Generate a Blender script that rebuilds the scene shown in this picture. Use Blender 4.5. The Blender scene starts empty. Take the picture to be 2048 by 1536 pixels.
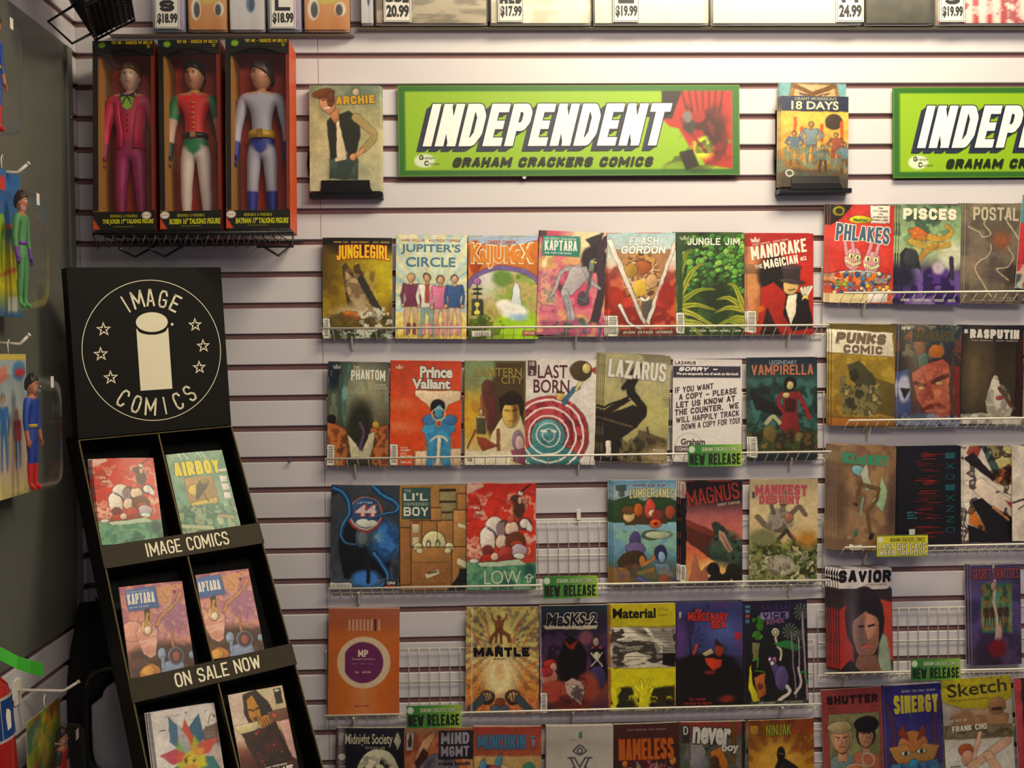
import bpy, math, random
import numpy as np
from mathutils import Vector, Matrix
PI = math.pi
SC = bpy.context.scene
COL = SC.collection
rad = math.radians

# ------------------------------------------------------------------ camera
CF, CYAW, CPIT, CROL = 2127.78, .0385, .025, -.012
CAM = Vector((.3663, -2.6507, 1.5))
_cy, _sy, _cp, _sp, _cr, _sr = math.cos(CYAW), math.sin(CYAW), math.cos(CPIT), math.sin(CPIT), math.cos(CROL), math.sin(CROL)
FWD = Vector((_cp*_sy, _cp*_cy, -_sp))
_U0 = Vector((_sp*_sy, _sp*_cy, _cp)); _R0 = Vector((_cy, -_sy, 0))
RGT = _cr*_R0 + _sr*_U0; UPV = _cr*_U0 - _sr*_R0
cd = bpy.data.cameras.new('camera'); cam = bpy.data.objects.new('camera', cd); COL.objects.link(cam)
cd.sensor_fit = 'HORIZONTAL'; cd.sensor_width = 36; cd.lens = 36*CF/2048; cd.clip_start = .05
M = Matrix((RGT, UPV, -FWD)).transposed().to_4x4(); M.translation = CAM; cam.matrix_world = M
SC.camera = cam

# ------------------------------------------------------------------ world, lights, exposure
w = bpy.data.worlds.new('world'); SC.world = w; w.use_nodes = True
bg = w.node_tree.nodes['Background']; bg.inputs[0].default_value = (.84, .80, 1, 1); bg.inputs[1].default_value = .20
def area(name, loc, target, sx, sy, power, col):
    l = bpy.data.lights.new(name, 'AREA'); l.shape = 'RECTANGLE'; l.size = sx; l.size_y = sy; l.energy = power; l.color = col
    o = bpy.data.objects.new(name, l); COL.objects.link(o); o.location = loc
    o.rotation_euler = (Vector(target)-Vector(loc)).to_track_quat('-Z', 'Y').to_euler(); return o
area('ceiling_lamp_light', (1.15, -.85, 2.93), (1.0, -.1, 1.6), 1.1, .3, 35, (1, .88, .60))
area('room_lamp_light', (1.2, -2.6, 2.95), (.9, -.4, .6), 1.6, .8, 45, (1, .86, .66))
SC.view_settings.view_transform = 'Standard'; SC.view_settings.look = 'None'
SC.view_settings.exposure = 0; SC.view_settings.gamma = 1; SC.view_settings.use_curve_mapping = False

# ------------------------------------------------------------------ helpers
def ray(px, py):
    return (FWD + RGT*((px-1024)/CF) - UPV*((py-768)/CF)).normalized()
def onplane(px, py, p, n):
    d = ray(px, py); n = Vector(n); t = (Vector(p)-CAM).dot(n)/d.dot(n); return CAM + d*t
def onY(px, py, y): return onplane(px, py, (0, y, 0), (0, 1, 0))
def onX(px, py, x): return onplane(px, py, (x, 0, 0), (1, 0, 0))
def lin(h):
    if not isinstance(h, str): return tuple(h)
    if len(h) == 3: h = ''.join(c*2 for c in h)
    v = [int(h[i:i+2], 16)/255 for i in (0, 2, 4)]
    return tuple(c/12.92 if c <= .04045 else ((c+.055)/1.055)**2.4 for c in v)

MATS = {}
def mat(name, col='ccc', rough=.5, metal=0, noise=0, nscale=40, bump=0, spec=.5, coat=0, attr=False, sheen=0):
    if name in MATS: return MATS[name]
    m = bpy.data.materials.new(name); m.use_nodes = True; nt = m.node_tree; b = nt.nodes['Principled BSDF']
    c = lin(col); b.inputs['Base Color'].default_value = (*c, 1)
    b.inputs['Roughness'].default_value = rough; b.inputs['Metallic'].default_value = metal
    b.inputs['Specular IOR Level'].default_value = spec; b.inputs['Coat Weight'].default_value = coat
    b.inputs['Coat Roughness'].default_value = .15
    tc = nt.nodes.new('ShaderNodeTexCoord')
    src = None
    if attr:
        a = nt.nodes.new('ShaderNodeAttribute'); a.attribute_name = 'Col'; src = a.outputs['Color']
        nt.links.new(src, b.inputs['Base Color'])
    if noise:
        n = nt.nodes.new('ShaderNodeTexNoise'); n.inputs['Scale'].default_value = nscale; n.inputs['Detail'].default_value = 6
        nt.links.new(tc.outputs['Object'], n.inputs['Vector'])
        r = nt.nodes.new('ShaderNodeMapRange'); r.inputs['From Min'].default_value = .25; r.inputs['From Max'].default_value = .75
        r.inputs['To Min'].default_value = 1-noise; r.inputs['To Max'].default_value = 1+noise
        nt.links.new(n.outputs['Fac'], r.inputs['Value'])
        h = nt.nodes.new('ShaderNodeVectorMath'); h.operation = 'SCALE'
        if src is None: h.inputs[0].default_value = c
        else: nt.links.new(src, h.inputs[0])
        nt.links.new(r.outputs[0], h.inputs['Scale']); nt.links.new(h.outputs[0], b.inputs['Base Color'])
        if bump:
            bp = nt.nodes.new('ShaderNodeBump'); bp.inputs['Strength'].default_value = bump; bp.inputs['Distance'].default_value = .002
            nt.links.new(n.outputs['Fac'], bp.inputs['Height']); nt.links.new(bp.outputs[0], b.inputs['Normal'])
    MATS[name] = m; return m
def clearmat(name, tint='fff', amount=.12, rough=.08):
    if name in MATS: return MATS[name]
    m = bpy.data.materials.new(name); m.use_nodes = True; nt = m.node_tree; nt.nodes.clear()
    o = nt.nodes.new('ShaderNodeOutputMaterial'); t = nt.nodes.new('ShaderNodeBsdfTransparent'); g = nt.nodes.new('ShaderNodeBsdfGlossy')
    d = nt.nodes.new('ShaderNodeBsdfDiffuse'); d.inputs[0].default_value = (*lin(tint), 1); t.inputs[0].default_value = (.985, .985, .985, 1)
    g.inputs['Roughness'].default_value = rough
    f = nt.nodes.new('ShaderNodeFresnel'); f.inputs[0].default_value = 1.45
    m1 = nt.nodes.new('ShaderNodeMixShader'); m2 = nt.nodes.new('ShaderNodeMixShader'); m1.inputs[0].default_value = amount
    nt.links.new(t.outputs[0], m1.inputs[1]); nt.links.new(d.outputs[0], m1.inputs[2])
    mm = nt.nodes.new('ShaderNodeMath'); mm.operation = 'MULTIPLY'; mm.inputs[1].default_value = .3; nt.links.new(f.outputs[0], mm.inputs[0]); nt.links.new(mm.outputs[0], m2.inputs[0]); nt.links.new(m1.outputs[0], m2.inputs[1]); nt.links.new(g.outputs[0], m2.inputs[2])
    nt.links.new(m2.outputs[0], o.inputs[0]); MATS[name] = m; return m

PRINT = mat('printed_gloss_paper', rough=.45, attr=True, noise=.05, nscale=260, coat=.08, spec=.38)
PRINTM = mat('printed_matt_card', rough=.6, attr=True, noise=.04, nscale=120)
PAPER = mat('page_edge_paper', 'cfc8bd', .7, noise=.05, nscale=300)
DARKPAPER = mat('dark_page_edge', '4a4448', .6, noise=.1, nscale=300)
SLAT = mat('white_melamine', 'cfcad2', .42, noise=.02, nscale=3)
GROOVE = mat('brown_groove_board', '84605f', .6, noise=.08, nscale=30)
WIREW = mat('white_coated_wire', 'e2dccf', .35, noise=.03)
WIREB = mat('black_coated_wire', '14141a', .4, noise=.05)
BLACKCARD = mat('black_card', '0b0907', .7, noise=.15, nscale=90, bump=.05, spec=.25)
CREASE = mat('worn_card_crease', '5d5028', .8, noise=.5, nscale=300)
CREAM = mat('cream_ink', 'e8dfc4', .6, noise=.02)
BLACKPL = mat('black_plastic', '0c0c10', .25, noise=.05)
CLEAR = clearmat('clear_plastic', 'dde', .008, .06)
BAG = clearmat('clear_bag', 'eee', .10, .16)

class MB:
    def __init__(s): s.v = []; s.f = []; s.c = []; s.col = None
    def add(s, vs, fs, col=None):
        b = len(s.v); s.v += [tuple(v) for v in vs]; s.f += [tuple(i+b for i in f) for f in fs]
        if s.col is not None or col is not None: s.c += [tuple(lin(col if col is not None else s.col))]*len(vs)
        return s
    def box(s, a, b, col=None):
        x0, y0, z0 = a; x1, y1, z1 = b
        return s.add([(x0,y0,z0),(x1,y0,z0),(x1,y1,z0),(x0,y1,z0),(x0,y0,z1),(x1,y0,z1),(x1,y1,z1),(x0,y1,z1)],
              [(0,3,2,1),(4,5,6,7),(0,1,5,4),(1,2,6,5),(2,3,7,6),(3,0,4,7)], col)
    def cbox(s, a, b, r=.001, axis=1, col=None):
        # box with chamfered long edges along x
        x0, y0, z0 = a; x1, y1, z1 = b
        pr = [(y0+r,z0),(y1-r,z0),(y1,z0+r),(y1,z1-r),(y1-r,z1),(y0+r,z1),(y0,z1-r),(y0,z0+r)]
        n = 8; vs = [(x0,)+p for p in pr]+[(x1,)+p for p in pr]
        return s.add(vs, [tuple(range(n))[::-1], tuple(range(n,2*n))]+[(i,(i+1)%n,(i+1)%n+n,i+n) for i in range(n)], col)
    def prism(s, pts, z0, z1, col=None, f=None):
        # polygon pts (x,y) extruded z0..z1, mapped by f
        f = f or (lambda x, y, z: (x, y, z)); n = len(pts)
        return s.add([f(x,y,z0) for x,y in pts]+[f(x,y,z1) for x,y in pts],
              [tuple(range(n))[::-1], tuple(range(n,2*n))]+[(i,(i+1)%n,(i+1)%n+n,i+n) for i in range(n)], col)
    def tube(s, pts, r, n=6, col=None, caps=True):
        pts = [Vector(p) for p in pts]; rs = r if isinstance(r, (list, tuple)) else [r]*len(pts)
        vs = []; fs = []; prev = None
        for i, p in enumerate(pts):
            t = (pts[min(i+1, len(pts)-1)]-pts[max(i-1, 0)]).normalized()
            if prev is None:
                a = Vector((0,0,1)) if abs(t.z) < .9 else Vector((1,0,0)); u = t.cross(a).normalized()
            else: u = (prev-t*prev.dot(t)).normalized()
            prev = u; v = t.cross(u)
            for k in range(n):
                g = 2*PI*k/n; vs.append(p+(u*math.cos(g)+v*math.sin(g))*rs[i])
        for i in range(len(pts)-1):
            for k in range(n): fs.append((i*n+k, i*n+(k+1)%n, (i+1)*n+(k+1)%n, (i+1)*n+k))
        if caps: fs += [tuple(range(n))[::-1], tuple(range(len(vs)-n, len(vs)))]
        return s.add(vs, fs, col)
    def ell(s, c, r, nu=16, nv=10, col=None, f=None):
        vs = []; fs = []
        for j in range(nv+1):
            th = PI*j/nv
            for i in range(nu):
                ph = 2*PI*i/nu; q = (c[0]+r[0]*math.sin(th)*math.cos(ph), c[1]+r[1]*math.sin(th)*math.sin(ph), c[2]+r[2]*math.cos(th))
                vs.append(f(q) if f else q)
        for j in range(nv):
            for i in range(nu): fs.append((j*nu+i, (j+1)*nu+i, (j+1)*nu+(i+1)%nu, j*nu+(i+1)%nu))
        return s.add(vs, fs, col)
    def loft(s, rings, col=None, caps=True):
        n = len(rings[0]); vs = [p for r in rings for p in r]; fs = []
        for i in range(len(rings)-1):
            for k in range(n): fs.append((i*n+k, i*n+(k+1)%n, (i+1)*n+(k+1)%n, (i+1)*n+k))
        if caps: fs += [tuple(range(n))[::-1], tuple(range(len(vs)-n, len(vs)))]
        return s.add(vs, fs, col)
    def mesh(s, name, m, smooth=False):
        me = bpy.data.meshes.new(name); me.from_pydata(s.v, [], s.f)
        if s.c and len(s.c) == len(s.v): colattr(me, np.array(s.c, dtype=np.float32))
        if m: me.materials.append(m)
        if smooth: me.shade_smooth()
        me.update(); return me
    def build(s, name, m, parent=None, smooth=False):
        return link(name, s.mesh(name, m, smooth), parent)
def colattr(me, c):
    a = me.color_attributes.new('Col', 'FLOAT_COLOR', 'POINT')
    a.data.foreach_set('color', np.concatenate([c, np.ones((len(c), 1), np.float32)], 1).astype(np.float32).ravel())
def link(name, me, parent=None):
    o = bpy.data.objects.new(name, me); COL.objects.link(o)
    if parent is not None: o.parent = parent
    return o
def tag(o, label=None, cat=None, group=None, kind=None):
    if label: o['label'] = label
    if cat: o['category'] = cat
    if group: o['group'] = group
    if kind: o['kind'] = kind
    return o
def empty(name, loc=(0,0,0), rz=0):
    o = bpy.data.objects.new(name, None); COL.objects.link(o); o.location = loc; o.rotation_euler.z = rz; o.empty_display_size = .02; return o
def copytree(o, parent=None):
    c = o.copy(); COL.objects.link(c); c.parent = parent
    for ch in o.children: copytree(ch, c)
    return c
def frame(tl, tr, br, bl):
    """rigid frame from four 3D corners: matrix (x right, y up, z out to the viewer), width, height"""
    X = ((tr-tl)+(br-bl)); w_ = X.length/2; X.normalize()
    Y = ((tl-bl)+(tr-br)); Y -= X*Y.dot(X); h_ = Y.length/2; Y.normalize()
    Z = X.cross(Y); c = (tl+tr+br+bl)/4; o = c-X*w_/2-Y*h_/2
    m = Matrix((X, Y, Z)).transposed().to_4x4(); m.translation = o; return m, w_, h_

# ------------------------------------------------------------------ text as geometry
_TX = {}
def textgeo(s, bold=.02, spacing=1.0):
    k = (s, bold, spacing)
    if k not in _TX:
        c = bpy.data.curves.new('t', 'FONT'); c.body = s; c.resolution_u = 3; c.offset = bold; c.space_character = spacing
        o = bpy.data.objects.new('t', c); me = bpy.data.meshes.new_from_object(o)
        v = np.empty(len(me.vertices)*3); me.vertices.foreach_get('co', v); v = v.reshape(-1, 3)[:, :2].copy()
        f = [tuple(p.vertices) for p in me.polygons]
        bpy.data.objects.remove(o); bpy.data.curves.remove(c); bpy.data.meshes.remove(me)
        base = v[:, 1].min() if len(v) else 0
        x0 = v[:, 0].min(); x1 = v[:, 0].max(); y1 = v[:, 1].max()
        v[:, 0] = (v[:, 0]-x0)/(x1-x0+1e-9); v[:, 1] = (v[:, 1]-base)/(y1-base+1e-9)
        _TX[k] = (v, f)
    return _TX[k]
# ------------------------------------------------------------------ block lettering built from strokes
_O = [(.0,.22),(.0,.78),(.22,1),(.78,1),(1,.78),(1,.22),(.78,0),(.22,0),(0,.22)]
GL = {'A': [[(0,0),(.42,1)],[(.58,1),(1,0)],[(.42,1),(.58,1)],[(.2,.3),(.8,.3)]], 'B': [[(0,0),(0,1)],[(0,1),(.75,1),(.95,.85),(.95,.65),(.75,.53),(0,.53)],[(.75,.53),(1,.38),(1,.18),(.78,0),(0,0)]],
 'C': [[(1,.78),(.78,1),(.22,1),(0,.78),(0,.22),(.22,0),(.78,0),(1,.22)]], 'D': [[(0,0),(0,1)],[(0,1),(.65,1),(1,.75),(1,.25),(.65,0),(0,0)]], 'E': [[(0,0),(0,1)],[(0,1),(1,1)],[(0,.5),(.8,.5)],[(0,0),(1,0)]], 'F': [[(0,0),(0,1)],[(0,1),(1,1)],[(0,.5),(.8,.5)]],
 'G': [[(1,.75),(.78,1),(.22,1),(0,.78),(0,.22),(.22,0),(.78,0),(1,.15),(1,.45)],[(1,.45),(.6,.45)]], 'H': [[(0,0),(0,1)],[(1,0),(1,1)],[(0,.5),(1,.5)]], 'I': [[(.5,0),(.5,1)]], 'J': [[(1,1),(1,.2),(.78,0),(.22,0),(0,.25)]], 'K': [[(0,0),(0,1)],[(0,.42),(1,1)],[(.3,.58),(1,0)]], 'L': [[(0,0),(0,1)],[(0,0),(1,0)]],
 'M': [[(0,0),(0,1)],[(0,1),(.5,.25)],[(.5,.25),(1,1)],[(1,1),(1,0)]], 'N': [[(0,0),(0,1)],[(0,1),(1,0)],[(1,0),(1,1)]], 'O': [_O], 'P': [[(0,0),(0,1)],[(0,1),(.75,1),(1,.85),(1,.6),(.75,.44),(0,.44)]], 'Q': [_O,[(.6,.3),(1,0)]], 'R': [[(0,0),(0,1)],[(0,1),(.75,1),(1,.85),(1,.62),(.75,.48),(0,.48)],[(.6,.48),(1,0)]],
 'S': [[(1,.78),(.78,1),(.22,1),(0,.82),(0,.66),(.2,.55),(.8,.45),(1,.32),(1,.18),(.78,0),(.22,0),(0,.2)]], 'T': [[(.5,0),(.5,1)],[(0,1),(1,1)]], 'U': [[(0,1),(0,.22),(.22,0),(.78,0),(1,.22),(1,1)]], 'V': [[(0,1),(.5,0)],[(.5,0),(1,1)]], 'W': [[(0,1),(.25,0)],[(.25,0),(.5,.8)],[(.5,.8),(.75,0)],[(.75,0),(1,1)]], 'X': [[(0,0),(1,1)],[(0,1),(1,0)]], 'Y': [[(0,1),(.5,.48)],[(1,1),(.5,.48)],[(.5,.48),(.5,0)]], 'Z': [[(0,1),(1,1)],[(1,1),(0,0)],[(0,0),(1,0)]],
 '0': [_O], '1': [[(.2,.8),(.6,1)],[(.6,1),(.6,0)]], '2': [[(0,.75),(.22,1),(.78,1),(1,.8),(1,.62),(0,0)],[(0,0),(1,0)]], '3': [[(0,.8),(.22,1),(.78,1),(1,.82),(.8,.53),(1,.28),(.78,0),(.22,0),(0,.2)]], '4': [[(.75,0),(.75,1)],[(.75,1),(0,.3)],[(0,.3),(1,.3)]], '5': [[(1,1),(0,1)],[(0,1),(0,.56)],[(0,.56),(.75,.6),(1,.4),(1,.18),(.78,0),(0,.05)]], '6': [[(1,.82),(.78,1),(.22,1),(0,.78),(0,.22),(.22,0),(.78,0),(1,.2),(1,.4),(.78,.56),(0,.5)]], '7': [[(0,1),(1,1)],[(1,1),(.35,0)]], '8': [_O,[(0,.52),(1,.52)]], '9': [[(0,.18),(.22,0),(.78,0),(1,.22),(1,.78),(.78,1),(.22,1),(0,.8),(0,.6),(.22,.44),(1,.5)]],
 '-': [[(.1,.45),(.9,.45)]], '.': [[(.5,0),(.5,.04)]], '$': [[(1,.78),(.78,.9),(.22,.9),(0,.76),(0,.62),(1,.38),(1,.24),(.78,.1),(.22,.1),(0,.24)],[(.5,-.05),(.5,1.05)]], '!': [[(.5,.35),(.5,1)],[(.5,0),(.5,.05)]], "'": [[(.5,.8),(.5,1)]], '"': [[(.25,.8),(.25,1)],[(.75,.8),(.75,1)]], '&': [[(1,0),(.2,.8),(.4,1),(.7,.85),(0,.25),(.3,0),(.7,.05),(1,.4)]], '#': [[(.3,0),(.4,1)],[(.65,0),(.75,1)],[(0,.33),(1,.33)],[(0,.67),(1,.67)]], '%': [], ' ': []}
GW = {'I': .42, 'M': 1.3, 'W': 1.4, '.': .32, '!': .32, "'": .3, ' ': .55, 'J': .85, '1': .7, 'L': .88, 'E': .9, 'F': .88, '"': .5}
_SG = {}; _SZ = {}
def strokegeo(s, asp, tf, extra=0):
    """s laid out in a box 1 x 1 whose real aspect (w/h) is asp; tf: stroke thickness / letter advance"""
    k = (s, round(asp, 3), tf, extra)
    if k in _SG: return _SG[k]
    gap = .16; tot = sum(GW.get(c, 1)+gap for c in s)-gap; u = asp/tot; t = min(tf*u, .3)
    V = []; F = []; Zs = []; x = 0
    for c in s:
        w_ = GW.get(c, 1)*u; th = t+extra
        if c not in GL: x += w_+gap*u; continue
        ix = t/2; 
        m = lambda p: (x+ix+p[0]*max(w_-2*ix, 0) if w_ > t*1.1 else x+w_/2, ix+p[1]*(1-2*ix))
        for pl in GL[c]:
            P = [m(p) for p in pl]; closed = pl[0] == pl[-1]
            for i in range(len(P)-1):
                (x0, y0), (x1, y1) = P[i], P[i+1]; L = math.hypot(x1-x0, y1-y0)+1e-9; dx, dy = (x1-x0)/L, (y1-y0)/L
                ea = th/2 if (i == 0 and not closed) else 0; eb = th/2 if (i == len(P)-2 and not closed) else 0
                dg = abs(dx*dy) > .12
                if dg: ea *= .55; eb *= .55
                x0 -= dx*ea; y0 -= dy*ea; x1 += dx*eb; y1 += dy*eb; nx, ny = -dy*th/2, dx*th/2; b = len(V)
                lo, hi = -extra/2, 1+extra/2; cl = (lambda y: min(max(y, lo), hi)) if dg else (lambda y: y)
                V += [(x0+nx, cl(y0+ny)), (x0-nx, cl(y0-ny)), (x1-nx, cl(y1-ny)), (x1+nx, cl(y1+ny))]; F.append((b, b+1, b+2, b+3))
                if i > 0 or closed:
                    b = len(V); cx, cy = P[i]; V += [(cx+th/2*math.cos(PI*q/4), cy+th/2*math.sin(PI*q/4)) for q in range(8)]; F.append(tuple(range(b, b+8)))
        x += w_+gap*u
    V = np.array(V).reshape(-1, 2); 
    if len(V): V[:, 0] /= asp
    zs = np.zeros(len(V))
    for i, f in enumerate(F): zs[list(f)] = (i % 6)*3e-5
    _SZ[k] = zs
    _SG[k] = (V, F); return _SG[k]
def put_text(mb, s, x, y, w_, h_, col, z=.0005, rot=0, shear=0, bold=.03, outline=None, ow=.05, arc=0, mapf=None, spacing=1.0, taper=0, stroke=None):
    """text with lower-left at (x,y), fitted to w_ x h_, in a plane; mapf(x,y,z)->xyz"""
    mapf = mapf or (lambda a, b, c: (a, b, c))
    if stroke is None: stroke = bold >= .03 and all(c in GL for c in s) and not any(c in '0123456789' for c in s)
    ca, sa = math.cos(rad(rot)), math.sin(rad(rot))
    tf = {3: .24, 4: .30, 5: .34, 6: .38, 7: .42, 8: .46, 9: .5}.get(int(round(bold*100)), .2 if bold < .03 else .44)
    for (bd, cc, dz) in ([(bold+ow, outline, z-.00022)] if outline else [])+[(bold, col, z)]:
        if stroke:
            v, f = strokegeo(s, max(w_/h_, .05), tf, (bd-bold)*1.6); X = v[:, 0]*w_; Y = v[:, 1]*h_; zz = _SZ[(s, round(max(w_/h_, .05), 3), tf, (bd-bold)*1.6)]
            if not len(v): continue
        else:
            v, f = textgeo(s, min(bd, .045) if bd == bold else min(bd, .045)+ow, spacing)
            gx = (bd-bold)/max(1, len(s))*.9; gy = (bd-bold)*1.0
            X = (v[:, 0]*(1+2*gx)-gx)*w_; Y = (v[:, 1]*(1+2*gy)-gy)*h_; zz = np.zeros(len(v))
        if taper: Y = h_*.5+(Y-h_*.5)*(1+taper*np.abs(X/w_-.5)*2)
        X = X+Y*shear; Y = Y+arc*h_*(1-(2*X/w_-1)**2)
        px = x+X*ca-Y*sa; py = y+X*sa+Y*ca
        mb.add([mapf(a, b, dz+q_) for a, b, q_ in zip(px, py, zz)], f, cc)
# ------------------------------------------------------------------ room shell
PITCH = .0762; G0 = 2.2446; GAPH = .0070
def gz(i): return G0 - i*PITCH + (.0025 if i < 7 else 0)
XL, XR, YF = -.585, 2.6, -4.0
tag(MB().box((XL-.1, YF, -.05), (XR, .1, 0)).build('floor', mat('grey_carpet', '5a5552', .9, noise=.25, nscale=120, bump=.3)), kind='structure')
tag(MB().box((XL-.1, YF, 3.05), (XR, .1, 3.1)).build('ceiling', mat('ceiling_tile', 'c9c6c0', .8, noise=.05, nscale=60)), kind='structure')
wb = tag(MB().box((XL-.1, .0095, 0), (XR, .05, 3.05)).build('wall_back', GROOVE), kind='structure')
wl = tag(MB().box((XL-.06, YF, 0), (XL-.0095, .0095, 3.05)).build('wall_left', GROOVE), kind='structure')
def slatmesh(n, a, b, z0, z1, axis):
    r = .0012; mb = MB()
    if axis == 'x': mb.cbox((a, 0, z0), (b, .0095, z1), r)
    else:
        mb.cbox((a, 0, z0), (b, .0095, z1), r); mb.v = [(XL-y, x, z) for x, y, z in mb.v]; mb.f = [f[::-1] for f in mb.f]
    return mb
for i in range(-10, 29):
    z1 = gz(i)-GAPH; z0 = gz(i+1)+GAPH
    if i == -10: z1 = 3.045
    if z0 < .02: z0 = .01
    if z1 <= z0+.01: continue
    slatmesh('slat', XL+.0005, .0, z0, z1, 'x').build('slat', SLAT, wb)
    slatmesh('slat', .0012, XR, z0, z1, 'x').build('slat', SLAT, wb)
    if i < 0 or i > 17: slatmesh('slat', -2.4, -.0002, z0, z1, 'y').build('slat', SLAT, wl)
    else: slatmesh('slat', -.055, -.0002, z0, z1, 'y').build('slat', SLAT, wl)
# grey metal panel let into the side wall
zt = onX(147, 130, XL).z; zb = gz(18)+GAPH; zt = gz(0)+.004
pn = tag(empty('metal_panel', (XL, -.06, zb)), 'large flat grey metal panel set into the side wall behind the hanging toys', 'panel')
GREY = mat('grey_painted_metal', '5f6059', .32, noise=.05, nscale=8, metal=0)
MB().box((-.008, -1.7, .002), (.006, 0, zt-zb-.002)).build('door_sheet', GREY, pn)
MB().box((.0065, -.03, .004), (.012, -.0, zt-zb-.004)).build('edge_strip', mat('grey_edge', '70716a', .35, noise=.04), pn)
for zz in (.30, .78, 1.2):
    MB().ell((.013, -.016, zz), (.003, .005, .005), 8, 6).build('rivet', mat('steel', 'aaa', .3, metal=1), pn, True)
# screws in the wall grooves
for px, py, l in ((583, 918, 'small silver screw in the wall groove beside the black display'), (1048, 356, 'small silver screw in the groove under the green sign')):
    p = onY(px, py, .004); mb = MB(); mb.tube([(0, 0, 0), (0, -.012, 0)], .0025, 8); mb.tube([(0, -.012, 0), (0, -.015, 0)], .005, 10)
    s_ = mb.build('screw', mat('steel', 'aaa', .3, metal=1)); s_.location = p; tag(s_, l, 'screw', 'screws in the wall grooves')

# ------------------------------------------------------------------ wire racks on the back wall
RACKS = [  # left end px, right end px, label
 ((643, 657), (1658, 650), 'long white wire rack on the wall, topmost of the left column'),
 ((650, 918), (1662, 903), 'long white wire rack second from the top in the left column'),
 ((657, 1178), (1660, 1160), 'long white wire rack third from the top in the left column'),
 ((648, 1432), (1642, 1408), 'long white wire rack fourth from the top in the left column'),
 ((655, 1687), (1636, 1655), 'long white wire rack at the bottom edge of the left column'),
 ((1688, 586), (0, 0), 'white wire rack of the right column, topmost'),
 ((1698, 841), (0, 0), 'white wire rack of the right column, second from the top'),
 ((1690, 1095), (0, 0), 'white wire rack of the right column, third from the top'),
 ((1650, 1347), (0, 0), 'white wire rack of the right column, fourth from the top'),
 ((1640, 1590), (0, 0), 'white wire rack of the right column at the bottom edge'),
]
RAILY = -.062
_w = MB().tube([(0, 0, 0), (0, .043, -.0295), (0, .054, -.0225)], .0011, 5).mesh('cross_wire', WIREW, True)
_g = MB().tube([(0, 0, 0), (0, 0, .150), (0, -.006, .168)], .0011, 5).mesh('grid_wire', WIREW, True)
RACKZ = []
for ri, (a, b, lab) in enumerate(RACKS):
    A = onY(*a, RAILY)
    if b[0]: B = onY(*b, RAILY); L = B.x-A.x; zl, zr = A.z, B.z
    else: L = 1.215; zl = zr = A.z
    zz = (zl+zr)/2; RACKZ.append((A.x, zz, L))
    r = empty('wire_rack', (A.x, RAILY, zl)); r.rotation_euler.y = -math.atan2(zr-zl, L)
    tag(r, lab, 'wire rack', 'white wire comic racks')
    MB().tube([(0, 0, 0), (L, 0, 0)], .0026, 8).build('front_rail', WIREW, r, True)
    MB().tube([(0, .0535, -.022), (L, .0535, -.022)], .002, 6).build('bottom_rail', WIREW, r, True)
    MB().tube([(0, .0555, .062), (L, .0555, .062)], .0014, 6).build('grid_rail', WIREW, r, True)
    MB().tube([(0, .0525, .146), (L, .0525, .146)], .0014, 6).build('grid_rail', WIREW, r, True)
    n = int(L/.0254)
    for k in range(n+1):
        o = link('cross_wire', _w, r); o.location = (k*L/n, 0, 0)
        o = link('grid_wire', _g, r); o.location = (k*L/n, .0545, -.02)
    for fx in (.055, .5, .93):
        mb = MB(); x = fx*L
        mb.prism([(.052, -.052), (.0575, -.052), (.0575, -.018), (.030, -.018)], x-.002, x+.002, f=lambda u, v, t: (t, u, v))
        mb.build('bracket', WIREW, r); MB().cbox((x-.005, .054, .150), (x+.005, .058, .176), .0008).build('top_clip', WIREW, r)
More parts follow.
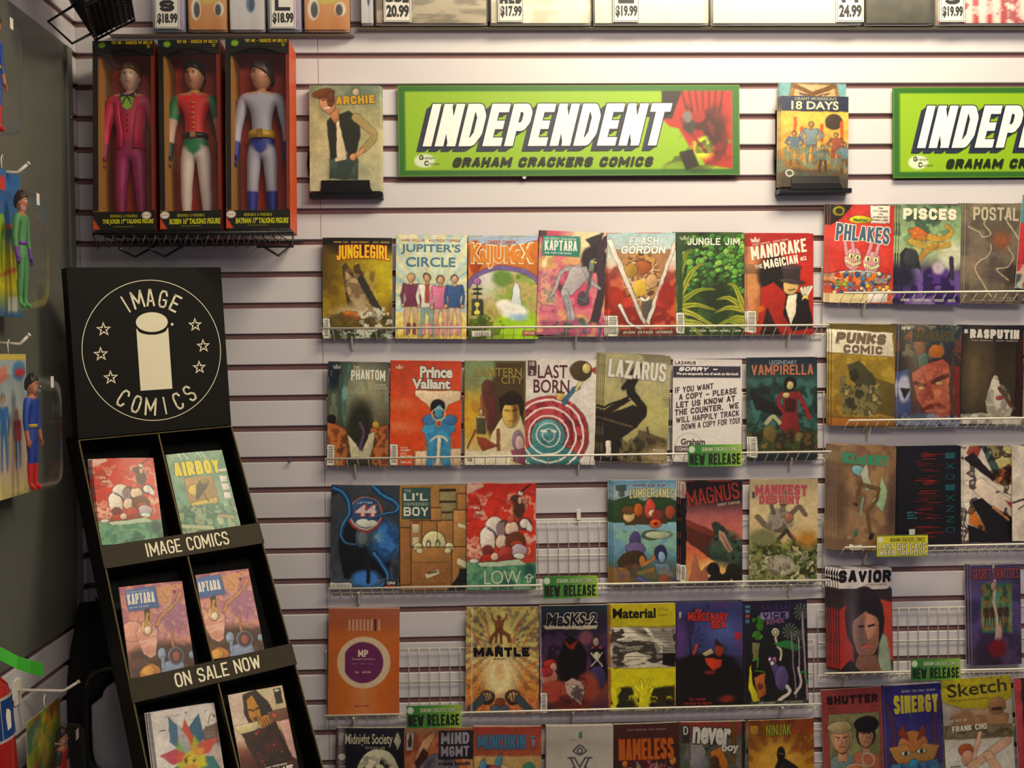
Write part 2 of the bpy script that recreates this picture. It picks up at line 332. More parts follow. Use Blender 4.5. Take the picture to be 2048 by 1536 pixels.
# ------------------------------------------------------------------ printed art: painted per vertex on a fine grid, lettering as thin geometry
class Art:
    def __init__(s, asp=1.5, nx=97, bgc='888', warp=.011):
        s.asp = asp; s.nx = nx; s.ny = int((nx-1)*asp)+1
        s.X, s.Y = np.meshgrid(np.linspace(0, 1, s.nx), np.linspace(0, asp, s.ny))
        s.C = np.zeros((s.ny, s.nx, 3)); s.C[:] = s.k(bgc); s.T = []; s.px = 1/(s.nx-1); s.det = .075 if nx == 97 else 0; s.ink = .42 if (nx == 97 and warp) else 0
        if nx == 97 and warp:
            a, b = s.vn(9, 5)-.5, s.vn(9, 11)-.5; c, d = s.vn(26, 7)-.5, s.vn(26, 3)-.5; s.X = s.X+a*warp*2.6+c*warp*.4; s.Y = s.Y+b*warp*2.6+d*warp*.4
    def k(s, h):
        if not isinstance(h, str): return np.array(h, float)
        if len(h) == 3: h = ''.join(c*2 for c in h)
        return np.array([int(h[i:i+2], 16)/255 for i in (0, 2, 4)])
    def mix(s, a, c):
        a = np.clip(a, 0, 1)[..., None]; s.C = s.C*(1-a)+c*a
    def g(s, *cs, box=None, h=False):
        x0, y0, x1, y1 = box or (0, 0, 1, s.asp)
        t = ((s.X-x0)/(x1-x0) if h else (s.Y-y0)/(y1-y0)); cc = np.array([s.k(c) for c in cs])
        tt = np.clip(t, 0, 1)*(len(cs)-1); i = np.minimum(tt.astype(int), max(len(cs)-2, 0)); fr = (tt-i)[..., None]
        v = cc[i]*(1-fr)+cc[np.minimum(i+1, len(cs)-1)]*fr
        m = (s.X >= x0)&(s.X <= x1)&(s.Y >= y0)&(s.Y <= y1); s.C[m] = v[m]
    def vn(s, sc, seed, sx=1, sy=1):
        r = np.random.RandomState(seed); out = 0; amp = 1; tot = 0
        for o in range(3):
            L = r.rand(64, 64); x = s.X*sc*sx*2**o; y = s.Y*sc*sy*2**o
            xi = x.astype(int); yi = y.astype(int); fx = x-xi; fy = y-yi; fx = fx*fx*(3-2*fx); fy = fy*fy*(3-2*fy)
            q = lambda a, b: L[(yi+b) % 64, (xi+a) % 64]
            out = out+amp*((q(0,0)*(1-fx)+q(1,0)*fx)*(1-fy)+(q(0,1)*(1-fx)+q(1,1)*fx)*fy); tot += amp; amp *= .55
        return out/tot
    def n(s, cs, sc=6, a=.6, seed=1, box=None, cut=None, sx=1, sy=1, ell=None):
        """blotches: palette picked by noise; cut=(lo,hi) paints only there"""
        v = s.vn(sc, seed, sx, sy); v = np.clip((v-.25)/.5, 0, 1); cc = np.array([s.k(c) for c in cs])
        tt = v*(len(cs)-1e-6-1) if len(cs) > 1 else v*0; i = tt.astype(int); fr = np.clip((tt-i-.35)/.3, 0, 1)[..., None]
        c = cc[i]*(1-fr)+cc[np.minimum(i+1, len(cs)-1)]*fr; m = np.full(v.shape, float(a))
        if cut: m = m*np.clip((v-cut[0])/.05+.5, 0, 1)*np.clip((cut[1]-v)/.05+.5, 0, 1)
        if box:
            dd = np.full(v.shape, 9.)
            for e_, q, lim in ((box[0], s.X-box[0], 0), (box[2], box[2]-s.X, 1), (box[1], s.Y-box[1], 0), (box[3], box[3]-s.Y, s.asp)):
                if abs(e_-lim) > .01: dd = np.minimum(dd, q)
            m = m*np.clip((dd+(s.vn(8, seed+50)-.5)*.16)/.05, 0, 1)
        if ell: m = m*np.clip((1-((s.X-ell[0])/ell[2])**2-((s.Y-ell[1])/ell[3])**2)*3, 0, 1)
        s.mix(m, c)
    def e(s, x, y, rx, ry, c, rot=0, soft=0, a=1):
        ca, sa = math.cos(rad(rot)), math.sin(rad(rot)); dx = s.X-x; dy = s.Y-y
        u = (dx*ca+dy*sa)/rx; v = (-dx*sa+dy*ca)/ry; d = (np.sqrt(u*u+v*v)-1)*min(rx, ry)
        if s.ink and not soft and a > .9 and min(rx, ry) > .022: s.mix(s.ink*(.5-(d-.009)/s.px), s.k('181418'))
        c = s.k(c)
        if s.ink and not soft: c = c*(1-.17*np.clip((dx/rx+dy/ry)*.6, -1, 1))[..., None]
        s.mix(a*(.5-d/max(s.px, soft)), c)
    def ring(s, x, y, r, w, c, a=1):
        d = np.abs(np.hypot(s.X-x, s.Y-y)-r)-w/2; s.mix(a*(.5-d/s.px), s.k(c))
    def p(s, pts, c, a=1, soft=0):
        n = len(pts); d = np.full(s.X.shape, 9.); ins = np.zeros(s.X.shape, bool)
        for i in range(n):
            x0, y0 = pts[i]; x1, y1 = pts[(i+1) % n]; dx, dy = x1-x0, y1-y0; L = dx*dx+dy*dy+1e-12
            t = np.clip(((s.X-x0)*dx+(s.Y-y0)*dy)/L, 0, 1); d = np.minimum(d, np.hypot(s.X-x0-t*dx, s.Y-y0-t*dy))
            if y0 != y1: ins ^= ((y0 > s.Y) != (y1 > s.Y))&(s.X < dx*(s.Y-y0)/dy+x0)
        d = np.where(ins, -d, d)
        if s.ink and not soft and a > .9: s.mix(s.ink*(.5-(d-.008)/s.px), s.k('181418'))
        c = s.k(c)
        if s.ink and not soft:
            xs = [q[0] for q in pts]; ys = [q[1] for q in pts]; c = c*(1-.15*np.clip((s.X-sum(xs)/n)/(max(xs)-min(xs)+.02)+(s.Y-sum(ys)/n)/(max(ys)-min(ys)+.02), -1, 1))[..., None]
        s.mix(a*(.5-d/max(s.px, soft)), c)
    def r(s, x0, y0, x1, y1, c, a=1): s.p([(x0,y0),(x1,y0),(x1,y1),(x0,y1)], c, a)
    def l(s, pts, w_, c, a=1, w2=None, soft=0):
        d = np.full(s.X.shape, 9.); n = len(pts)-1
        for i in range(n):
            x0, y0 = pts[i]; x1, y1 = pts[i+1]; dx, dy = x1-x0, y1-y0; L = dx*dx+dy*dy+1e-12
            t = np.clip(((s.X-x0)*dx+(s.Y-y0)*dy)/L, 0, 1); ww = w_ if w2 is None else w_+(w2-w_)*(i+t)/n
            d = np.minimum(d, np.hypot(s.X-x0-t*dx, s.Y-y0-t*dy)-ww/2)
        if s.ink and not soft and a > .9 and w_ > .032: s.mix(s.ink*(.5-(d-.008)/s.px), s.k('181418'))
        s.mix(a*(.5-d/max(s.px, soft)), s.k(c))
    def cv(s, pts, w_, c, a=1, w2=None):
        P = []; q = [pts[0]]+list(pts)+[pts[-1]]
        for i in range(1, len(q)-2):
            for t in (0, .25, .5, .75):
                P.append(tuple(.5*((2*q[i][k])+(-q[i-1][k]+q[i+1][k])*t+(2*q[i-1][k]-5*q[i][k]+4*q[i+1][k]-q[i+2][k])*t*t+(-q[i-1][k]+3*q[i][k]-3*q[i+1][k]+q[i+2][k])*t**3) for k in (0, 1)))
        s.l(P+[pts[-1]], w_, c, a, w2)
    def rays(s, x, y, n, c, r0=0, r1=2, a=1, duty=.5, ph=0):
        th = (np.arctan2(s.Y-y, s.X-x)/(2*PI)*n+ph) % 1; r = np.hypot(s.X-x, s.Y-y)
        s.mix(a*(th < duty)*(r > r0)*(r < r1), s.k(c))
    def sp(s, n, size, cs, box=None, seed=1, rot=None, st=1, a=1, ell=None):
        R = random.Random(seed); x0, y0, x1, y1 = box or (0, 0, 1, s.asp)
        for i in range(n):
            x = R.uniform(x0, x1); y = R.uniform(y0, y1)
            if ell and ((x-ell[0])/ell[2])**2+((y-ell[1])/ell[3])**2 > 1: continue
            z = size*R.uniform(.5, 1.4); s.e(x, y, z*st, z, R.choice(cs), rot=R.uniform(0, 180) if rot is None else rot+R.uniform(-15, 15), a=a)
    def fig(s, x, y, h, skin, top, bot, hair, arms='down', wid=1):
        H = h; W = .5*wid
        if bot:
            for q in (-1, 1): s.l([(x+q*.05*H*wid, y+.5*H), (x+q*.07*H*wid, y+.75*H), (x+q*.08*H*wid, y+.98*H)], .085*H*wid, bot, w2=.05*H)
        A = {'down': [(.11, .2), (.15, .36), (.13, .52)], 'hips': [(.11, .2), (.2, .34), (.1, .45)], 'up': [(.11, .2), (.2, .1), (.22, -.05)], 'out': [(.1, .2), (.24, .22), (.34, .14)]}[arms]
        for q in (-1, 1):
            s.l([(x+q*a*H*wid, y+b*H) for a, b in A], .055*H*wid, top, w2=.04*H); s.e(x+q*A[-1][0]*H*wid, y+A[-1][1]*H, .025*H, .025*H, skin)
        s.p([(x-.13*H*wid, y+.18*H), (x+.13*H*wid, y+.18*H), (x+.085*H*wid, y+.42*H), (x+.1*H*wid, y+.54*H), (x-.1*H*wid, y+.54*H), (x-.085*H*wid, y+.42*H)], top)
        s.r(x-.025*H, y+.12*H, x+.025*H, y+.19*H, skin); s.e(x, y+.065*H, .058*H, .06*H, hair); s.e(x, y+.08*H, .045*H, .06*H, skin)
    def face(s, x, y, r, skin, hair, sh='000', look=0, brow='222', sa=.35):
        s.e(x, y-.15*r, .86*r, 1.05*r, hair); s.p([(x-.3*r, y+.6*r), (x+.3*r, y+.6*r), (x+.42*r, y+1.6*r), (x-.42*r, y+1.6*r)], skin)
        s.e(x+.02*r, y+.78*r, .36*r, .3*r, sh, a=.3)
        s.e(x, y, .66*r, .94*r, skin); s.e(x, y-.86*r, .6*r, .3*r, hair)
        s.p([(x+.12*r, y-.5*r), (x+.66*r, y-.5*r), (x+.6*r, y+.6*r), (x+.2*r, y+.9*r)], sh, a=sa, soft=.05)
        for q in (-1, 1):
            s.l([(x+q*.14*r+look*r, y-.2*r), (x+q*.44*r+look*r, y-.27*r)], .07*r, brow); s.e(x+q*.28*r+look*r, y-.06*r, .12*r, .05*r, 'e8e0d0'); s.e(x+q*.28*r+look*r, y-.06*r, .05*r, .055*r, '111')
        s.l([(x+look*r, y-.1*r), (x+.06*r+look*r, y+.25*r), (x-.08*r+look*r, y+.28*r)], .05*r, sh, a=.5)
        s.l([(x-.2*r+look*r, y+.5*r), (x+look*r, y+.47*r), (x+.2*r+look*r, y+.5*r)], .08*r, '7a2c28', a=.9)
    def t(s, txt, x, y, w_, h_, c, o=None, rot=0, sh=0, b=.03, ow=.06, arc=0, sp=1.0, taper=0): s.T.append((txt, x, y, w_, h_, c, o, rot, sh, b, ow, arc, sp, taper))
    def bar(s, x, y, w_=.09, h_=.19, vert=True):
        s.r(x, y, x+w_, y+h_, 'ece8de'); R = random.Random(int(x*991+y*77))
        if vert:
            yy = y+.02
            while yy < y+h_-.03: d = R.choice((.006, .012)); s.T.append(('#', x+.02, yy, x+w_-.02, yy+d*.6, '222')); yy += d+.005
        else:
            xx = x+.02
            while xx < x+w_-.03: d = R.choice((.005, .01)); s.T.append(('#', xx, y+.012, xx+d*.6, y+h_-.012, '222')); xx += d+.005
    def rule(s, x0, y0, x1, y1, c): s.T.append(('#', x0, y0, x1, y1, c))

def to_lin(c):
    c = np.clip(c, 0, 1); return np.where(c <= .04045, c/12.92, ((c+.055)/1.055)**2.4)
def art_mesh(a, W_, H_, bend=lambda u, v: 0*u, m=None, name='cover', lift=.0003):
    """a printed sheet of size W_ x H_ (x right, y up) with its lettering"""
    u = a.X.ravel(); v = a.Y.ravel()/a.asp; zz = bend(u, v)+lift
    u = np.tile(np.linspace(0, 1, a.nx), a.ny); v = np.repeat(np.linspace(0, 1, a.ny), a.nx); zz = bend(u, v)+lift
    if a.det: a.C = a.C*(1+a.det*2.6*(a.vn(11, 31)-.5)+a.det*2.2*(a.vn(34, 41)-.5))[..., None]+a.det*.35*(a.vn(20, 51)-.5)[..., None]*np.array([1, .2, -.8])
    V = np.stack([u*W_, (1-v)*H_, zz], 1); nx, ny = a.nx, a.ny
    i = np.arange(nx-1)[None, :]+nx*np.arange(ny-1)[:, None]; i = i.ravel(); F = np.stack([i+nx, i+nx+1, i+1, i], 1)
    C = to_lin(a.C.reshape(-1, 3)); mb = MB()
    mf = lambda x, y, z: (x*W_, y*H_/a.asp, z)
    for T in a.T:
        if T[0] == '#':
            _, x0, y0, x1, y1, c = T; mb.add([mf(x0, a.asp-y1, .0004), mf(x1, a.asp-y1, .0004), mf(x1, a.asp-y0, .0004), mf(x0, a.asp-y0, .0004)], [(0, 1, 2, 3)], c); continue
        s_, x, y, w_, h_, c, o, rot, sh, b, ow, arc, sp_, tp = T
        put_text(mb, s_, x, a.asp-y-h_, w_, h_, c, z=.0006, rot=rot, shear=sh, bold=b, outline=o, ow=ow, arc=arc, mapf=mf, spacing=sp_, taper=tp)
    if mb.v:
        tv = np.array(mb.v); tu = np.clip(tv[:, 0]/W_, 0, 1); tw = np.clip(1-tv[:, 1]/H_, 0, 1)
        tv[:, 2] += bend(tu, tw)+lift; nb = len(V); V = np.concatenate([V, tv]); C = np.concatenate([C, np.array(mb.c)])
        TF = [tuple(k+nb for k in f) for f in mb.f]
    else: TF = []
    me = bpy.data.meshes.new(name); nF = len(F)
    tot = F.ravel().tolist()+[k for f in TF for k in f]; sizes = [4]*nF+[len(f) for f in TF]
    me.vertices.add(len(V)); me.vertices.foreach_set('co', V.astype(np.float32).ravel())
    me.loops.add(len(tot)); me.loops.foreach_set('vertex_index', tot)
    me.polygons.add(len(sizes)); me.polygons.foreach_set('loop_start', np.concatenate([[0], np.cumsum(sizes)[:-1]]).astype(np.int32)); me.polygons.foreach_set('loop_total', np.array(sizes, np.int32))
    me.update(calc_edges=True); me.validate(); colattr(me, C.astype(np.float32)) if len(me.vertices) == len(C) else None
    me.materials.append(m or PRINT)
    if TF == [] or True:
        sm = np.zeros(len(me.polygons), bool); sm[:nF] = True; me.polygons.foreach_set('use_smooth', sm)
    return me
def block_mesh(W_, H_, t, bend, m, name='comic_book', nx=10):
    mb = MB(); vs = []
    for k in (0, 1):
        for j in (0, 1):
            for i in range(nx+1):
                u = i/nx; z = float(bend(np.array([u]), np.array([1.0-j]))[0])-(t if k else 0); vs.append((u*W_, j*H_, z))
    n = nx+1; id_ = lambda k, j, i: k*2*n+j*n+i; fs = []
    for i in range(nx):
        fs += [(id_(0,0,i), id_(0,0,i+1), id_(0,1,i+1), id_(0,1,i)), (id_(1,0,i+1), id_(1,0,i), id_(1,1,i), id_(1,1,i+1)),
               (id_(0,0,i+1), id_(0,0,i), id_(1,0,i), id_(1,0,i+1)), (id_(0,1,i), id_(0,1,i+1), id_(1,1,i+1), id_(1,1,i))]
    fs += [(id_(0,0,0), id_(0,1,0), id_(1,1,0), id_(1,0,0)), (id_(0,1,nx), id_(0,0,nx), id_(1,0,nx), id_(1,1,nx))]
    mb.add(vs, fs); return mb.mesh(name, m)
THK = .0026; GAPB = .0006
def place_comic(label, corners3, art, n=1, off=(-.0035, .001), group=None, behind='', seed=0, bnd=.0025, name='comic_book', cat='comic', edge=None, dn=.0032, m=None, thk=THK):
    tl, tr, br, bl = corners3; Mx, W_, H_ = frame(tl, tr, br, bl)
    R = random.Random(seed+int(tl.x*1000)); ph = R.uniform(.35, .65)
    bend = lambda u, v: bnd*(1-((u-ph)/max(ph, 1-ph))**2)*(.45+.55*(1-v)) - bnd*.5
    bm = block_mesh(W_, H_, thk, bend, edge or PAPER, name); am = art_mesh(art, W_, H_, bend, m=m)
    root = link(name, bm); root.matrix_world = Mx; link('cover', am, root); tag(root, label, cat, group)
    for k in range(1, n):
        c = copytree(root); c.matrix_world = Mx@Matrix.Translation((off[0]*k+R.uniform(-.0008, .0008), off[1]*k+R.uniform(-.001, .001), -(dn)*k))
        tag(c, behind or ('copy behind the '+label), cat, behind and (behind+'s') or ('copies behind the '+label))
    return root
# ------------------------------------------------------------------ the comics: corners in the photo (tl, tr, br, bl), label, copies, art
def A1():
    a = Art(bgc='8a7a18'); a.g('3a3018', '8c7c14', 'c0a818', '7c6228', '4a3820'); a.n(['5a3a1a', 'a08018', 'e0c818'], 3, .5, 3); a.e(.85, .45, .35, .45, 'c8b418', soft=.3, a=.6); a.e(.05, .5, .2, .5, '5a4018', soft=.3, a=.7)
    a.p([(.28, .42), (.33, .38), (.5, .6), (.45, .42), (.52, .38), (.62, .66), (.9, 1.2), (.6, 1.25), (.35, 1.0)], '4a3524'); a.p([(.32, .5), (.5, .62), (.75, 1.1), (.55, 1.1), (.36, .85)], 'b09468'); a.n(['3a2a1a', 'c0a880'], 14, .4, 5, box=(.3, .45, .8, 1.2))
    a.l([(.55, .62), (.85, 1.15)], .09, '33302a'); a.e(.45, 1.12, .3, .12, 'c8b088', soft=.1, a=.8); a.p([(.2, 1.16), (.35, 1.08), (.5, 1.1), (.58, 1.26), (.4, 1.2), (.3, 1.28)], 'c8702a'); a.l([(.4, 1.14), (.42, 1.3)], .03, 'c8702a')
    a.g('2e3226', '243c30', '2c5040', box=(0, 1.33, 1, 1.5)); a.n(['1c2a1e', '4a3c22', 'b8b8a0'], 9, .55, 8, box=(0, 1.12, 1, 1.5)); a.n(['e8e4d0'], 16, .8, 9, box=(.5, 1.0, 1, 1.4), cut=(.62, 1)); a.n(['dfe4d4'], 12, .8, 4, box=(0, 1.36, 1, 1.5), cut=(.66, 1), sy=2)
    a.g('181420', '201a1c', box=(0, 0, 1, .1)); a.e(.6, .05, .6, .22, '181418', soft=.12, a=.85); a.bar(0, 1.2, .1, .3)
    a.t('JUNGLEGIRL', .2, .13, .76, .19, 'f0d020', 'c03a10', arc=.15, b=.05, taper=.12); a.t('FRANK CHO   DOUG MURRAY   JACK JADSON', .16, .045, .8, .03, 'b89a50'); return a
def A2():
    a = Art(bgc='e8dcb0'); a.g('e2e0c8', 'bcd4d8', 'd8dcc0', 'ece09a', 'e8cc50'); a.rays(.5, .95, 14, '98bfd0', .1, 1.1, .75); a.e(.5, .3, .55, .28, 'cfe0d8', soft=.1, a=.8); a.g('ead890', 'e0bc48', box=(0, 1.12, 1, 1.5)); a.rays(.5, .95, 30, 'f4e8a0', .2, 1.2, .5)
    a.r(0, .95, 1, 1.12, 'c0d4d8', .5)
    a.fig(.22, .55, .9, 'd8a880', '7a3a58', 'd8b088', 'd8c070'); a.fig(.44, .55, .92, 'd0a078', 'e4e0d8', '88a898', '4a3a30'); a.r(.42, .72, .47, .98, 'b84838'); a.fig(.63, .58, .9, 'd8a880', 'd878a0', 'd8a890', '6a4a3a'); a.fig(.83, .57, .88, 'd8a880', '3a5a90', 'd8b090', '3a3030')
    for x in (.22, .44, .63, .83): a.l([(x-.04, 1.3), (x-.045, 1.42)], .045, '7a3a50' if x < .3 else 'd888a8'); a.l([(x+.04, 1.3), (x+.045, 1.42)], .045, '7a3a50' if x < .3 else 'd888a8')
    a.t("JUPITER'S", .07, .13, .84, .15, '54809c', b=.02); a.t('CIRCLE', .14, .32, .7, .14, '54809c', b=.02); a.t('MARK MILLAR   WILFREDO TORRES', .08, .06, .82, .035, 'c88878'); return a
def A3():
    a = Art(bgc='8aa040'); a.g('a8b8d8', 'c8d0d8', '98a858', '7a9038', '88a830'); a.n(['5a7030', '90a848', 'c8b070', 'b09858'], 5, .8, 6, box=(0, .5, 1, 1.4)); a.e(.25, .62, .2, .3, 'dcd8d8', soft=.2, a=.8); a.e(.5, .62, .14, .12, '6a9040', soft=.06); a.e(.75, 1.32, .4, .22, 'a0d020', soft=.1)
    a.p([(.66, .68), (.72, .7), (.78, 1.05), (.6, 1.06)], 'dce4ec'); a.e(.52, 1.0, .12, .08, 'f0ece8', soft=.04); a.e(.66, 1.1, .2, .1, 'f0f0ec', soft=.05); a.e(.72, 1.19, .13, .05, 'a0c0e0', soft=.05)
    a.p([(0, .08), (.2, .12), (.5, .14), (.8, .12), (1, .06), (1, .7), (.85, .48), (.5, .42), (.2, .5), (0, .68)], 'd87830'); a.cv([(0, .72), (.15, .55), (.5, .46), (.85, .54), (1, .66)], .07, '7860a0'); a.e(.1, .3, .1, .25, 'b04820', a=.6)
    a.e(.13, .66, .055, .05, 'b070b0'); a.l([(.13, .72), (.13, .95)], .02, '2a2a2a')
    for y in (.77, .84): a.e(.13, y, .075, .02, '303028')
    a.p([(.05, .95), (.06, .92), (.2, .92), (.21, .95), (.21, 1.15), (.05, 1.15)], '404038'); a.e(.13, 1.0, .035, .035, 'e8e060'); a.e(.13, 1.11, .04, .035, 'e8e060'); a.l([(.13, 1), (.13, 1.1)], .02, 'e8e060'); a.g('607028', '4a5820', box=(0, 1.2, .25, 1.5)); a.n(['3a4818'], 10, .6, 8, cut=(.5, 1), box=(0, 1.1, .5, 1.5))
    a.t('KaIJUMaX', .04, .14, .9, .3, 'e08830', 'f0e4c8', b=.05, ow=.05, taper=.25, arc=-.05); a.t('ZANDER CANNON', .28, .065, .4, .05, 'c05a48'); a.bar(.06, 1.38, .27, .08, False); a.r(.78, 1.38, .97, 1.45, 'b85030'); a.t('SPECIAL', .8, 1.395, .15, .04, 'eadfc8'); return a
def A4():
    a = Art(bgc='d06080'); a.n(['5a4450', 'c85070', 'd87888', 'd8a070', 'e8d8a8'], 3, 1, 21); a.e(.75, .12, .4, .25, 'e8dcb0', soft=.15, a=.8); a.e(.82, .38, .2, .2, '332c34', soft=.04); a.p([(.68, .1), (.95, 0), (.85, .3)], '3a3038'); a.cv([(1, .1), (.9, .3), (.95, .8), (.85, 1.3)], .12, '40303c'); a.n(['d07898', '9a5878', 'e8b0a0', '708890'], 9, .5, 7, box=(0, .55, .3, 1.2))
    a.cv([(.6, .5), (.35, .58), (.25, .85), (.18, .95)], .07, 'b0a8b0', w2=.03); a.p([(.5, .5), (.68, .5), (.72, .68), (.52, .9), (.4, .95), (.34, .85)], 'b4acb4'); a.cv([(.4, .88), (.5, 1.15), (.62, 1.42)], .12, 'b4b0b8', w2=.05); a.cv([(.42, .95), (.48, 1.2), (.45, 1.42)], .07, '9a98a4', w2=.04); a.cv([(.68, .52), (.8, .72), (.92, .8)], .07, 'a8a4ac', w2=.04)
    a.p([(.76, .4), (.84, .36), (.82, .56), (.74, .56)], '788078'); a.e(.8, .42, .015, .012, 'e8d040'); a.e(.85, .43, .015, .012, 'e8d040'); a.n(['c85090', '304858', 'a04070', 'c88870'], 7, .8, 31, box=(0, 1.25, 1, 1.5)); a.l([(.62, .95), (.72, 1.0), (.78, .6)], .04, '586068')
    a.r(.05, .07, .6, .35, '389080'); a.t('KAPTARA', .08, .13, .48, .15, 'f0ece4', b=.06); a.t('CHIP ZDARSKY  KAGAN MCLEOD', .08, .095, .46, .025, 'e8ece0'); a.t('ONE FOR THE ROAD', .08, .3, .4, .025, 'd8e8dc'); return a
def A5():
    a = Art(bgc='b84030'); a.g('a8c8d4', 'd8d8d0', 'c86048', 'b83428', '8a2420'); a.n(['c83828', '7a2018', 'd06040'], 4, .7, 12, box=(0, .5, 1, 1.5)); a.p([(.08, .25), (.92, .25), (.6, 1.35), (.52, 1.35)], 'a87850'); a.n(['503828', 'c89850', '7a4830', 'e0c8a0', '986038'], 8, .8, 14, ell=(.5, .65, .3, .42)); a.e(.52, .5, .12, .1, 'a85a30'); a.e(.35, .55, .1, .1, 'b08838'); a.e(.65, .7, .08, .1, 'd0a070'); a.e(.48, .8, .1, .12, 'd8b040', a=.8); a.l([(.5, .95), (.55, 1.0), (.6, .94)], .04, 'e8e4dc'); a.p([(.5, 1.0), (.66, .98), (.62, 1.25), (.52, 1.25)], '585048')
    a.p([(0, .12), (.06, .08), (.56, 1.3), (.52, 1.34)], 'ddd4cc'); a.p([(.98, .1), (1, .2), (.6, 1.34), (.56, 1.3)], 'd8cfc8'); a.e(.14, .95, .1, .14, 'b03020', soft=.05); a.e(.86, .92, .12, .18, '9a2820', soft=.06); a.cv([(.18, 1.05), (.3, 1.3), (.5, 1.4)], .05, 'e0e0dc', w2=.01); a.g('5a2a28', '6a3430', box=(0, 1.4, 1, 1.5))
    a.t('FLASH', .32, .06, .42, .12, 'f4f0ec', '98a0a8', sh=.15); a.t('GORDON', .2, .19, .64, .11, 'f4f0ec', '98a0a8', sh=.15); a.bar(0, 1.2, .15, .3); a.t('JEN ACEDO   BEN PLACKER   LEE FERGUSON', .22, 1.43, .72, .035, 'e8d8cc'); return a
def A6():
    a = Art(bgc='2c3c20'); a.n(['182410', '2c4420', '3c5c28'], 5, 1, 3); a.sp(170, .04, ['4c9438', '68a83c', '3c7c34', '88b84c'], box=(.1, .05, 1, .85), seed=5, rot=60, st=.75); a.e(.6, .95, .25, .3, '22301c', soft=.15, a=.8)
    R = random.Random(4)
    for (x, y, dx, dy) in ((.02, 1.0, .4, -.55), (.02, 1.05, .55, -.22), (.02, 1.08, .55, .05), (.02, 1.1, .55, .28), (0, 1.15, .45, .42), (.0, 1.0, .2, -.75), (1, 1.1, -.4, -.12), (1, 1.12, -.42, .05), (1, 1.1, -.25, -.35), (1, 1.25, -.3, .08), (1, 1.35, -.4, .0), (.0, 1.3, .5, .1)):
        c = R.choice(['a8a830', '8c9c2c', 'b8b848']); a.cv([(x, y), (x+dx*.55, y+dy*.7-.06), (x+dx, y+dy)], .1, c, w2=.02); a.cv([(x, y), (x+dx*.55, y+dy*.7-.06), (x+dx, y+dy)], .015, '5c6c20')
    a.r(0, 0, .1, 1.5, '30482a', .5); a.t('JUNGLE JIM', .16, .08, .77, .1, 'ece8dc', '3c5c30'); a.p([(.05, .04), (.09, .08), (.12, .03), (.15, .08), (.19, .04), (.18, .11), (.06, .11)], '98a888'); a.bar(0, 1.17, .12, .3); a.t('PAUL TOBIN   SANDY JARRELL   JOHN', .2, 1.42, .75, .03, 'd8d8c0'); return a
def A7():
    a = Art(bgc='b82820'); a.g('a82020', 'c02c20', 'b82418', 'a02018'); a.g('c07868', 'd08850', 'b87040', '904838', box=(0, .2, .22, 1.3), h=True); a.e(.1, .75, .11, .2, 'c88850', soft=.08); a.r(.0, .45, .2, .6, '8a6040', .7); a.e(.42, .62, .25, .3, '1c1412', soft=.08)
    a.p([(.22, .8), (.4, .72), (.6, .9), (.6, 1.5), (.15, 1.5), (.2, 1.1)], 'a82418'); a.p([(.6, .85), (.9, .9), (.98, 1.4), (.7, 1.45), (.55, 1.2)], '1a1214'); a.p([(.62, .92), (.76, .9), (.72, 1.2), (.66, 1.35), (.58, 1.1)], 'ece0c8'); a.e(.66, .78, .11, .13, 'd8b070'); a.p([(.52, .5), (.8, .5), (.79, .7), (.56, .7)], '3c2c30'); a.e(.66, .5, .14, .04, '503c40'); a.e(.67, .71, .18, .035, '44383c', rot=8); a.l([(.62, .84), (.72, .83)], .015, '221410')
    for k in range(4): a.l([(.88, .95), (.82+.05*k, .82-.01*k)], .045, 'e8e0c8')
    a.e(.88, .98, .05, .07, 'dcc068'); a.l([(.88, 1.02), (.93, 1.3)], .1, '181014'); a.p([(.3, 1.1), (.5, 1.5), (.2, 1.5)], '2a1412'); a.e(.2, 1.12, .05, .05, 'c86018', soft=.02)
    a.t('MANDRAKE', .07, .2, .84, .2, 'f0e4d4', rot=9, sh=.05, b=.06); a.t('MAGICIAN', .26, .4, .52, .13, 'f0e4d4', rot=10, b=.06); a.t('THE', .12, .47, .12, .06, 'f0e4d4', rot=10); a.t('#2', .8, .34, .1, .07, 'f0d4c4', rot=6); a.t('ROGER LANGRIDGE   JEREMY TREECE', .08, .16, .55, .025, 'e8c0b0', rot=9); a.p([(.05, .06), (.09, .1), (.12, .04), (.15, .1), (.19, .06), (.18, .14), (.06, .14)], 'e8c4b8'); a.bar(0, 1.15, .14, .32); return a
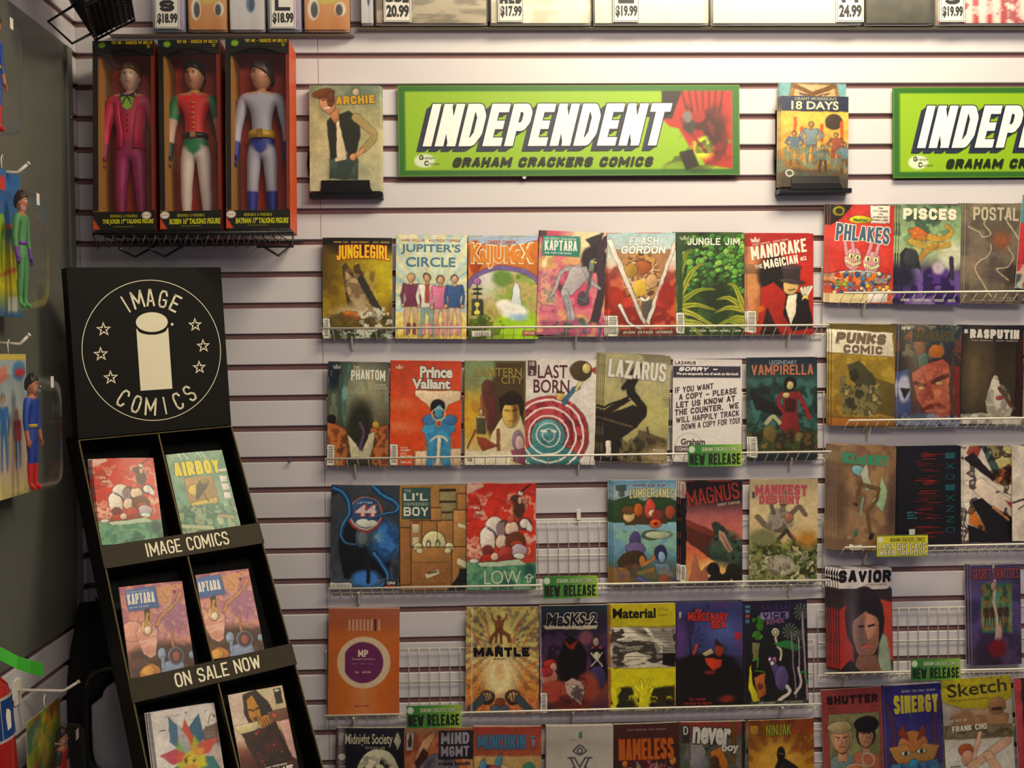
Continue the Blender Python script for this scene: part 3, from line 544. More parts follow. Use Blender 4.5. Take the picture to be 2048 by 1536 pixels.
def A8():
    a = Art(bgc='4a4a3c'); a.g('283438', '50584c', '58543c', '383428', '503c28'); a.e(.62, .35, .4, .5, 'a8a080', soft=.3, a=.6); a.e(.1, .2, .12, .2, '1c2838', soft=.08)
    a.cv([(.35, .05), (.25, .5), (.3, .9)], .07, '4c7068'); a.cv([(.2, .2), (.2, .6), (.15, .85)], .05, '405c54'); a.cv([(.55, .1), (.7, .6), (.85, 1.0)], .07, '8c9078', a=.7); a.e(.28, .45, .06, .1, '78a098', soft=.03); a.n(['889c90'], 9, .5, 5, cut=(.65, 1), box=(0, .1, 1, .9), sy=.4); a.e(.55, .9, .22, .35, '28281c', soft=.15)
    a.e(.06, .84, .08, .08, '181818'); a.p([(0, .88), (.2, .92), (.35, 1.1), (.3, 1.5), (0, 1.5)], 'a85c30'); a.n(['7a3c20', 'c87840', '4c2c20'], 7, .7, 9, box=(0, .95, .35, 1.5)); a.p([(.72, .95), (1, .9), (1, 1.5), (.7, 1.4)], 'a05428'); a.n(['6a3420', 'c07038', '3c2418'], 7, .7, 10, box=(.72, .95, 1, 1.5)); a.e(.8, .9, .05, .05, 'c89838')
    a.p([(.33, 1.05), (.42, 1.12), (.58, 1.3), (.68, 1.05), (.78, 1.0), (.74, 1.25), (.7, 1.38), (.4, 1.38)], 'c8c0a0'); a.l([(.55, .88), (.6, 1.0), (.55, 1.25)], .05, '5c4468'); a.g('3c3828', '282820', box=(.35, 1.4, .75, 1.5))
    a.p([(.08, .03), (.12, .07), (.14, .02), (.17, .07), (.21, .03), (.2, .1), (.09, .1)], '98a8a8'); a.t('THE', .42, .05, .1, .05, 'dcd8c8'); a.t('PHANTOM', .38, .12, .56, .14, 'e8e4d8', b=.06, arc=.1, taper=.1); a.t('KINGS', .78, .31, .17, .035, 'c8c4b0'); a.t('WATCH', .77, .355, .2, .035, 'c8c4b0'); a.bar(0, 1.2, .12, .3); return a
def A9():
    a = Art(bgc='d84c20'); a.g('c04028', 'd04c28', 'd85020', 'd84818', 'd85020'); a.e(.15, .62, .2, .06, 'e89060', soft=.1, a=.5); a.e(.15, .95, .2, .08, 'e89468', soft=.1, a=.5)
    a.p([(.35, .42), (.98, .42), (.98, .55), (.82, .62), (.78, .72), (.6, .72), (.5, .6), (.35, .5)], 'e0c8a8'); a.p([(.35, 1.3), (.6, 1.28), (1, 1.24), (1, 1.5), (.35, 1.5)], 'e0c0a0'); a.r(.35, 1.27, .36, 1.5, 'c89070')
    a.p([(.52, .8), (.86, .8), (.9, .88), (.92, 1.0), (.85, 1.05), (.84, 1.2), (.86, 1.5), (.76, 1.5), (.7, 1.35), (.6, 1.5), (.5, 1.5), (.54, 1.2), (.5, 1.05), (.45, 1.0), (.5, .88)], '3890c0'); a.e(.55, .84, .09, .07, '3c70a8'); a.e(.85, .84, .09, .07, '3c70a8'); a.n(['2c5c90', '48a0d0'], 12, .35, 8, ell=(.68, 1.15, .22, .4)); a.e(.67, .66, .1, .11, '1c1818'); a.e(.68, .72, .055, .09, '48a0c8'); a.e(.68, .89, .045, .06, 'e8dccc'); a.e(.68, .89, .03, .04, 'c03c28')
    a.ring(.68, .76, .09, .02, 'd8c8a0', .8); a.r(.66, 1.08, .71, 1.5, 'd8d0b8'); a.cv([(.58, 1.14), (.64, 1.09), (.74, 1.09), (.8, 1.14)], .03, 'd8d0b8')
    a.t('Prince', .41, .07, .46, .17, 'dcd8d0', '504848', b=.05); a.t('Valiant', .3, .25, .54, .15, 'dcd8d0', '504848', b=.05); a.p([(.06, .05), (.09, .09), (.12, .04), (.15, .09), (.18, .05), (.17, .12), (.07, .12)], 'e8a890'); a.bar(0, 1.2, .11, .3); a.t('NATE', .15, 1.235, .1, .025, 'f0c8b0'); a.t('COSBY', .15, 1.27, .14, .03, 'f4e0d0'); a.t('BEN', .15, 1.32, .08, .025, 'f0c8b0'); a.t('McCOOL', .15, 1.355, .17, .03, 'f4e0d0'); a.t('SALAS', .16, 1.44, .14, .03, 'f4e0d0'); return a
def A10():
    a = Art(bgc='8a8048'); a.g('7a9068', '8a8c58', 'b89838', 'c8a858', 'd8c8a0'); a.p([(.5, 0), (1, 0), (1, 1.0), (.45, 1.1), (.3, .9), (.3, .5), (.5, .2)], '4a3820', soft=.08); a.e(.38, .42, .1, .15, '58342c'); a.p([(.25, .5), (.5, .45), (.52, .9), (.4, 1.0), (.28, .8)], '60302c'); a.e(.1, .8, .2, .25, 'd0a020', soft=.2, a=.8); a.n(['b87038', 'd8b040'], 6, .4, 5, box=(0, .4, .3, .9))
    a.e(.78, .65, .2, .22, '281c12'); a.p([(.62, .8), (.9, .75), (1, 1.0), (1, 1.5), (.35, 1.3), (.45, 1.05)], 'd8c8a0'); a.e(.76, .76, .14, .2, 'd0ac58'); a.p([(.76, .6), (.9, .62), (.88, .85), (.8, .95)], '6c4820', .55, .04); a.l([(.66, .71), (.74, .72)], .015, '4a3018'); a.l([(.8, .72), (.87, .7)], .015, '3a2414'); a.l([(.72, .87), (.8, .87)], .015, '8a4830'); a.e(.76, .56, .18, .08, '241a12'); a.l([(.55, 1.0), (.56, 1.3)], .05, '8a5038')
    a.fig(.27, .68, .62, 'c8a880', 'c8bc90', None, '88704c', wid=.8); a.p([(.2, .82), (.34, .82), (.34, 1.05), (.2, 1.05)], '4a4834'); a.e(.88, 1.15, .1, .14, '8a7090'); a.e(.9, 1.18, .07, .11, 'c8a8a8'); a.p([(.76, 1.3), (1, 1.25), (1, 1.5), (.82, 1.45)], '804458'); a.g('dcd0b8', 'e4dcc8', box=(0, 1.3, .75, 1.5)); a.p([(.2, 1.1), (.35, 1.12), (.55, 1.22), (.3, 1.3), (.22, 1.2)], '90402c'); a.l([(.18, 1.0), (.05, 1.25)], .03, '7a4030')
    a.t('LANTERN', .18, .1, .76, .12, '94803c', b=.01); a.t('CITY', .6, .22, .36, .11, '98803c', b=.01); a.t('10', .05, 1.4, .07, .05, '4a3428'); return a
def A11():
    a = Art(bgc='dcd4d0'); X, Y = .33, 1.08
    a.e(X, Y, .58, .55, 'a03440'); a.n(['7a2430', 'c04a50', '882838'], 9, .8, 3, ell=(X, Y, .58, .56)); a.sp(60, .035, ['c85858', '882834'], seed=4, st=.8, ell=(X, Y, .56, .54)); a.e(X, Y+.02, .24, .26, '48868c'); a.p([(0, 1.3), (.15, 1.18), (.5, 1.2), (.75, 1.35), (.8, 1.5), (0, 1.5)], '3c7c84'); a.e(X, Y-.03, .17, .2, '5c98a0'); a.n(['387078'], 8, .5, 6, ell=(X, Y, .18, .22), cut=(.5, 1)); a.l([(X-.1, Y-.06), (X-.04, Y-.05)], .03, 'e8e8e0'); a.l([(X+.05, Y-.06), (X+.11, Y-.05)], .03, 'e8e8e0'); a.n(['204c54'], 14, .6, 8, box=(.2, 1.1, .5, 1.22), cut=(.55, 1))
    for r, w_ in ((.09, .012), (.17, .015), (.28, .022), (.39, .025), (.5, .028)): a.ring(X, Y, r, w_, 'ece6de')
    a.l([(.55, .62), (.68, .42), (.75, .4)], .06, '3c6c88'); a.cv([(.72, .42), (.8, .28), (.92, .15)], .05, 'd0c080'); a.e(.78, .16, .16, .14, '4a3a28'); a.e(.86, .13, .06, .07, 'd0b870'); a.p([(.92, .15), (1, .1), (1, .2)], 'a03030'); a.e(.5, .52, .055, .07, 'd0b068'); a.l([(.45, .47), (.55, .47)], .03, '4a4028')
    a.r(.03, .02, .14, .24, '4c3438'); a.t('10', .05, .04, .07, .06, 'dcd0c8'); a.t('2', .06, .16, .05, .06, 'dcd0c8'); a.t('LAST', .17, .08, .42, .19, '5c2c38', b=.01); a.t('BORN', .11, .29, .51, .19, '5c2c38', b=.01); return a
def A12():
    a = Art(bgc='8a8468'); a.g('948c78', 'a09878', 'aca060', '8c8450', '3c3420'); a.n(['6c6450', 'b0a878', 'c0b87c'], 3, .6, 17); a.e(.75, .8, .25, .2, 'b8b070', soft=.15)
    K = '241c18'; a.cv([(.52, .2), (.44, .32), (.4, .5), (.5, .62), (.62, .78), (.5, .95)], .16, K, w2=.08); a.p([(.3, .5), (.25, .46), (.5, .2), (.53, .22)], K); a.p([(0, .78), (.35, .6), (.4, .64), (.1, .82), (.45, .7), (.6, .75), (.52, 1.0), (.3, 1.15), (.25, 1.5), (0, 1.5)], K); a.l([(0, .74), (.4, .58)], .03, K); a.l([(0, .9), (.45, 1.0)], .03, '58483a')
    a.p([(.5, 1.2), (.56, 1.05), (.95, 1.15), (1, 1.3), (.6, 1.4)], '5c5034'); a.n(['1c1814', '605438', '383020'], 8, .8, 6, box=(.2, 1.15, 1, 1.5)); a.e(.58, 1.25, .07, .07, '3c3828'); a.e(.95, 1.4, .3, .15, '988460', soft=.12); a.r(.68, 1.0, .7, 1.1, '3a3020')
    a.t('LAZARUS', .05, .06, .88, .25, 'd8d4cc', '989080', rot=-3, b=.05); a.r(.06, 1.23, .14, 1.42, 'dcd4c8'); a.e(.1, 1.22, .04, .02, 'e8e0d4'); a.t('RUCKA', .78, 1.3, .18, .035, 'd0c4a8'); a.t('ARCAS', .78, 1.42, .18, .035, 'd0c4a8'); return a
def A13():
    a = Art(bgc='dcd4d4', warp=0); a.det = .02; a.r(0, .1, .98, .27, '30283c'); a.r(0, 0, .36, .085, 'e4dcdc'); a.r(.36, 0, 1, .1, 'd8d0d2')
    a.t('LAZARUS', .03, .03, .3, .045, '2c2834', b=.03); a.t('SORRY -', .08, .115, .56, .06, 'e8e0e4', sh=.3, b=.04); a.t('We are temporarily out of stock on this book', .05, .19, .9, .055, 'e8e0e4')
    for k, (s_, x, y, w_) in enumerate((('IF YOU WANT', .03, .44, .56), ('A COPY - PLEASE', .09, .54, .84), ('LET US KNOW AT', .05, .655, .86), ('THE COUNTER.  WE', .03, .765, .93), ('WILL HAPPILY TRACK', .05, .875, .92), ('DOWN A COPY FOR YOU!', .13, .975, .85))):
        a.t(s_, x, y-.085+.06, w_, .085, '43343e', rot=7, sh=.12, b=.045)
    a.ring(.24, 1.28, .2, .008, 'a09898'); a.r(.03, 1.27, .3, 1.38, '4c444c'); a.t('Graham', .12, 1.16, .35, .09, '3a343c'); a.t('COMICS', .06, 1.29, .22, .05, 'd8d0d0'); return a
def A14():
    a = Art(bgc='2c4440'); a.g('1c2434', '2c4c48', '34605c', '2c3c30', '282c20'); a.n(['1a2824', '3c6c68', '284c44'], 4, .7, 6, box=(0, .3, 1, 1.3)); a.p([(.02, .45), (.45, .75), (.5, .85), (.1, .75)], '201c1c'); a.n(['141c18'], 12, .6, 14, cut=(.62, 1), box=(0, .4, 1, 1.2)); 
    a.e(.6, .38, .09, .1, '1c1410'); a.e(.6, .4, .045, .06, 'b8a870'); a.p([(.5, .5), (.72, .5), (.7, .75), (.75, 1.1), (.6, 1.25), (.45, 1.0), (.5, .75)], '7c2424'); a.cv([(.72, .52), (.8, .7), (.88, .88)], .06, '882428'); a.cv([(.5, .52), (.42, .65), (.5, .78)], .05, '882428'); a.e(.55, .55, .05, .04, 'c0b080'); a.cv([(.45, .95), (.35, .85), (.25, .95)], .06, 'a8a480'); a.r(.52, .6, .68, .8, '3a1818', .8); a.n(['60441c', '2c2414', '3c4420', '806838'], 7, .9, 9, box=(0, 1.05, 1, 1.45)); a.e(.3, 1.1, .1, .12, '68582c', a=.7); a.g('1c2028', '20242c', box=(0, 1.4, 1, 1.5))
    a.t('LEGENDARY', .3, .04, .4, .06, '8ca0b0', b=.01); a.t('VAMPIRELLA', .04, .11, .9, .14, 'b06c54', '3c2c28', b=.04, taper=.15); a.bar(0, 1.15, .12, .3); return a
def A15():
    a = Art(bgc='383c44'); a.g('4a4c50', '30343c', '20242c', '2c3440', '4c5c6c'); a.n(['202428', '48505c', '384450'], 4, .6, 7); a.p([(.1, .8), (.3, .45), (.8, .5), (.98, .8), (.8, 1.35), (.2, 1.35)], '14161c'); a.e(.78, .8, .22, .28, '3878c8', soft=.12); a.e(.66, .74, .1, .1, '70a0c8', soft=.08, a=.7); a.e(.52, 1.35, .2, .12, '4080d8', soft=.06); a.n(['10203c'], 8, .4, 8, ell=(.78, .8, .25, .3), cut=(.55, 1)); a.e(.48, .75, .12, .16, '485868'); a.e(.47, .76, .07, .1, '68747c'); a.l([(.5, .9), (.56, 1.15), (.55, 1.4)], .05, '181c24')
    a.e(.5, .42, .26, .26, 'b8443c'); a.e(.5, .41, .235, .24, 'd8d4cc'); a.e(.5, .4, .22, .22, '34507c'); a.e(.52, .55, .16, .06, 'dcdcd4', a=.8)
    for pts in ([(.05, .05), (.2, .15), (.28, .38), (.2, .55), (.16, .75), (.25, .85), (.4, .86)], [(.62, .02), (.75, .15), (.88, .22), (.97, .28), (.95, .38), (.7, .44), (.55, .5)], [(.65, 1.0), (.75, 1.15), (.85, 1.35), (.7, 1.48), (.4, 1.47)]): a.cv(pts, .1, '1c3c74', w2=.02); a.cv([(x-.012, y-.01) for x, y in pts], .04, '3c8cc8', w2=.01)
    a.t('LETTER', .38, .24, .22, .03, 'a8bcd0'); a.t('44', .35, .29, .3, .16, 'd8c8c8', 'b84848', b=.03, sh=.1); a.bar(0, 1.42, .32, .08, False); a.r(.8, 1.38, .97, 1.45, '18181c'); a.t('ONI', .83, 1.39, .12, .045, 'e8e4dc'); a.r(.8, 1.45, .97, 1.5, 'b82830'); return a
def A16():
    a = Art(bgc='a87840', warp=.003); a.g('b88848', 'a87840', 'b07c44', 'a06c38'); a.r(.6, .08, .84, .5, '98885c'); a.r(.6, .06, .84, .09, '2c2418')
    for y in (.23, .38): a.r(.6, y, .84, y+.02, '2c2418')
    for b in ((.0, .6, .18, 1.5), (.16, .5, .36, .88), (.33, .5, .56, .88), (.56, .5, .8, .88), (.8, .35, 1, .88), (.86, .12, 1, .36), (.17, .88, .78, 1.42), (.78, .88, 1, 1.42), (0, 1.42, 1, 1.5), (.46, .32, .62, .52)):
        a.r(b[0], b[1], b[2], b[3], random.Random(int(b[0]*100)).choice(['b07c44', 'a87440', 'b8844c', 'a06c3c'])); a.rule(b[0], b[1], b[2], b[1]+.008, '402c1c'); a.rule(b[0], b[1], b[0]+.008, b[3], '503820')
    for x in (.19, ): a.r(x, .55, x+.1, .68, 'd8c8a8'); a.r(x, .74, x+.1, .86, 'd8c8a8'); a.r(x, .52, x+.1, .55, 'a04030')
    a.e(.51, .83, .18, .18, 'e0d8a8'); a.ring(.51, .83, .18, .012, '4c4030'); a.r(.18, .885, .77, 1.1, 'b07c44'); a.rule(.18, .88, .78, .889, '402c1c')
    for x in (.43, .57): a.e(x, .84, .032, .05, '5c4c34'); a.e(x, .85, .02, .04, 'e8e0b8')
    for q in (-1, 1): a.e(.51+q*.24, .88, .07, .05, 'dcd4a4', rot=q*20); a.e(.51+q*.21, .94, .05, .035, 'dcd4a4')
    a.p([(.38, 1.27), (.58, 1.2), (.6, 1.27), (.4, 1.34)], 'dcd0a8'); a.t('Reminders', .42, 1.24, .15, .035, '3c3020', rot=12); a.p([(.87, 1.04), (1, 1.1), (1, 1.2), (.85, 1.13)], 'd8cca8'); a.p([(.88, .54), (1, .58), (1, .64), (.87, .6)], 'd8cca8'); a.p([(.72, 1.5), (.88, 1.3), (.9, 1.2), (1, 1.2), (1, 1.5)], '1c1c1c')
    a.r(.04, .04, .46, .48, '385c5c'); a.t('THE', .07, .06, .1, .04, 'd8d8c8', b=0); a.t("LI'L", .06, .11, .36, .11, 'e4e0d0', b=.02); a.t('DEPRESSED', .07, .25, .36, .04, 'd8d8c8', b=-.01); a.t('BOY', .06, .31, .37, .13, 'e4e0d0', b=.03); return a
def lowart(a):
    a.g('c82c20', 'd03424', 'd43828', 'c83828', 'c04030', box=(0, 0, 1, 1.13)); a.n(['e8b8a0', 'd03c28'], 9, .7, 5, box=(0, .1, 1, 1.05), cut=(0, .3)); a.n(['a02018'], 7, .5, 8, box=(0, .05, 1, .6), cut=(.62, 1)); a.n(['e8d0c0'], 12, .9, 11, box=(.04, .3, .25, .48), cut=(.45, 1)); a.n(['f0c8b0'], 9, .8, 12, box=(0, .82, .3, 1.05), cut=(.6, 1)); a.n(['f0c8b0'], 8, .8, 13, box=(.85, .75, 1, 1.05), cut=(.5, 1))
    a.e(.75, .36, .09, .14, '4c2c20', soft=.04); a.e(.77, .14, .035, .035, 'e4d8cc'); a.e(.7, .22, .07, .05, '503028'); a.e(.76, .24, .03, .05, 'd8a880'); a.l([(.78, .12), (.92, .02)], .025, '3a2424'); a.e(.84, .26, .04, .03, 'b87060')
    a.e(.4, .6, .13, .13, 'e8dcd0', rot=-35); a.e(.3, .8, .105, .19, 'ece0d4', rot=-8); a.cv([(.3, .63), (.4, .7), (.46, .82)], .02, '54346c'); a.e(.55, .65, .12, .13, '5c3c48'); 
    for k in range(5): a.rule(.44+.022*k, .55, .45+.022*k, .74, 'c0a8a8')
    a.e(.65, .64, .1, .1, 'e8c8b0'); a.ring(.65, .64, .1, .01, '5c3c3c'); a.e(.84, .58, .1, .09, '50384c'); a.e(.83, .57, .065, .07, 'e4d4cc'); a.p([(.88, .5), (.95, .62), (.93, .7), (.86, .66)], 'dcd0c8'); a.e(.63, .5, .05, .06, 'c85840')
    a.e(.5, .82, .08, .1, 'e0c8b4'); a.e(.7, .82, .14, .13, '6c3828'); a.e(.72, .86, .1, .05, 'a84028'); a.e(.75, .95, .12, .09, 'c0a8b8'); a.e(.56, .98, .1, .1, 'b04038'); a.e(.3, .95, .08, .08, '7c3430'); a.e(.33, 1.06, .12, .07, 'b02c20'); a.e(.4, 1.03, .06, .05, 'e8c0a8'); a.e(.6, 1.06, .1, .05, '983028'); a.e(.76, 1.03, .08, .04, 'd0d8cc')
    a.g('5c9474', '4a8068', '3c7460', '408068', box=(0, 1.12, 1, 1.5)); a.n(['2c6050', '78ac88', '448468'], 5, .7, 14, box=(0, 1.1, 1, 1.5)); a.p([(.15, 1.12), (.75, 1.08), (.9, 1.16), (.2, 1.18)], 'b8ccb0'); a.e(.1, 1.09, .07, .03, 'd8dccc'); a.e(.9, 1.25, .08, .12, '285448', soft=.05); a.p([(0, 0), (.22, 0), (.25, .04), (.12, .1), (0, .16)], 'e0b0a0', .8)
def A17():
    a = Art(); lowart(a)
    for s_, x, w_ in (('L', .25, .09), ('O', .35, .17), ('W', .53, .25)): a.t(s_, x, 1.23, w_, .19, 'd8e0c4', b=-.015)
    a.l([(.9, 1.28), (.84, 1.33), (.88, 1.33), (.88, 1.4), (.92, 1.4), (.92, 1.33), (.96, 1.33), (.9, 1.28)], .015, 'd8e4d0'); return a
def A18():
    a = Art(bgc='6090a8'); a.g('6c9cc0', 'a8c0c8', '304838', '70a8b8', '80a8c0', '5c8ca0', '485c50', '584438'); a.p([(0, .3), (.3, .2), (.5, .3), (.7, .18), (1, .3), (1, .62), (0, .62)], '2c4828'); a.g('88b4c4', '7ca8c4', box=(0, .6, 1, .95)); a.p([(.08, .42), (.9, .42), (.85, .62), (.2, .63)], '50381f'); a.e(.25, .5, .09, .09, 'd8b880'); a.e(.24, .42, .11, .06, '6c4c20'); a.e(.4, .42, .07, .1, 'b85c20'); a.e(.58, .4, .08, .14, 'c84838'); a.e(.61, .46, .045, .05, 'e0b898'); a.l([(.7, .48), (.66, .6)], .15, '88302c'); a.e(.67, .62, .09, .06, 'd85820'); a.e(.67, .62, .03, .02, '281810'); a.e(.9, .45, .07, .1, 'a04828')
    a.n(['4c8c68', '88b898', '6c98b8'], 5, .7, 6, box=(0, .7, 1, 1.1)); a.e(.35, .85, .09, .12, '4c4474'); a.e(.35, .98, .15, .1, '6c5c90'); a.e(.6, .78, .14, .07, '58604c'); a.e(.7, .78, .2, .05, 'b8c0a0'); a.e(.3, 1.15, .22, .14, '40301c', rot=-10); a.e(.46, 1.15, .05, .08, 'b87838'); a.l([(.45, 1.22), (.6, 1.15), (.66, 1.08)], .05, 'b87838'); a.e(.75, 1.05, .1, .12, '282c50'); a.e(.76, 1.1, .055, .08, '8ca8d0'); a.p([(.65, 1.2), (.85, 1.2), (.98, 1.4), (.7, 1.35)], '7088a8'); a.e(.35, 1.28, .08, .1, '703038'); a.l([(.4, 1.33), (.62, 1.28)], .06, 'b08040'); a.e(.1, 1.38, .18, .14, '9c6c3c'); a.e(.8, 1.42, .09, .06, 'a03438'); a.n(['3c6848', '7c6038', '484478'], 7, .5, 18, box=(0, 1.2, 1, 1.5)); a.cv([(.4, 1.4), (.5, 1.45), (.6, 1.48)], .06, '5c5ca0')
    a.t('LUMBERJANES', .26, .12, .7, .13, 'd0cc98', '5c5840', b=.05, arc=.1); a.t('WATTERS  ELLIS  ALLEN', .32, .05, .5, .03, '8c4860'); a.p([(.05, .06), (.2, .06), (.2, .13), (.125, .17), (.05, .13)], '485850'); a.e(.13, .19, .04, .04, '586058'); return a
def A19():
    a = Art(bgc='b04c38'); a.g('241820', '302028', 'a85c5c', 'c86858', 'd06848', 'd88850', 'e0a858'); a.p([(.1, .56), (.6, .78), (.95, .95), (.6, 1.2), (.1, .88)], '54281c'); a.p([(.1, .56), (.6, .78), (.5, .82), (.1, .66)], '7c3428'); a.e(.5, 1.38, .25, .2, 'f0c470', soft=.15); a.p([(.14, 1.5), (.2, 1.25), (.24, 1.08), (.28, 1.25), (.34, 1.35), (.42, 1.25), (.45, 1.5)], 'b06850')
    a.p([(.5, .62), (.58, .6), (.72, .7), (.85, .88), (1, .86), (1, 1.4), (.75, 1.2), (.5, 1.15), (.42, .98), (.6, .9)], '283830'); a.n(['182420', '485c4c', '304438'], 7, .7, 5, ell=(.75, 1.0, .3, .3)); a.p([(.62, .72), (.7, .76), (.86, 1.02), (.78, 1.06), (.62, .85)], 'b08870'); a.l([(.66, .78), (.8, 1.02)], .015, '5c3c30'); a.sp(14, .08, ['241c18', '1c1814'], box=(.5, 1.3, 1, 1.5), seed=3); a.g('141014', '14141a', box=(0, .25, .1, 1.5)); a.r(0, 0, .09, .25, 'dcc8c0'); a.t('VALIANT', .02, .03, .05, .2, 'a83c34'); a.bar(0, 1.23, .1, .25)
    a.t('MAGNUS', .13, .14, .84, .24, 'b03c2c', rot=9, b=.03); a.t('ROBOT FIGHTER', .6, .33, .36, .04, 'c8b0a0', rot=6); return a
def A20():
    a = Art(bgc='c0a878'); a.g('b4a480', 'ccb68c', 'd4bc8c', 'c0a46c', '706840', '686444'); a.cv([(.12, .55), (.25, .68), (.42, .72), (.5, .5)], .07, '706454'); a.e(.45, .6, .17, .16, '847868', rot=-25); a.n(['5c5044', 'a0948c', '786c5c'], 8, .7, 6, ell=(.45, .6, .22, .2)); a.cv([(.35, .5), (.3, .3), (.32, .22)], .05, '645848'); a.cv([(.5, .45), (.47, .28), (.52, .2)], .06, '746858'); a.cv([(.62, .5), (.72, .4), (.82, .52)], .06, '6c5c50'); a.ring(.5, .32, .06, .02, '503c30'); a.e(.58, .56, .06, .07, 'a06c50'); a.l([(.55, .75), (.75, 1.0)], .05, '3c3830'); a.l([(.55, .75), (.42, .88)], .05, '3c3830'); a.l([(.6, .78), (.78, 1.02)], .02, 'a86040')
    a.n(['3c4428', '8c8c50', '606838', '2c3018', 'b0a878'], 7, .95, 16, box=(0, .88, 1, 1.5), sx=1); a.e(.2, .85, .22, .12, '787850', soft=.06); a.e(.85, .88, .15, .12, 'b87c28', soft=.1, a=.8); a.e(.45, 1.25, .2, .15, '98907c', a=.8, soft=.05); a.n(['54483c', 'b0a898'], 10, .6, 9, ell=(.45, 1.25, .22, .17)); a.cv([(.35, 1.0), (.6, 1.1), (.75, 1.2)], .06, '4c5c24'); a.n(['e0dcc0'], 14, .5, 4, box=(0, 1.0, 1, 1.5), cut=(.72, 1))
    a.t('MANIFEST', .08, .1, .76, .14, 'b8505c', 'c88878', b=.06, taper=.1, arc=.1); a.t('DESTINY', .14, .24, .6, .12, 'b8505c', 'c88878', b=.06); a.r(.04, .2, .08, .28, '4c4c50'); return a
def A21():
    a = Art(bgc='c86428', warp=0); a.det = .03; a.g('a85c48', 'c46830', 'c86424', 'c86830', 'cc7444'); a.g('b8642c', 'cc6c2c', 'd08450', 'cc6828', 'c06028', box=(0, .6, 1, 1.5), h=True); a.e(.5, .76, .375, .365, 'd8c0a0'); a.e(.49, .76, .285, .29, '6c2c5c'); a.p([(.19, .6), (.235, .58), (.235, .94), (.19, .92)], 'd8c0a0')
    for k in range(9): a.rule(.28+.052*k, .15, .31+.052*k, .31, '5c2c38' if k == 7 else 'd0a088')
    a.t('MP', .42, .58, .14, .1, 'e4ccc0', b=.06); a.t('THE MANHATTAN PROJECTS', .33, .7, .33, .025, 'c8a0a8'); a.t('HICKMAN   PITARRA   BELLAIRE', .33, .77, .31, .015, 'b088a0'); a.t('24', .38, .88, .05, .03, 'd8b8b8'); a.t('$3.50', .48, .88, .12, .03, 'd8b8b8'); a.t('NICK PITARRA', .38, 1.36, .2, .022, '8c3c38'); return a
def A22():
    a = Art(bgc='c8b060'); a.g('b0a058', 'd0c070', 'e0c880', 'd89040', 'b85c38'); a.rays(.48, .55, 26, '443440', .12, .75, .42); a.n(['d8cc78', 'c8a850'], 9, .75, 5, box=(0, 0, 1, .75), cut=(.4, .62)); a.n(['54404c'], 10, .5, 15, box=(0, 0, 1, .75), cut=(.7, 1)); a.e(.47, .35, .18, .3, 'd8c878', soft=.15, a=.9)
    a.rays(.47, 1.05, 24, 'b04430', .2, .9, .45, .2); 
    a.n(['e8b860', 'd07838'], 8, .75, 6, box=(0, .75, 1, 1.5), cut=(.42, .65)); a.e(.47, .98, .22, .3, 'f4e4a8', soft=.2); a.e(.47, .92, .08, .12, 'e8c088', soft=.03); a.fig(.45, .12, .4, '7c4424', '844a28', '6c3c20', '603820', 'up', 1.2); a.l([(.45, .33), (.36, .42), (.33, .5)], .04, '7c4424'); a.l([(.47, .33), (.58, .4), (.6, .48)], .04, '7c4424')
    for q in (-1, 1): a.e(.47+q*.17, 1.28, .1, .1, '3c2c28'); a.e(.47+q*.18, 1.27, .07, .06, 'd0a878'); [a.l([(.47+q*(.12+.04*k), 1.2), (.47+q*(.14+.04*k), 1.32)], .02, '604030') for k in range(4)]; a.l([(.47+q*.25, 1.3), (.47+q*.4, 1.45)], .1, '3c4850')
    a.e(.47, 1.45, .12, .08, '485c70'); a.e(.47, 1.35, .06, .06, '7c3c28'); a.r(.07, 0, .1, 1.5, 'e8dcb8', .35)
    a.t('MANTLE', .11, .57, .76, .13, '141018', b=.07, sh=-.05); a.p([(.45, .52), (.5, .58), (.45, .64), (.4, .58)], 'e4d8a0'); a.p([(.45, .54), (.49, .58), (.45, .62), (.41, .58)], '181818'); a.t('BRISSON LEVEL', .38, .72, .16, .022, '3c2c28'); return a
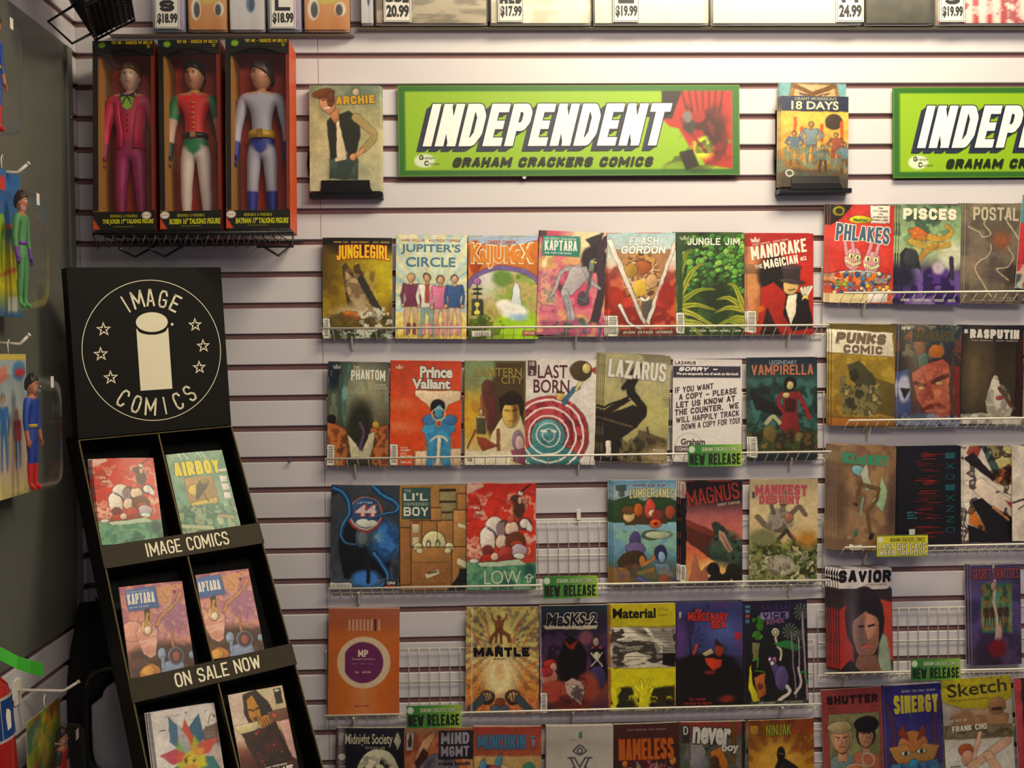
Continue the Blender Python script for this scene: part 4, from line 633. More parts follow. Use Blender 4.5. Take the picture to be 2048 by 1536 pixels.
def A23():
    a = Art(bgc='302038'); a.g('20303c', '2c2438', '38203c', '5c2434', '7c3c38', '402438'); a.n(['18141c', '4c3058', '382848'], 5, .7, 4, box=(0, .35, 1, 1.1)); a.p([(.36, .5), (.45, .42), (.6, .5), (.7, .7), (.66, 1.05), (.3, 1.05), (.26, .75)], '140e12'); a.p([(.34, .48), (.45, .56), (.58, .48), (.5, .62), (.42, .6)], '882818'); a.e(.15, .82, .1, .07, 'b02c24'); a.e(.2, .86, .05, .06, 'c89078'); a.e(.12, 1.0, .13, .12, 'c07868'); a.e(.08, .93, .1, .07, 'a82c2c')
    a.e(.83, .5, .06, .1, '30242c'); a.e(.83, .52, .045, .06, 'a88c80'); a.p([(.72, .65), (.95, .6), (1, .95), (.8, .95)], '141018'); a.e(.84, .72, .045, .05, 'c8c0b0'); a.l([(.76, .68), (.92, .86)], .02, 'c8c0b0'); a.l([(.92, .68), (.76, .86)], .02, 'c8c0b0'); a.e(.78, .6, .02, .02, 'b04038'); a.e(.9, .6, .02, .02, 'b04038'); a.e(.85, 1.02, .12, .16, '3c3460'); a.e(.68, .45, .1, .1, '7c4858', soft=.05); a.e(.2, 1.2, .2, .15, 'a84434', soft=.05); a.e(.7, 1.15, .16, .2, '98402c', soft=.08); a.e(.48, 1.4, .25, .15, '682420', soft=.08)
    a.p([(.36, 1.08), (.48, 1.02), (.6, 1.08), (.66, 1.2), (.6, 1.4), (.48, 1.32), (.38, 1.22)], 'b89890'); a.e(.5, 1.17, .05, .05, 'd8c8b0'); a.n(['684048', '241820'], 10, .6, 8, box=(.3, 1.0, .7, 1.4), cut=(.6, 1)); a.r(.0, .0, .03, 1.5, '9c90a0', .7)
    a.t('MaSKS-2', .1, .1, .74, .19, '20202c', 'dcd0b8', b=.035, ow=.045, sh=.12, taper=-.05); a.p([(.06, .28), (.85, .28), (.83, .33), (.1, .33)], 'dcd0b8'); a.T.insert(0, a.T.pop()) if 0 else None; a.bar(0, 1.22, .1, .28); return a
def A24():
    a = Art(bgc='d8d020'); a.g('c8b820', 'd0c418', 'd8cc14', 'e0d820'); a.r(.02, .33, 1, .9, 'dcd4c0')
    R = random.Random(3)
    for k in range(26): y = .36+.021*k; a.rule(.02+R.uniform(0, .25), y, R.uniform(.6, 1), y+.006, '2c2420')
    a.n(['2c2422'], 5, .85, 6, box=(.02, .33, 1, .9), cut=(.56, 1), sx=.5, sy=1.6); a.p([(.3, .33), (1, .33), (1, .7), (.75, .5), (.5, .46)], '2c2422', .6, .08); a.p([(.5, .33), (.58, .33), (.95, .8), (.9, .88), (.75, .6)], 'e0d8c4', .6);  a.p([(.8, .6), (1, .68), (1, .9), (.8, .86)], '181414', .8)
    for k in range(16): y = .36+.022*k; a.rule(.6+.008*k, y, .94+.004*k, y+.008, 'd8d0bc')
    a.p([(.1, 1.18), (.34, 1.16), (.4, 1.35), (.42, 1.5), (.15, 1.5)], '2c2818', .75, .03); a.p([(.62, 1.2), (.98, 1.15), (1, 1.5), (.62, 1.5)], '2c2818', .8, .03); a.sp(26, .04, ['181410', '302810'], box=(.02, 1.3, 1, 1.5), seed=6, st=.5); a.n(['e8e020'], 9, .7, 5, box=(0, 1.1, 1, 1.4), cut=(.55, 1)); a.p([(.42, 1.5), (.46, 1.28), (.36, 1.14), (.4, 1.13), (.48, 1.22), (.47, 1.06), (.5, 1.06), (.53, 1.2), (.58, 1.07), (.6, 1.09), (.58, 1.25), (.66, 1.17), (.67, 1.2), (.6, 1.35), (.58, 1.5)], 'e4dc20')
    a.r(0, 0, .02, 1.5, 'b8583c'); a.rule(0, .9, 1, .91, 'e0d820'); a.t('Material', .06, .06, .64, .14, '181410', b=.028); a.t('ALES KOT', .74, .05, .1, .02, '6c6420', b=0); a.t('WILL TEMPEST', .74, .08, .16, .02, '6c6420', b=0); a.t('TOM MULLER', .74, .15, .14, .02, '6c6420', b=0); return a
def A25():
    a = Art(bgc='2c2440'); a.g('3c2858', '4c3470', '40386c', '2c2840', '1c1618', '241818'); a.n(['5c3c80', '384480', '2c2448'], 3, .7, 12, box=(0, 0, 1, .8)); a.e(.72, .4, .25, .2, '5060a0', soft=.2, a=.7); a.l([(.2, .5), (.22, .95)], .03, '241c34'); a.rays(.2, .52, 14, '241c34', 0, .22, .35); a.e(.05, .5, .12, .3, '583878', soft=.1, a=.7); a.e(.93, .48, .05, .06, 'a82c40', soft=.03); a.p([(0, .8), (.3, .72), (.55, .72), (.85, .78), (1, 1.0), (1, 1.5), (0, 1.5)], '181214', soft=.06)
    a.p([(.42, .78), (.55, .8), (.68, .82), (.66, .92), (.55, .97), (.46, .88)], 'c83c1c'); a.e(.64, .68, .06, .09, '98381c', soft=.02); a.p([(.58, .6), (.6, .52), (.7, .64)], '2c2028'); a.p([(.38, .73), (.52, .65), (.56, .72), (.44, .76)], 'b8a880'); a.l([(.3, .6), (.26, .72)], .04, 'b04828'); a.e(.5, 1.0, .08, .03, '6c241c'); a.e(.75, 1.38, .12, .05, '7c2818', soft=.04)
    a.t('the', .28, .08, .1, .05, 'c83c34'); a.t('MERCENARY', .17, .13, .6, .12, 'c83428', '581c30', b=.06, rot=-2); a.t('SEA', .52, .26, .22, .11, 'c83428', '581c30', b=.06); a.r(.04, .13, .07, .22, 'c8c0c0'); a.t('KEL SYMONS', .18, 1.36, .25, .035, 'a83034'); a.t('MATHEW REYNOLDS', .1, 1.42, .42, .035, 'a83034'); return a
def A26():
    a = Art(bgc='1c1c20'); a.g('241c34', '20202c', '1c1c1c', '1c181c', '1c2020'); a.sp(9, .05, ['4c9028', '60a838', '387820'], box=(.15, .2, .4, .55), seed=8); a.p([(.13, .6), (.25, .6), (.22, .8), (.13, .85)], '78784c'); a.p([(.1, .85), (.22, .95), (.25, 1.2), (.1, 1.2)], '1a1412'); a.p([(.08, .95), (.1, .92), (.13, 1.2), (.26, 1.5), (.14, 1.5), (.06, 1.25)], 'd0c820'); a.p([(.15, 1.1), (.32, 1.03), (.3, 1.18), (.34, 1.35), (.2, 1.4)], 'b06030'); a.n(['3c2014'], 9, .6, 3, box=(.13, 1.05, .34, 1.4), cut=(.55, 1)); a.l([(.13, .86), (.22, .82), (.2, .95)], .02, '4c9c30'); a.l([(.16, 1.0), (.3, 1.02)], .012, '50a030')
    a.cv([(.5, .52), (.52, .65), (.58, .72), (.57, .85)], .03, 'ccc8a8'); a.e(.5, .46, .06, .06, 'd0cca8'); a.ring(.5, .46, .03, .015, '504838'); a.p([(.45, .62), (.7, .58), (.92, .7), (.8, .74), (.6, .68)], '2c7438'); a.e(.47, .86, .035, .05, 'c86880'); a.cv([(.4, .82), (.5, 1.0), (.58, 1.2)], .06, '54407c', w2=.16); a.e(.58, 1.12, .1, .18, '58487c'); a.e(.44, .9, .03, .03, 'dcdcd4'); a.e(.4, .84, .02, .02, 'dcdcd4')
    for (x, y, r) in ((.9, .18, .12), (.72, .45, .12), (.85, .52, .09)): a.rays(x, y, 11, '98b088', 0, r, .45)
    a.l([(.92, .2), (.98, 1.45)], .03, 'a88c9c'); a.l([(.74, .46), (.8, 1.4)], .02, '907c8c'); a.l([(.86, .55), (.86, 1.0)], .02, 'a090a0'); a.cv([(.85, .98), (.88, 1.2), (.78, 1.35)], .04, 'c8b8b8'); a.cv([(.66, 1.25), (.7, 1.32), (.55, 1.42), (.45, 1.5)], .05, 'd8ccc0'); a.cv([(.88, 1.05), (.97, 1.05), (.96, 1.2)], .025, '3c8048'); a.g('484c40', '383c34', box=(.08, 1.44, 1, 1.5))
    a.t('MIAMI', .28, .07, .46, .1, '3c2c5c', '241c3c'); a.r(.26, .17, .7, .27, '9080b0'); a.t('VICE', .3, .18, .36, .08, '34244c', b=.04); a.t('REMIX', .36, .29, .28, .06, 'b07098', b=0, rot=5)
    for k, c in enumerate(('48809c', '48809c', 'a85c54', '48809c')): a.r(.03, .06+.07*k, .1, .11+.07*k, c)
    a.t('JOE CASEY', .2, 1.455, .28, .025, 'a8a89c'); a.t('JIM MAHFOOD', .6, 1.455, .3, .025, 'a8a89c'); return a
def A27():
    a = Art(bgc='1c1c24'); a.g('242430', '1c1c28', '18181c', '282420'); a.e(.62, .75, .33, .45, 'd0ccac'); a.n(['6c6480', 'b8b498'], 8, .8, 4, ell=(.5, .62, .2, .25), cut=(.4, 1)); a.n(['20201c'], 6, .9, 9, ell=(.6, .8, .3, .4), cut=(.68, 1)); a.g('5c3c40', '887880', '3c3440', box=(0, 0, .14, 1.5), h=True); a.e(.08, .42, .05, .05, 'c8c4c0')
    a.t('Midnight Society', .13, .08, .7, .2, 'c0bca0', b=.02); a.t('THE BLACK LAKE', .42, .27, .3, .035, 'a8a490'); a.p([(.9, .06), (.96, .2), (.9, .32), (.84, .2)], 'b0ac94'); a.r(.03, .06, .1, .26, 'a09ca0'); a.t('ALEXANDER', .04, .55, .1, .02, 'ccc'); return a
def A28():
    a = Art(bgc='b05c40'); a.g('9c4c38', 'b86040', 'a85038', '883c30'); a.n(['984430', 'c88050', 'e0b888'], 4, .6, 8); a.p([(.15, .45), (.25, .2), (.42, .05), (.45, .1), (.35, .3), (.2, .6)], 'd8a078'); a.p([(.15, .5), (.28, .3), (.35, .38), (.22, .66)], '4c2c20'); a.e(.5, .8, .33, .42, '6c6470'); a.n(['504858', '8c8490'], 12, .6, 6, ell=(.5, .8, .33, .42), sy=.4); a.cv([(.2, .84), (.4, .9), (.6, .82), (.8, .86)], .04, 'c0a888')
    a.r(.5, .05, 1, .46, '2c2430'); a.t('MIND', .53, .07, .41, .17, '9c94a4', b=.06); a.t('MGMT', .53, .27, .41, .15, '9c94a4', b=.06); a.t('matt kindt', .5, .49, .46, .06, '2c1c1c'); a.r(.03, .07, .13, .33, 'c8c0b8'); a.p([(.05, .2), (.08, .1), (.11, .2), (.1, .28), (.06, .28)], '3c3438'); return a
def A29():
    a = Art(bgc='b07c58'); a.g('a03c30', 'b05c3c', 'c09050', '9c8458'); a.r(0, .42, 1, 1.5, 'b89860', .5); a.e(.2, .85, .26, .3, '443868'); a.e(.14, .62, .05, .14, '508cb0'); a.e(.36, .55, .05, .15, '5090b0', rot=15); a.e(.3, .65, .1, .08, 'b84848'); a.e(.13, .9, .08, .1, 'b878a8'); a.e(.72, .9, .2, .25, '2c3c48'); a.e(.82, .62, .09, .1, '388068'); a.e(.76, .7, .1, .08, '30705c'); a.cv([(.45, .6), (.5, .9), (.45, 1.3)], .1, 'c8b488'); a.l([(.5, .7), (.58, .9)], .03, '4c5c58')
    a.e(.88, .25, .03, .06, 'a8788c'); a.t('MUNCHKIN', .06, .12, .7, .2, '4c7ca0', '385880', b=.04); a.t('T', .82, .14, .08, .12, '5088a0'); return a
def A30():
    a = Art(bgc='bcb4a8', warp=.002); a.det = .03; a.g('b8b0a8', 'c0b8ac', 'b8b0a0'); K = '343040'
    a.cv([(.4, .36), (.5, .28), (.6, .36)], .018, K); a.cv([(.4, .36), (.5, .42), (.6, .36)], .018, K); a.ring(.5, .36, .035, .018, K); a.l([(.32, .46), (.42, .46)], .018, K); a.l([(.58, .46), (.68, .46)], .018, K); a.l([(.36, .46), (.5, .75), (.64, .46)], .022, K); a.l([(.42, .46), (.5, .6), (.58, .46)], .02, K); a.l([(.5, .7), (.5, .88)], .022, K); a.l([(.4, .6), (.36, 1.0)], .018, K); a.l([(.6, .6), (.64, 1.0)], .018, K); a.l([(.2, .92), (.82, .9)], .016, K)
    a.l([(.23, .72), (.2, .82), (.25, .84), (.21, .95)], .022, K); a.ring(.77, .76, .03, .018, K); a.l([(.77, .79), (.76, .95)], .02, K); a.p([(.49, .1), (.52, .08), (.53, .16), (.49, .18)], '38883c'); a.t('CURT PIRES', .36, .19, .1, .015, 'a09890'); return a
def A31():
    a = Art(bgc='382828'); a.g('4c2420', '382420', '302028', '2c2034'); a.e(.5, .75, .3, .22, '782c3c', soft=.06); a.n(['a83c48', '381c24', 'c07078'], 7, .7, 6, ell=(.5, .75, .45, .3)); a.p([(.35, .55), (.5, .8), (.3, .75)], '907868'); a.p([(.65, .55), (.52, .8), (.7, .75)], '907868'); a.sp(10, .02, ['c04838'], box=(.05, .6, .95, 1), seed=4)
    a.t('NAMELESS', .07, .22, .84, .3, 'c06020', '8c2c14', b=.08, ow=.05); a.t('GRANT MORRISON  CHRIS BURNHAM', .2, .07, .6, .03, '8c7870'); a.e(.16, .58, .04, .05, 'c87028'); a.e(.9, .55, .05, .06, 'c87838'); return a
def A32():
    a = Art(bgc='3c4038'); a.g('8c3428', '3c4444', '38382c', '444034'); a.n(['242824', '58604c', '7c7068'], 5, .7, 9, box=(0, .2, 1, 1.5)); a.p([(.15, .3), (.3, .25), (.38, .45), (.28, .65), (.14, .5)], '908c8c'); a.e(.28, .6, .14, .12, '7c7880', a=.8); a.p([(.45, .45), (.6, .35), (.72, .6), (.62, 1.0), (.4, 1.0), (.5, .7)], 'b06820'); a.e(.52, .6, .06, .1, '4c3018'); a.p([(.45, .65), (.6, .65), (.58, 1.2), (.44, 1.2)], '3c2c1c'); a.l([(.8, 0), (.8, .6)], .05, '6c4820'); a.l([(.95, 0), (.95, 1)], .04, '202018')
    a.t('never', .17, .06, .58, .25, 'd0ccc4', '3c3838', b=.06, rot=-4); a.t('boy', .62, .31, .26, .16, 'c8c4bc', '3c3838', b=.05); a.r(.02, .04, .13, .3, '343438'); a.t('D', .04, .06, .07, .12, 'c8c8c8'); return a
def A33():
    a = Art(bgc='b07820'); a.g('7c4018', 'b07820', 'c88c28', 'a06820'); a.e(.45, .65, .35, .35, 'd09c38', soft=.2); a.rays(.45, .75, 18, '481c10', .42, 1.1, .3); a.n(['581c10', '903818'], 6, .6, 12, box=(.6, 0, 1, .5), cut=(.5, 1)); K = '1c1414'; a.e(.5, .5, .06, .1, K); a.p([(.46, .58), (.56, .58), (.76, .72), (.8, 1.1), (.3, 1.1), (.36, .78)], K); a.n(['3c2c28'], 7, .6, 5, ell=(.55, .85, .2, .25), cut=(.5, 1)); a.l([(.47, .5), (.53, .5)], .02, '6c5040')
    a.t('NINJAK', .27, .07, .38, .16, '9c9c28', '4c5018', b=.03); a.r(.03, .08, .15, .22, 'a87828'); return a
def A34():
    a = Art(bgc='c83028'); a.g('c02c28', 'd03830', 'd83c30', 'c83c30', 'd88038'); a.n(['d84840', 'b02820'], 4, .4, 3); a.p([(0, 0), (.35, 0), (.12, .25), (0, .32)], '181414'); a.e(.13, .1, .09, .08, '908410'); a.e(.13, .1, .05, .045, '242008'); a.r(.62, 0, .92, .27, 'e8dcd0'); a.e(.46, .22, .17, .055, 'ccc020')
    a.e(.37, .83, .13, .17, 'd898a0'); a.e(.66, .88, .13, .17, 'd898a0')
    for x in (.27, .38, .6, .72): a.cv([(x, .75), (x-.03+.08*(x > .5), .55), (x+.02, .5)], .05, 'd898a4')
    for x, y in ((.34, .78), (.44, .8), (.6, .82), (.72, .84)): a.e(x, y, .045, .045, 'ece4a8'); a.e(x, y, .012, .03, '111')
    for x, y in ((.37, .9), (.66, .95)):
        a.l([(x-.1, y-.04), (x, y+.02), (x+.1, y-.02)], .05, 'ece0b0'); [a.rule(x-.09+k*.03, y-.035, x-.084+k*.03, y+.03, '3a2a20') for k in range(7)]
    a.e(.45, 1.12, .48, .12, 'ccc4bc'); a.e(.45, 1.13, .46, .1, 'd87830'); a.sp(110, .028, ['d86820', 'c83020', '4878a0', 'e0b838', '344c88', '90a8b0', 'e8d0a0'], box=(.02, 1.04, .95, 1.36), seed=7); a.g('d8c890', 'd8c498', box=(0, 1.36, .62, 1.5)); a.r(.6, 1.32, .92, 1.48, 'd8d0c8')
    a.t('PHLAKES', .09, .3, .83, .22, '46607c', 'e8dccc', b=.06, rot=-4, taper=.2, ow=.07); a.t('Madman', .36, .2, .22, .05, '3c7038', b=.03); 
    for k, s_ in enumerate(('FOR', 'KITTY RUNNERS', 'IN', 'RAINBOW PUKE', 'CANDY LAND')): a.t(s_, .66+(.08 if k in (0, 2) else 0), .03+.045*k, .07 if k in (0, 2) else .23, .025, '503c3c')
    a.t('SMACK', .7, 1.12, .2, .07, '3c3c44', 'e4dcc8', sh=.1); a.t('CRACK', .1, 1.17, .2, .07, '5c6c18', 'd8d020'); return a
def A35():
    a = Art(bgc='486050'); a.g('30483c', '608060', '8ca878', 'a0b088', '403450', '3c2464', '241c40'); a.n(['283c34', '98b080', '5c7c58'], 5, .6, 5, box=(0, 0, 1, .7)); a.e(.85, .75, .2, .25, 'c8c8b0', soft=.1, a=.8); a.e(.3, .45, .12, .09, 'b05c24', rot=20); a.p([(.15, .38), (.3, .33), (.5, .45), (.62, .52), (.45, .55), (.2, .5)], 'b8602c'); a.cv([(.5, .48), (.7, .5), (.85, .4), (.75, .3)], .1, 'b88c38', w2=.05); a.cv([(.2, .55), (.45, .62), (.8, .6)], .09, 'b09040'); a.cv([(.6, .6), (.45, .7), (.35, .8)], .08, 'a88038'); a.n(['704c18', 'd8b850'], 12, .4, 7, box=(.15, .4, .95, .75), cut=(.55, 1))
    a.p([(.02, .75), (.12, .65), (.3, .75), (.35, .95), (.25, 1.1), (.05, 1.0)], '242828'); a.e(.2, .8, .12, .14, '34383c'); a.n(['54308c', '28184c', '6c50a0', '8c78b0'], 4, .85, 13, box=(0, .95, 1, 1.5)); a.e(.65, .95, .1, .1, 'b8a8b8', soft=.05); a.e(.1, 1.1, .2, .2, '1c1c34', soft=.1, a=.7); a.l([(.85, .8), (.88, 1.1)], .06, '382c48')
    a.t('PISCES', .06, .04, .88, .19, 'e8dcc8', b=.05, spacing=1.2) if 0 else a.t('PISCES', .06, .05, .86, .17, 'e8dcc8', b=.05, sp=1.35); a.t('WIEBE   CHRISTMAS   FEDOR   DECK', .05, 1.42, .88, .04, 'd8ccc8'); return a
def A36():
    a = Art(bgc='685c50'); a.g('7c7058', '6c6050', '60544c', '5c5048', '403430'); a.n(['4c423c', '7c7060'], 4, .5, 5); a.e(.6, .55, .14, .12, '8c5030', soft=.12, a=.9); a.e(.8, 1.05, .15, .15, '3c302c', soft=.1); a.e(.15, .95, .2, .2, '907c68', soft=.2, a=.5)
    W_ = 'c8bc9c'; a.cv([(.05, .35), (.2, .42), (.3, .5), (.42, .45), (.3, .3), (.35, .2)], .014, W_); a.cv([(.62, .2), (.75, .35), (.9, .55), (.98, .8), (1, 1.0)], .014, W_); a.cv([(.42, .6), (.4, .75), (.2, .9), (.2, 1.05), (.45, 1.4)], .014, W_); a.cv([(.7, .65), (.8, .8), (.7, .95), (.52, .98), (.72, 1.15)], .014, W_)
    a.t('POSTAL', .12, .05, .75, .2, 'b8b098', b=.04); a.t('MATT HAWKINS  BRYAN HILL', .5, 1.4, .35, .025, 'b8a890'); a.t('ISAAC GOODHART', .1, 1.44, .75, .025, '98887c'); return a
def A37():
    a = Art(bgc='385c60'); a.g('2c4c54', '407078', 'c03038', 'a83040', '487c7c'); a.n(['28484c', 'd8ccb8', 'c03038'], 6, .6, 6); a.r(0, 0, .1, .5, '3c8c94'); a.r(0, .45, .12, 1.1, 'b82c34'); a.t('SHELTER', .15, .05, .5, .15, 'c8dcc8'); return a
def A38():
    a = Art(bgc='8c7020'); a.g('544818', '907420', '9c7c24', '886820', '805818'); a.e(.55, .75, .45, .3, 'a08428', soft=.15); a.n(['6c5418', 'b09434'], 7, .4, 4, box=(0, .45, 1, 1.4)); a.p([(.25, .6), (.45, .55), (.7, .8), (.75, 1.0), (.55, 1.05), (.3, .8)], '403c24'); a.e(.35, .75, .07, .08, '2c2818'); a.e(.52, .95, .07, .08, '242018'); a.ring(.52, .95, .045, .02, '8c8058'); a.e(.4, .95, .05, .06, '2c2818'); a.p([(.7, .8), (1, .88), (1, 1.35), (.65, 1.3)], '5c4c1c'); a.n(['2c2c20', '706840', '48442c', 'a09058'], 9, .9, 8, box=(.15, .85, .8, 1.35)); a.fig(.18, .72, .3, '9c8c58', '706840', '5c5430', '3c3820', 'out'); a.r(0, 1.38, 1, 1.5, '905818')
    a.p([(0, .08), (.96, .12), (.98, .47), (0, .42)], 'dcd0bc'); a.t('PUNKS', .06, .12, .78, .15, '6c5c4c', '9c8c7c', rot=-2, sh=.15, b=.06); a.t('COMIC', .18, .3, .62, .12, '6c5c4c', rot=-2, b=.05, sp=1.2); a.rule(.05, .285, .82, .293, '7c6c5c'); return a
def A39():
    a = Art(bgc='3c2c2c'); a.g('344044', '2c2c30', '3c2c28', '4c2c28', '382c3c'); a.e(.25, .2, .3, .25, '806c4c', soft=.2, a=.5); a.n(['a8482c', '283040', 'b0a080'], 6, .4, 5, box=(0, 0, 1, .5)); a.p([(.3, .45), (.45, .4), (.5, .6), (.35, .75)], '446058'); a.e(.6, .38, .12, .1, 'a05c24', a=.8)
    a.p([(.0, .7), (.18, .65), (.22, 1.3), (0, 1.4)], '3c4878'); a.e(.1, .95, .1, .2, 'a8a8c0', soft=.04); a.p([(.04, .95), (.2, .95), (.12, 1.1)], '201c28')
    a.p([(.22, .72), (.4, .6), (.7, .5), (.88, .65), (.95, 1.0), (.9, 1.3), (.6, 1.45), (.42, 1.25), (.3, 1.1)], 'a04c38'); a.p([(.8, .6), (.98, .6), (1, 1.4), (.8, 1.4), (.92, 1.0)], '702420'); a.p([(.6, .7), (.85, .7), (.88, 1.1), (.7, 1.2), (.55, 1.0)], 'b8684c', .8, .05); a.l([(.28, .86), (.45, .9)], .05, '3c1c18'); a.l([(.55, .84), (.78, .74)], .06, '3c1c18'); a.e(.38, .94, .06, .025, 'dcb868'); a.e(.66, .86, .06, .03, 'dcc078'); a.p([(.45, .85), (.52, .86), (.58, 1.1), (.42, 1.12)], '8c3c30', .8); a.l([(.44, 1.24), (.6, 1.18), (.74, 1.22)], .05, '5c201c'); a.l([(.46, 1.28), (.7, 1.27)], .04, 'b86858'); a.n(['6c2c24', 'c87c5c'], 8, .35, 9, ell=(.6, .95, .32, .45)); a.cv([(.88, .5), (.85, .9), (.9, 1.3)], .06, '483428'); a.n(['445870', '707c98', '28304c'], 8, .9, 8, box=(0, 1.32, 1, 1.5)); a.e(.28, .5, .12, .5, 'a89884', soft=.2, a=.35)
    a.t('RAGNAROK', .22, .07, .68, .17, '54482c', '2c4450', b=.05); a.t('IDW', .04, .02, .14, .05, 'c8c8c0', b=.05); return a
def A40():
    a = Art(bgc='2c2018'); a.g('18141c', '2c2218', '382c1c', '30281c', '201814'); a.e(.2, .7, .14, .6, '6c5c40', soft=.2, a=.7); a.e(.42, .6, .08, .6, '5c4c34', soft=.15, a=.6); a.g('1c1410', '3c1818', box=(.88, .2, 1, 1.5), h=True); a.p([(.0, 1.36), (.3, 1.33), (1, 1.38), (1, 1.5), (0, 1.5)], 'a8a098'); a.n(['645c58', 'c8c4bc'], 9, .6, 4, box=(0, 1.34, 1, 1.5))
    a.e(.55, .82, .05, .06, 'b0a48c'); a.p([(.5, .8), (.6, .82), (.68, 1.05), (.85, 1.25), (.8, 1.38), (.45, 1.38), (.4, 1.15), (.46, .95)], 'b8b0a0'); a.n(['6c645c', 'd4ccc0'], 10, .5, 6, ell=(.6, 1.15, .22, .28)); a.l([(.62, .95), (.8, 1.2), (.86, 1.25)], .05, '5c3828'); a.e(.62, 1.1, .05, .03, 'a03830')
    a.t('RASPUTIN', .12, .06, .8, .14, 'd0c8c4', b=.08); a.t('ALEX GRECIAN   RILEY ROSSMO', .14, .22, .76, .02, '9c948c'); a.r(.03, .06, .08, .13, 'ccc'); return a
def A41():
    a = Art(bgc='801c28'); a.g('1c1820', '901c28', '982430', '28504c', '3c6c60'); return a
def A42():
    a = Art(bgc='8c6c4c'); a.g('7c6048', '987450', '8c6c4c', '846448', '745840'); a.g('6c5c44', '84644c', '90704c', '5c4434', box=(0, 0, 1, 1.5), h=True); a.n(['704c3c', 'a07c54'], 5, .5, 5); a.e(.08, .8, .12, .5, '5c4434', soft=.08, a=.7); a.e(.95, .9, .12, .4, '4c3830', soft=.08, a=.7)
    a.e(.38, .36, .13, .07, '70a0a8', rot=15); a.p([(.4, .4), (.5, .25), (.55, .45), (.62, .6), (.5, .65)], 'a8a894'); a.p([(.75, .42), (.86, .65), (.8, .95), (.6, .8), (.72, .65)], '98b088'); a.l([(.4, .55), (.72, .62), (.68, .78), (.52, .95), (.6, 1.3)], .045, '644c28'); a.l([(.4, .55), (.35, .82)], .045, '644c28'); a.e(.33, .84, .05, .02, '2c2018', rot=20); a.e(.6, 1.3, .05, .03, '2c2018', rot=-50); a.l([(.45, .75), (.42, 1.0)], .04, '88907c'); a.e(.34, 1.25, .03, .05, '2c7058')
    a.t('RICK and MORTY', .08, .1, .78, .15, '2c8c6c', '5c7458', b=.03, rot=-3); a.t('MR. MEESEEKS', .12, 1.3, .05, .15, 'c8c0b0') if 0 else None; a.bar(.24, 1.42, .2, .07, False); a.t('HOTZ', .2, 1.3, .07, .04, 'c8bcac', rot=0); return a
def A43():
    a = Art(bgc='141418'); a.g('181424', '141418', '101014', '181420'); R = random.Random(9)
    for k in range(95): y = R.uniform(.08, 1.38); x = R.uniform(.22, .5); a.rule(x, y, x+R.uniform(.1, .3), y+.006, R.choice(['8c2018', '581810', 'b82c1c', '301818']))
    for k in range(8): a.t(R.choice('XOZEILH'), .74, .1+k*.16, .16, .09, '1c5460', b=-.01, rot=0)
    a.t('ODY-C', .12, .98, .15, .03, '3c8c98'); a.t('MATT', .12, 1.03, .12, .02, '3c8c98'); a.t('FRACTION', .12, 1.07, .16, .02, '3c8c98'); a.r(.15, 1.25, .24, 1.4, 'c8c8c0'); return a
def A44():
    a = Art(bgc='dcd0c0'); a.n(['c8bcb0', 'e8dccc'], 4, .5, 4); a.p([(.28, 0), (.5, 0), (.62, .35), (.5, .42)], '3c5858'); a.p([(.38, 0), (.75, 0), (.9, .3), (.6, .35)], 'c8bc80'); a.p([(.1, 0), (.3, 0), (.2, .22), (.05, .12)], '9c4430'); a.p([(.55, .4), (.75, .28), (.95, .4), (1, .6), (.75, .55), (.45, .5)], '54301c'); a.n(['1c1410', '8c4c24', 'c87838'], 8, .85, 8, ell=(.7, .47, .25, .16)); a.p([(0, .2), (.15, .1), (.55, .5), (.5, .55)], '241820'); a.p([(.05, .9), (.6, .7), (1, 1.1), (1, 1.5), (.1, 1.5)], '181418'); a.p([(0, .55), (.3, .5), (.85, .88), (.9, 1.15), (.5, .95)], 'dcc8b8'); a.p([(.02, .88), (.12, .85), (.4, 1.35), (.05, 1.2)], 'dcd4c8'); a.p([(.12, .9), (.4, 1.35), (.1, 1.2)], 'c87028'); a.l([(.5, .95), (.75, 1.15)], .04, 'b87848'); a.p([(.7, .85), (1, .95), (.9, 1.05)], '9c2c3c'); a.n(['1c1014'], 7, .7, 13, cut=(.72, 1)); return a
def A45():
    a = Art(bgc='d0c4b8'); a.n(['b8a898', 'e0d4c8', 'c8b4a4'], 3, .6, 7); a.e(.7, .5, .3, .3, 'c89c84', soft=.1); a.l([(0, .9), (.3, .8), (.6, .85)], .03, '3c2c28'); a.cv([(.1, 1.0), (.3, .9), (.2, 1.3)], .02, '5c4438'); return a
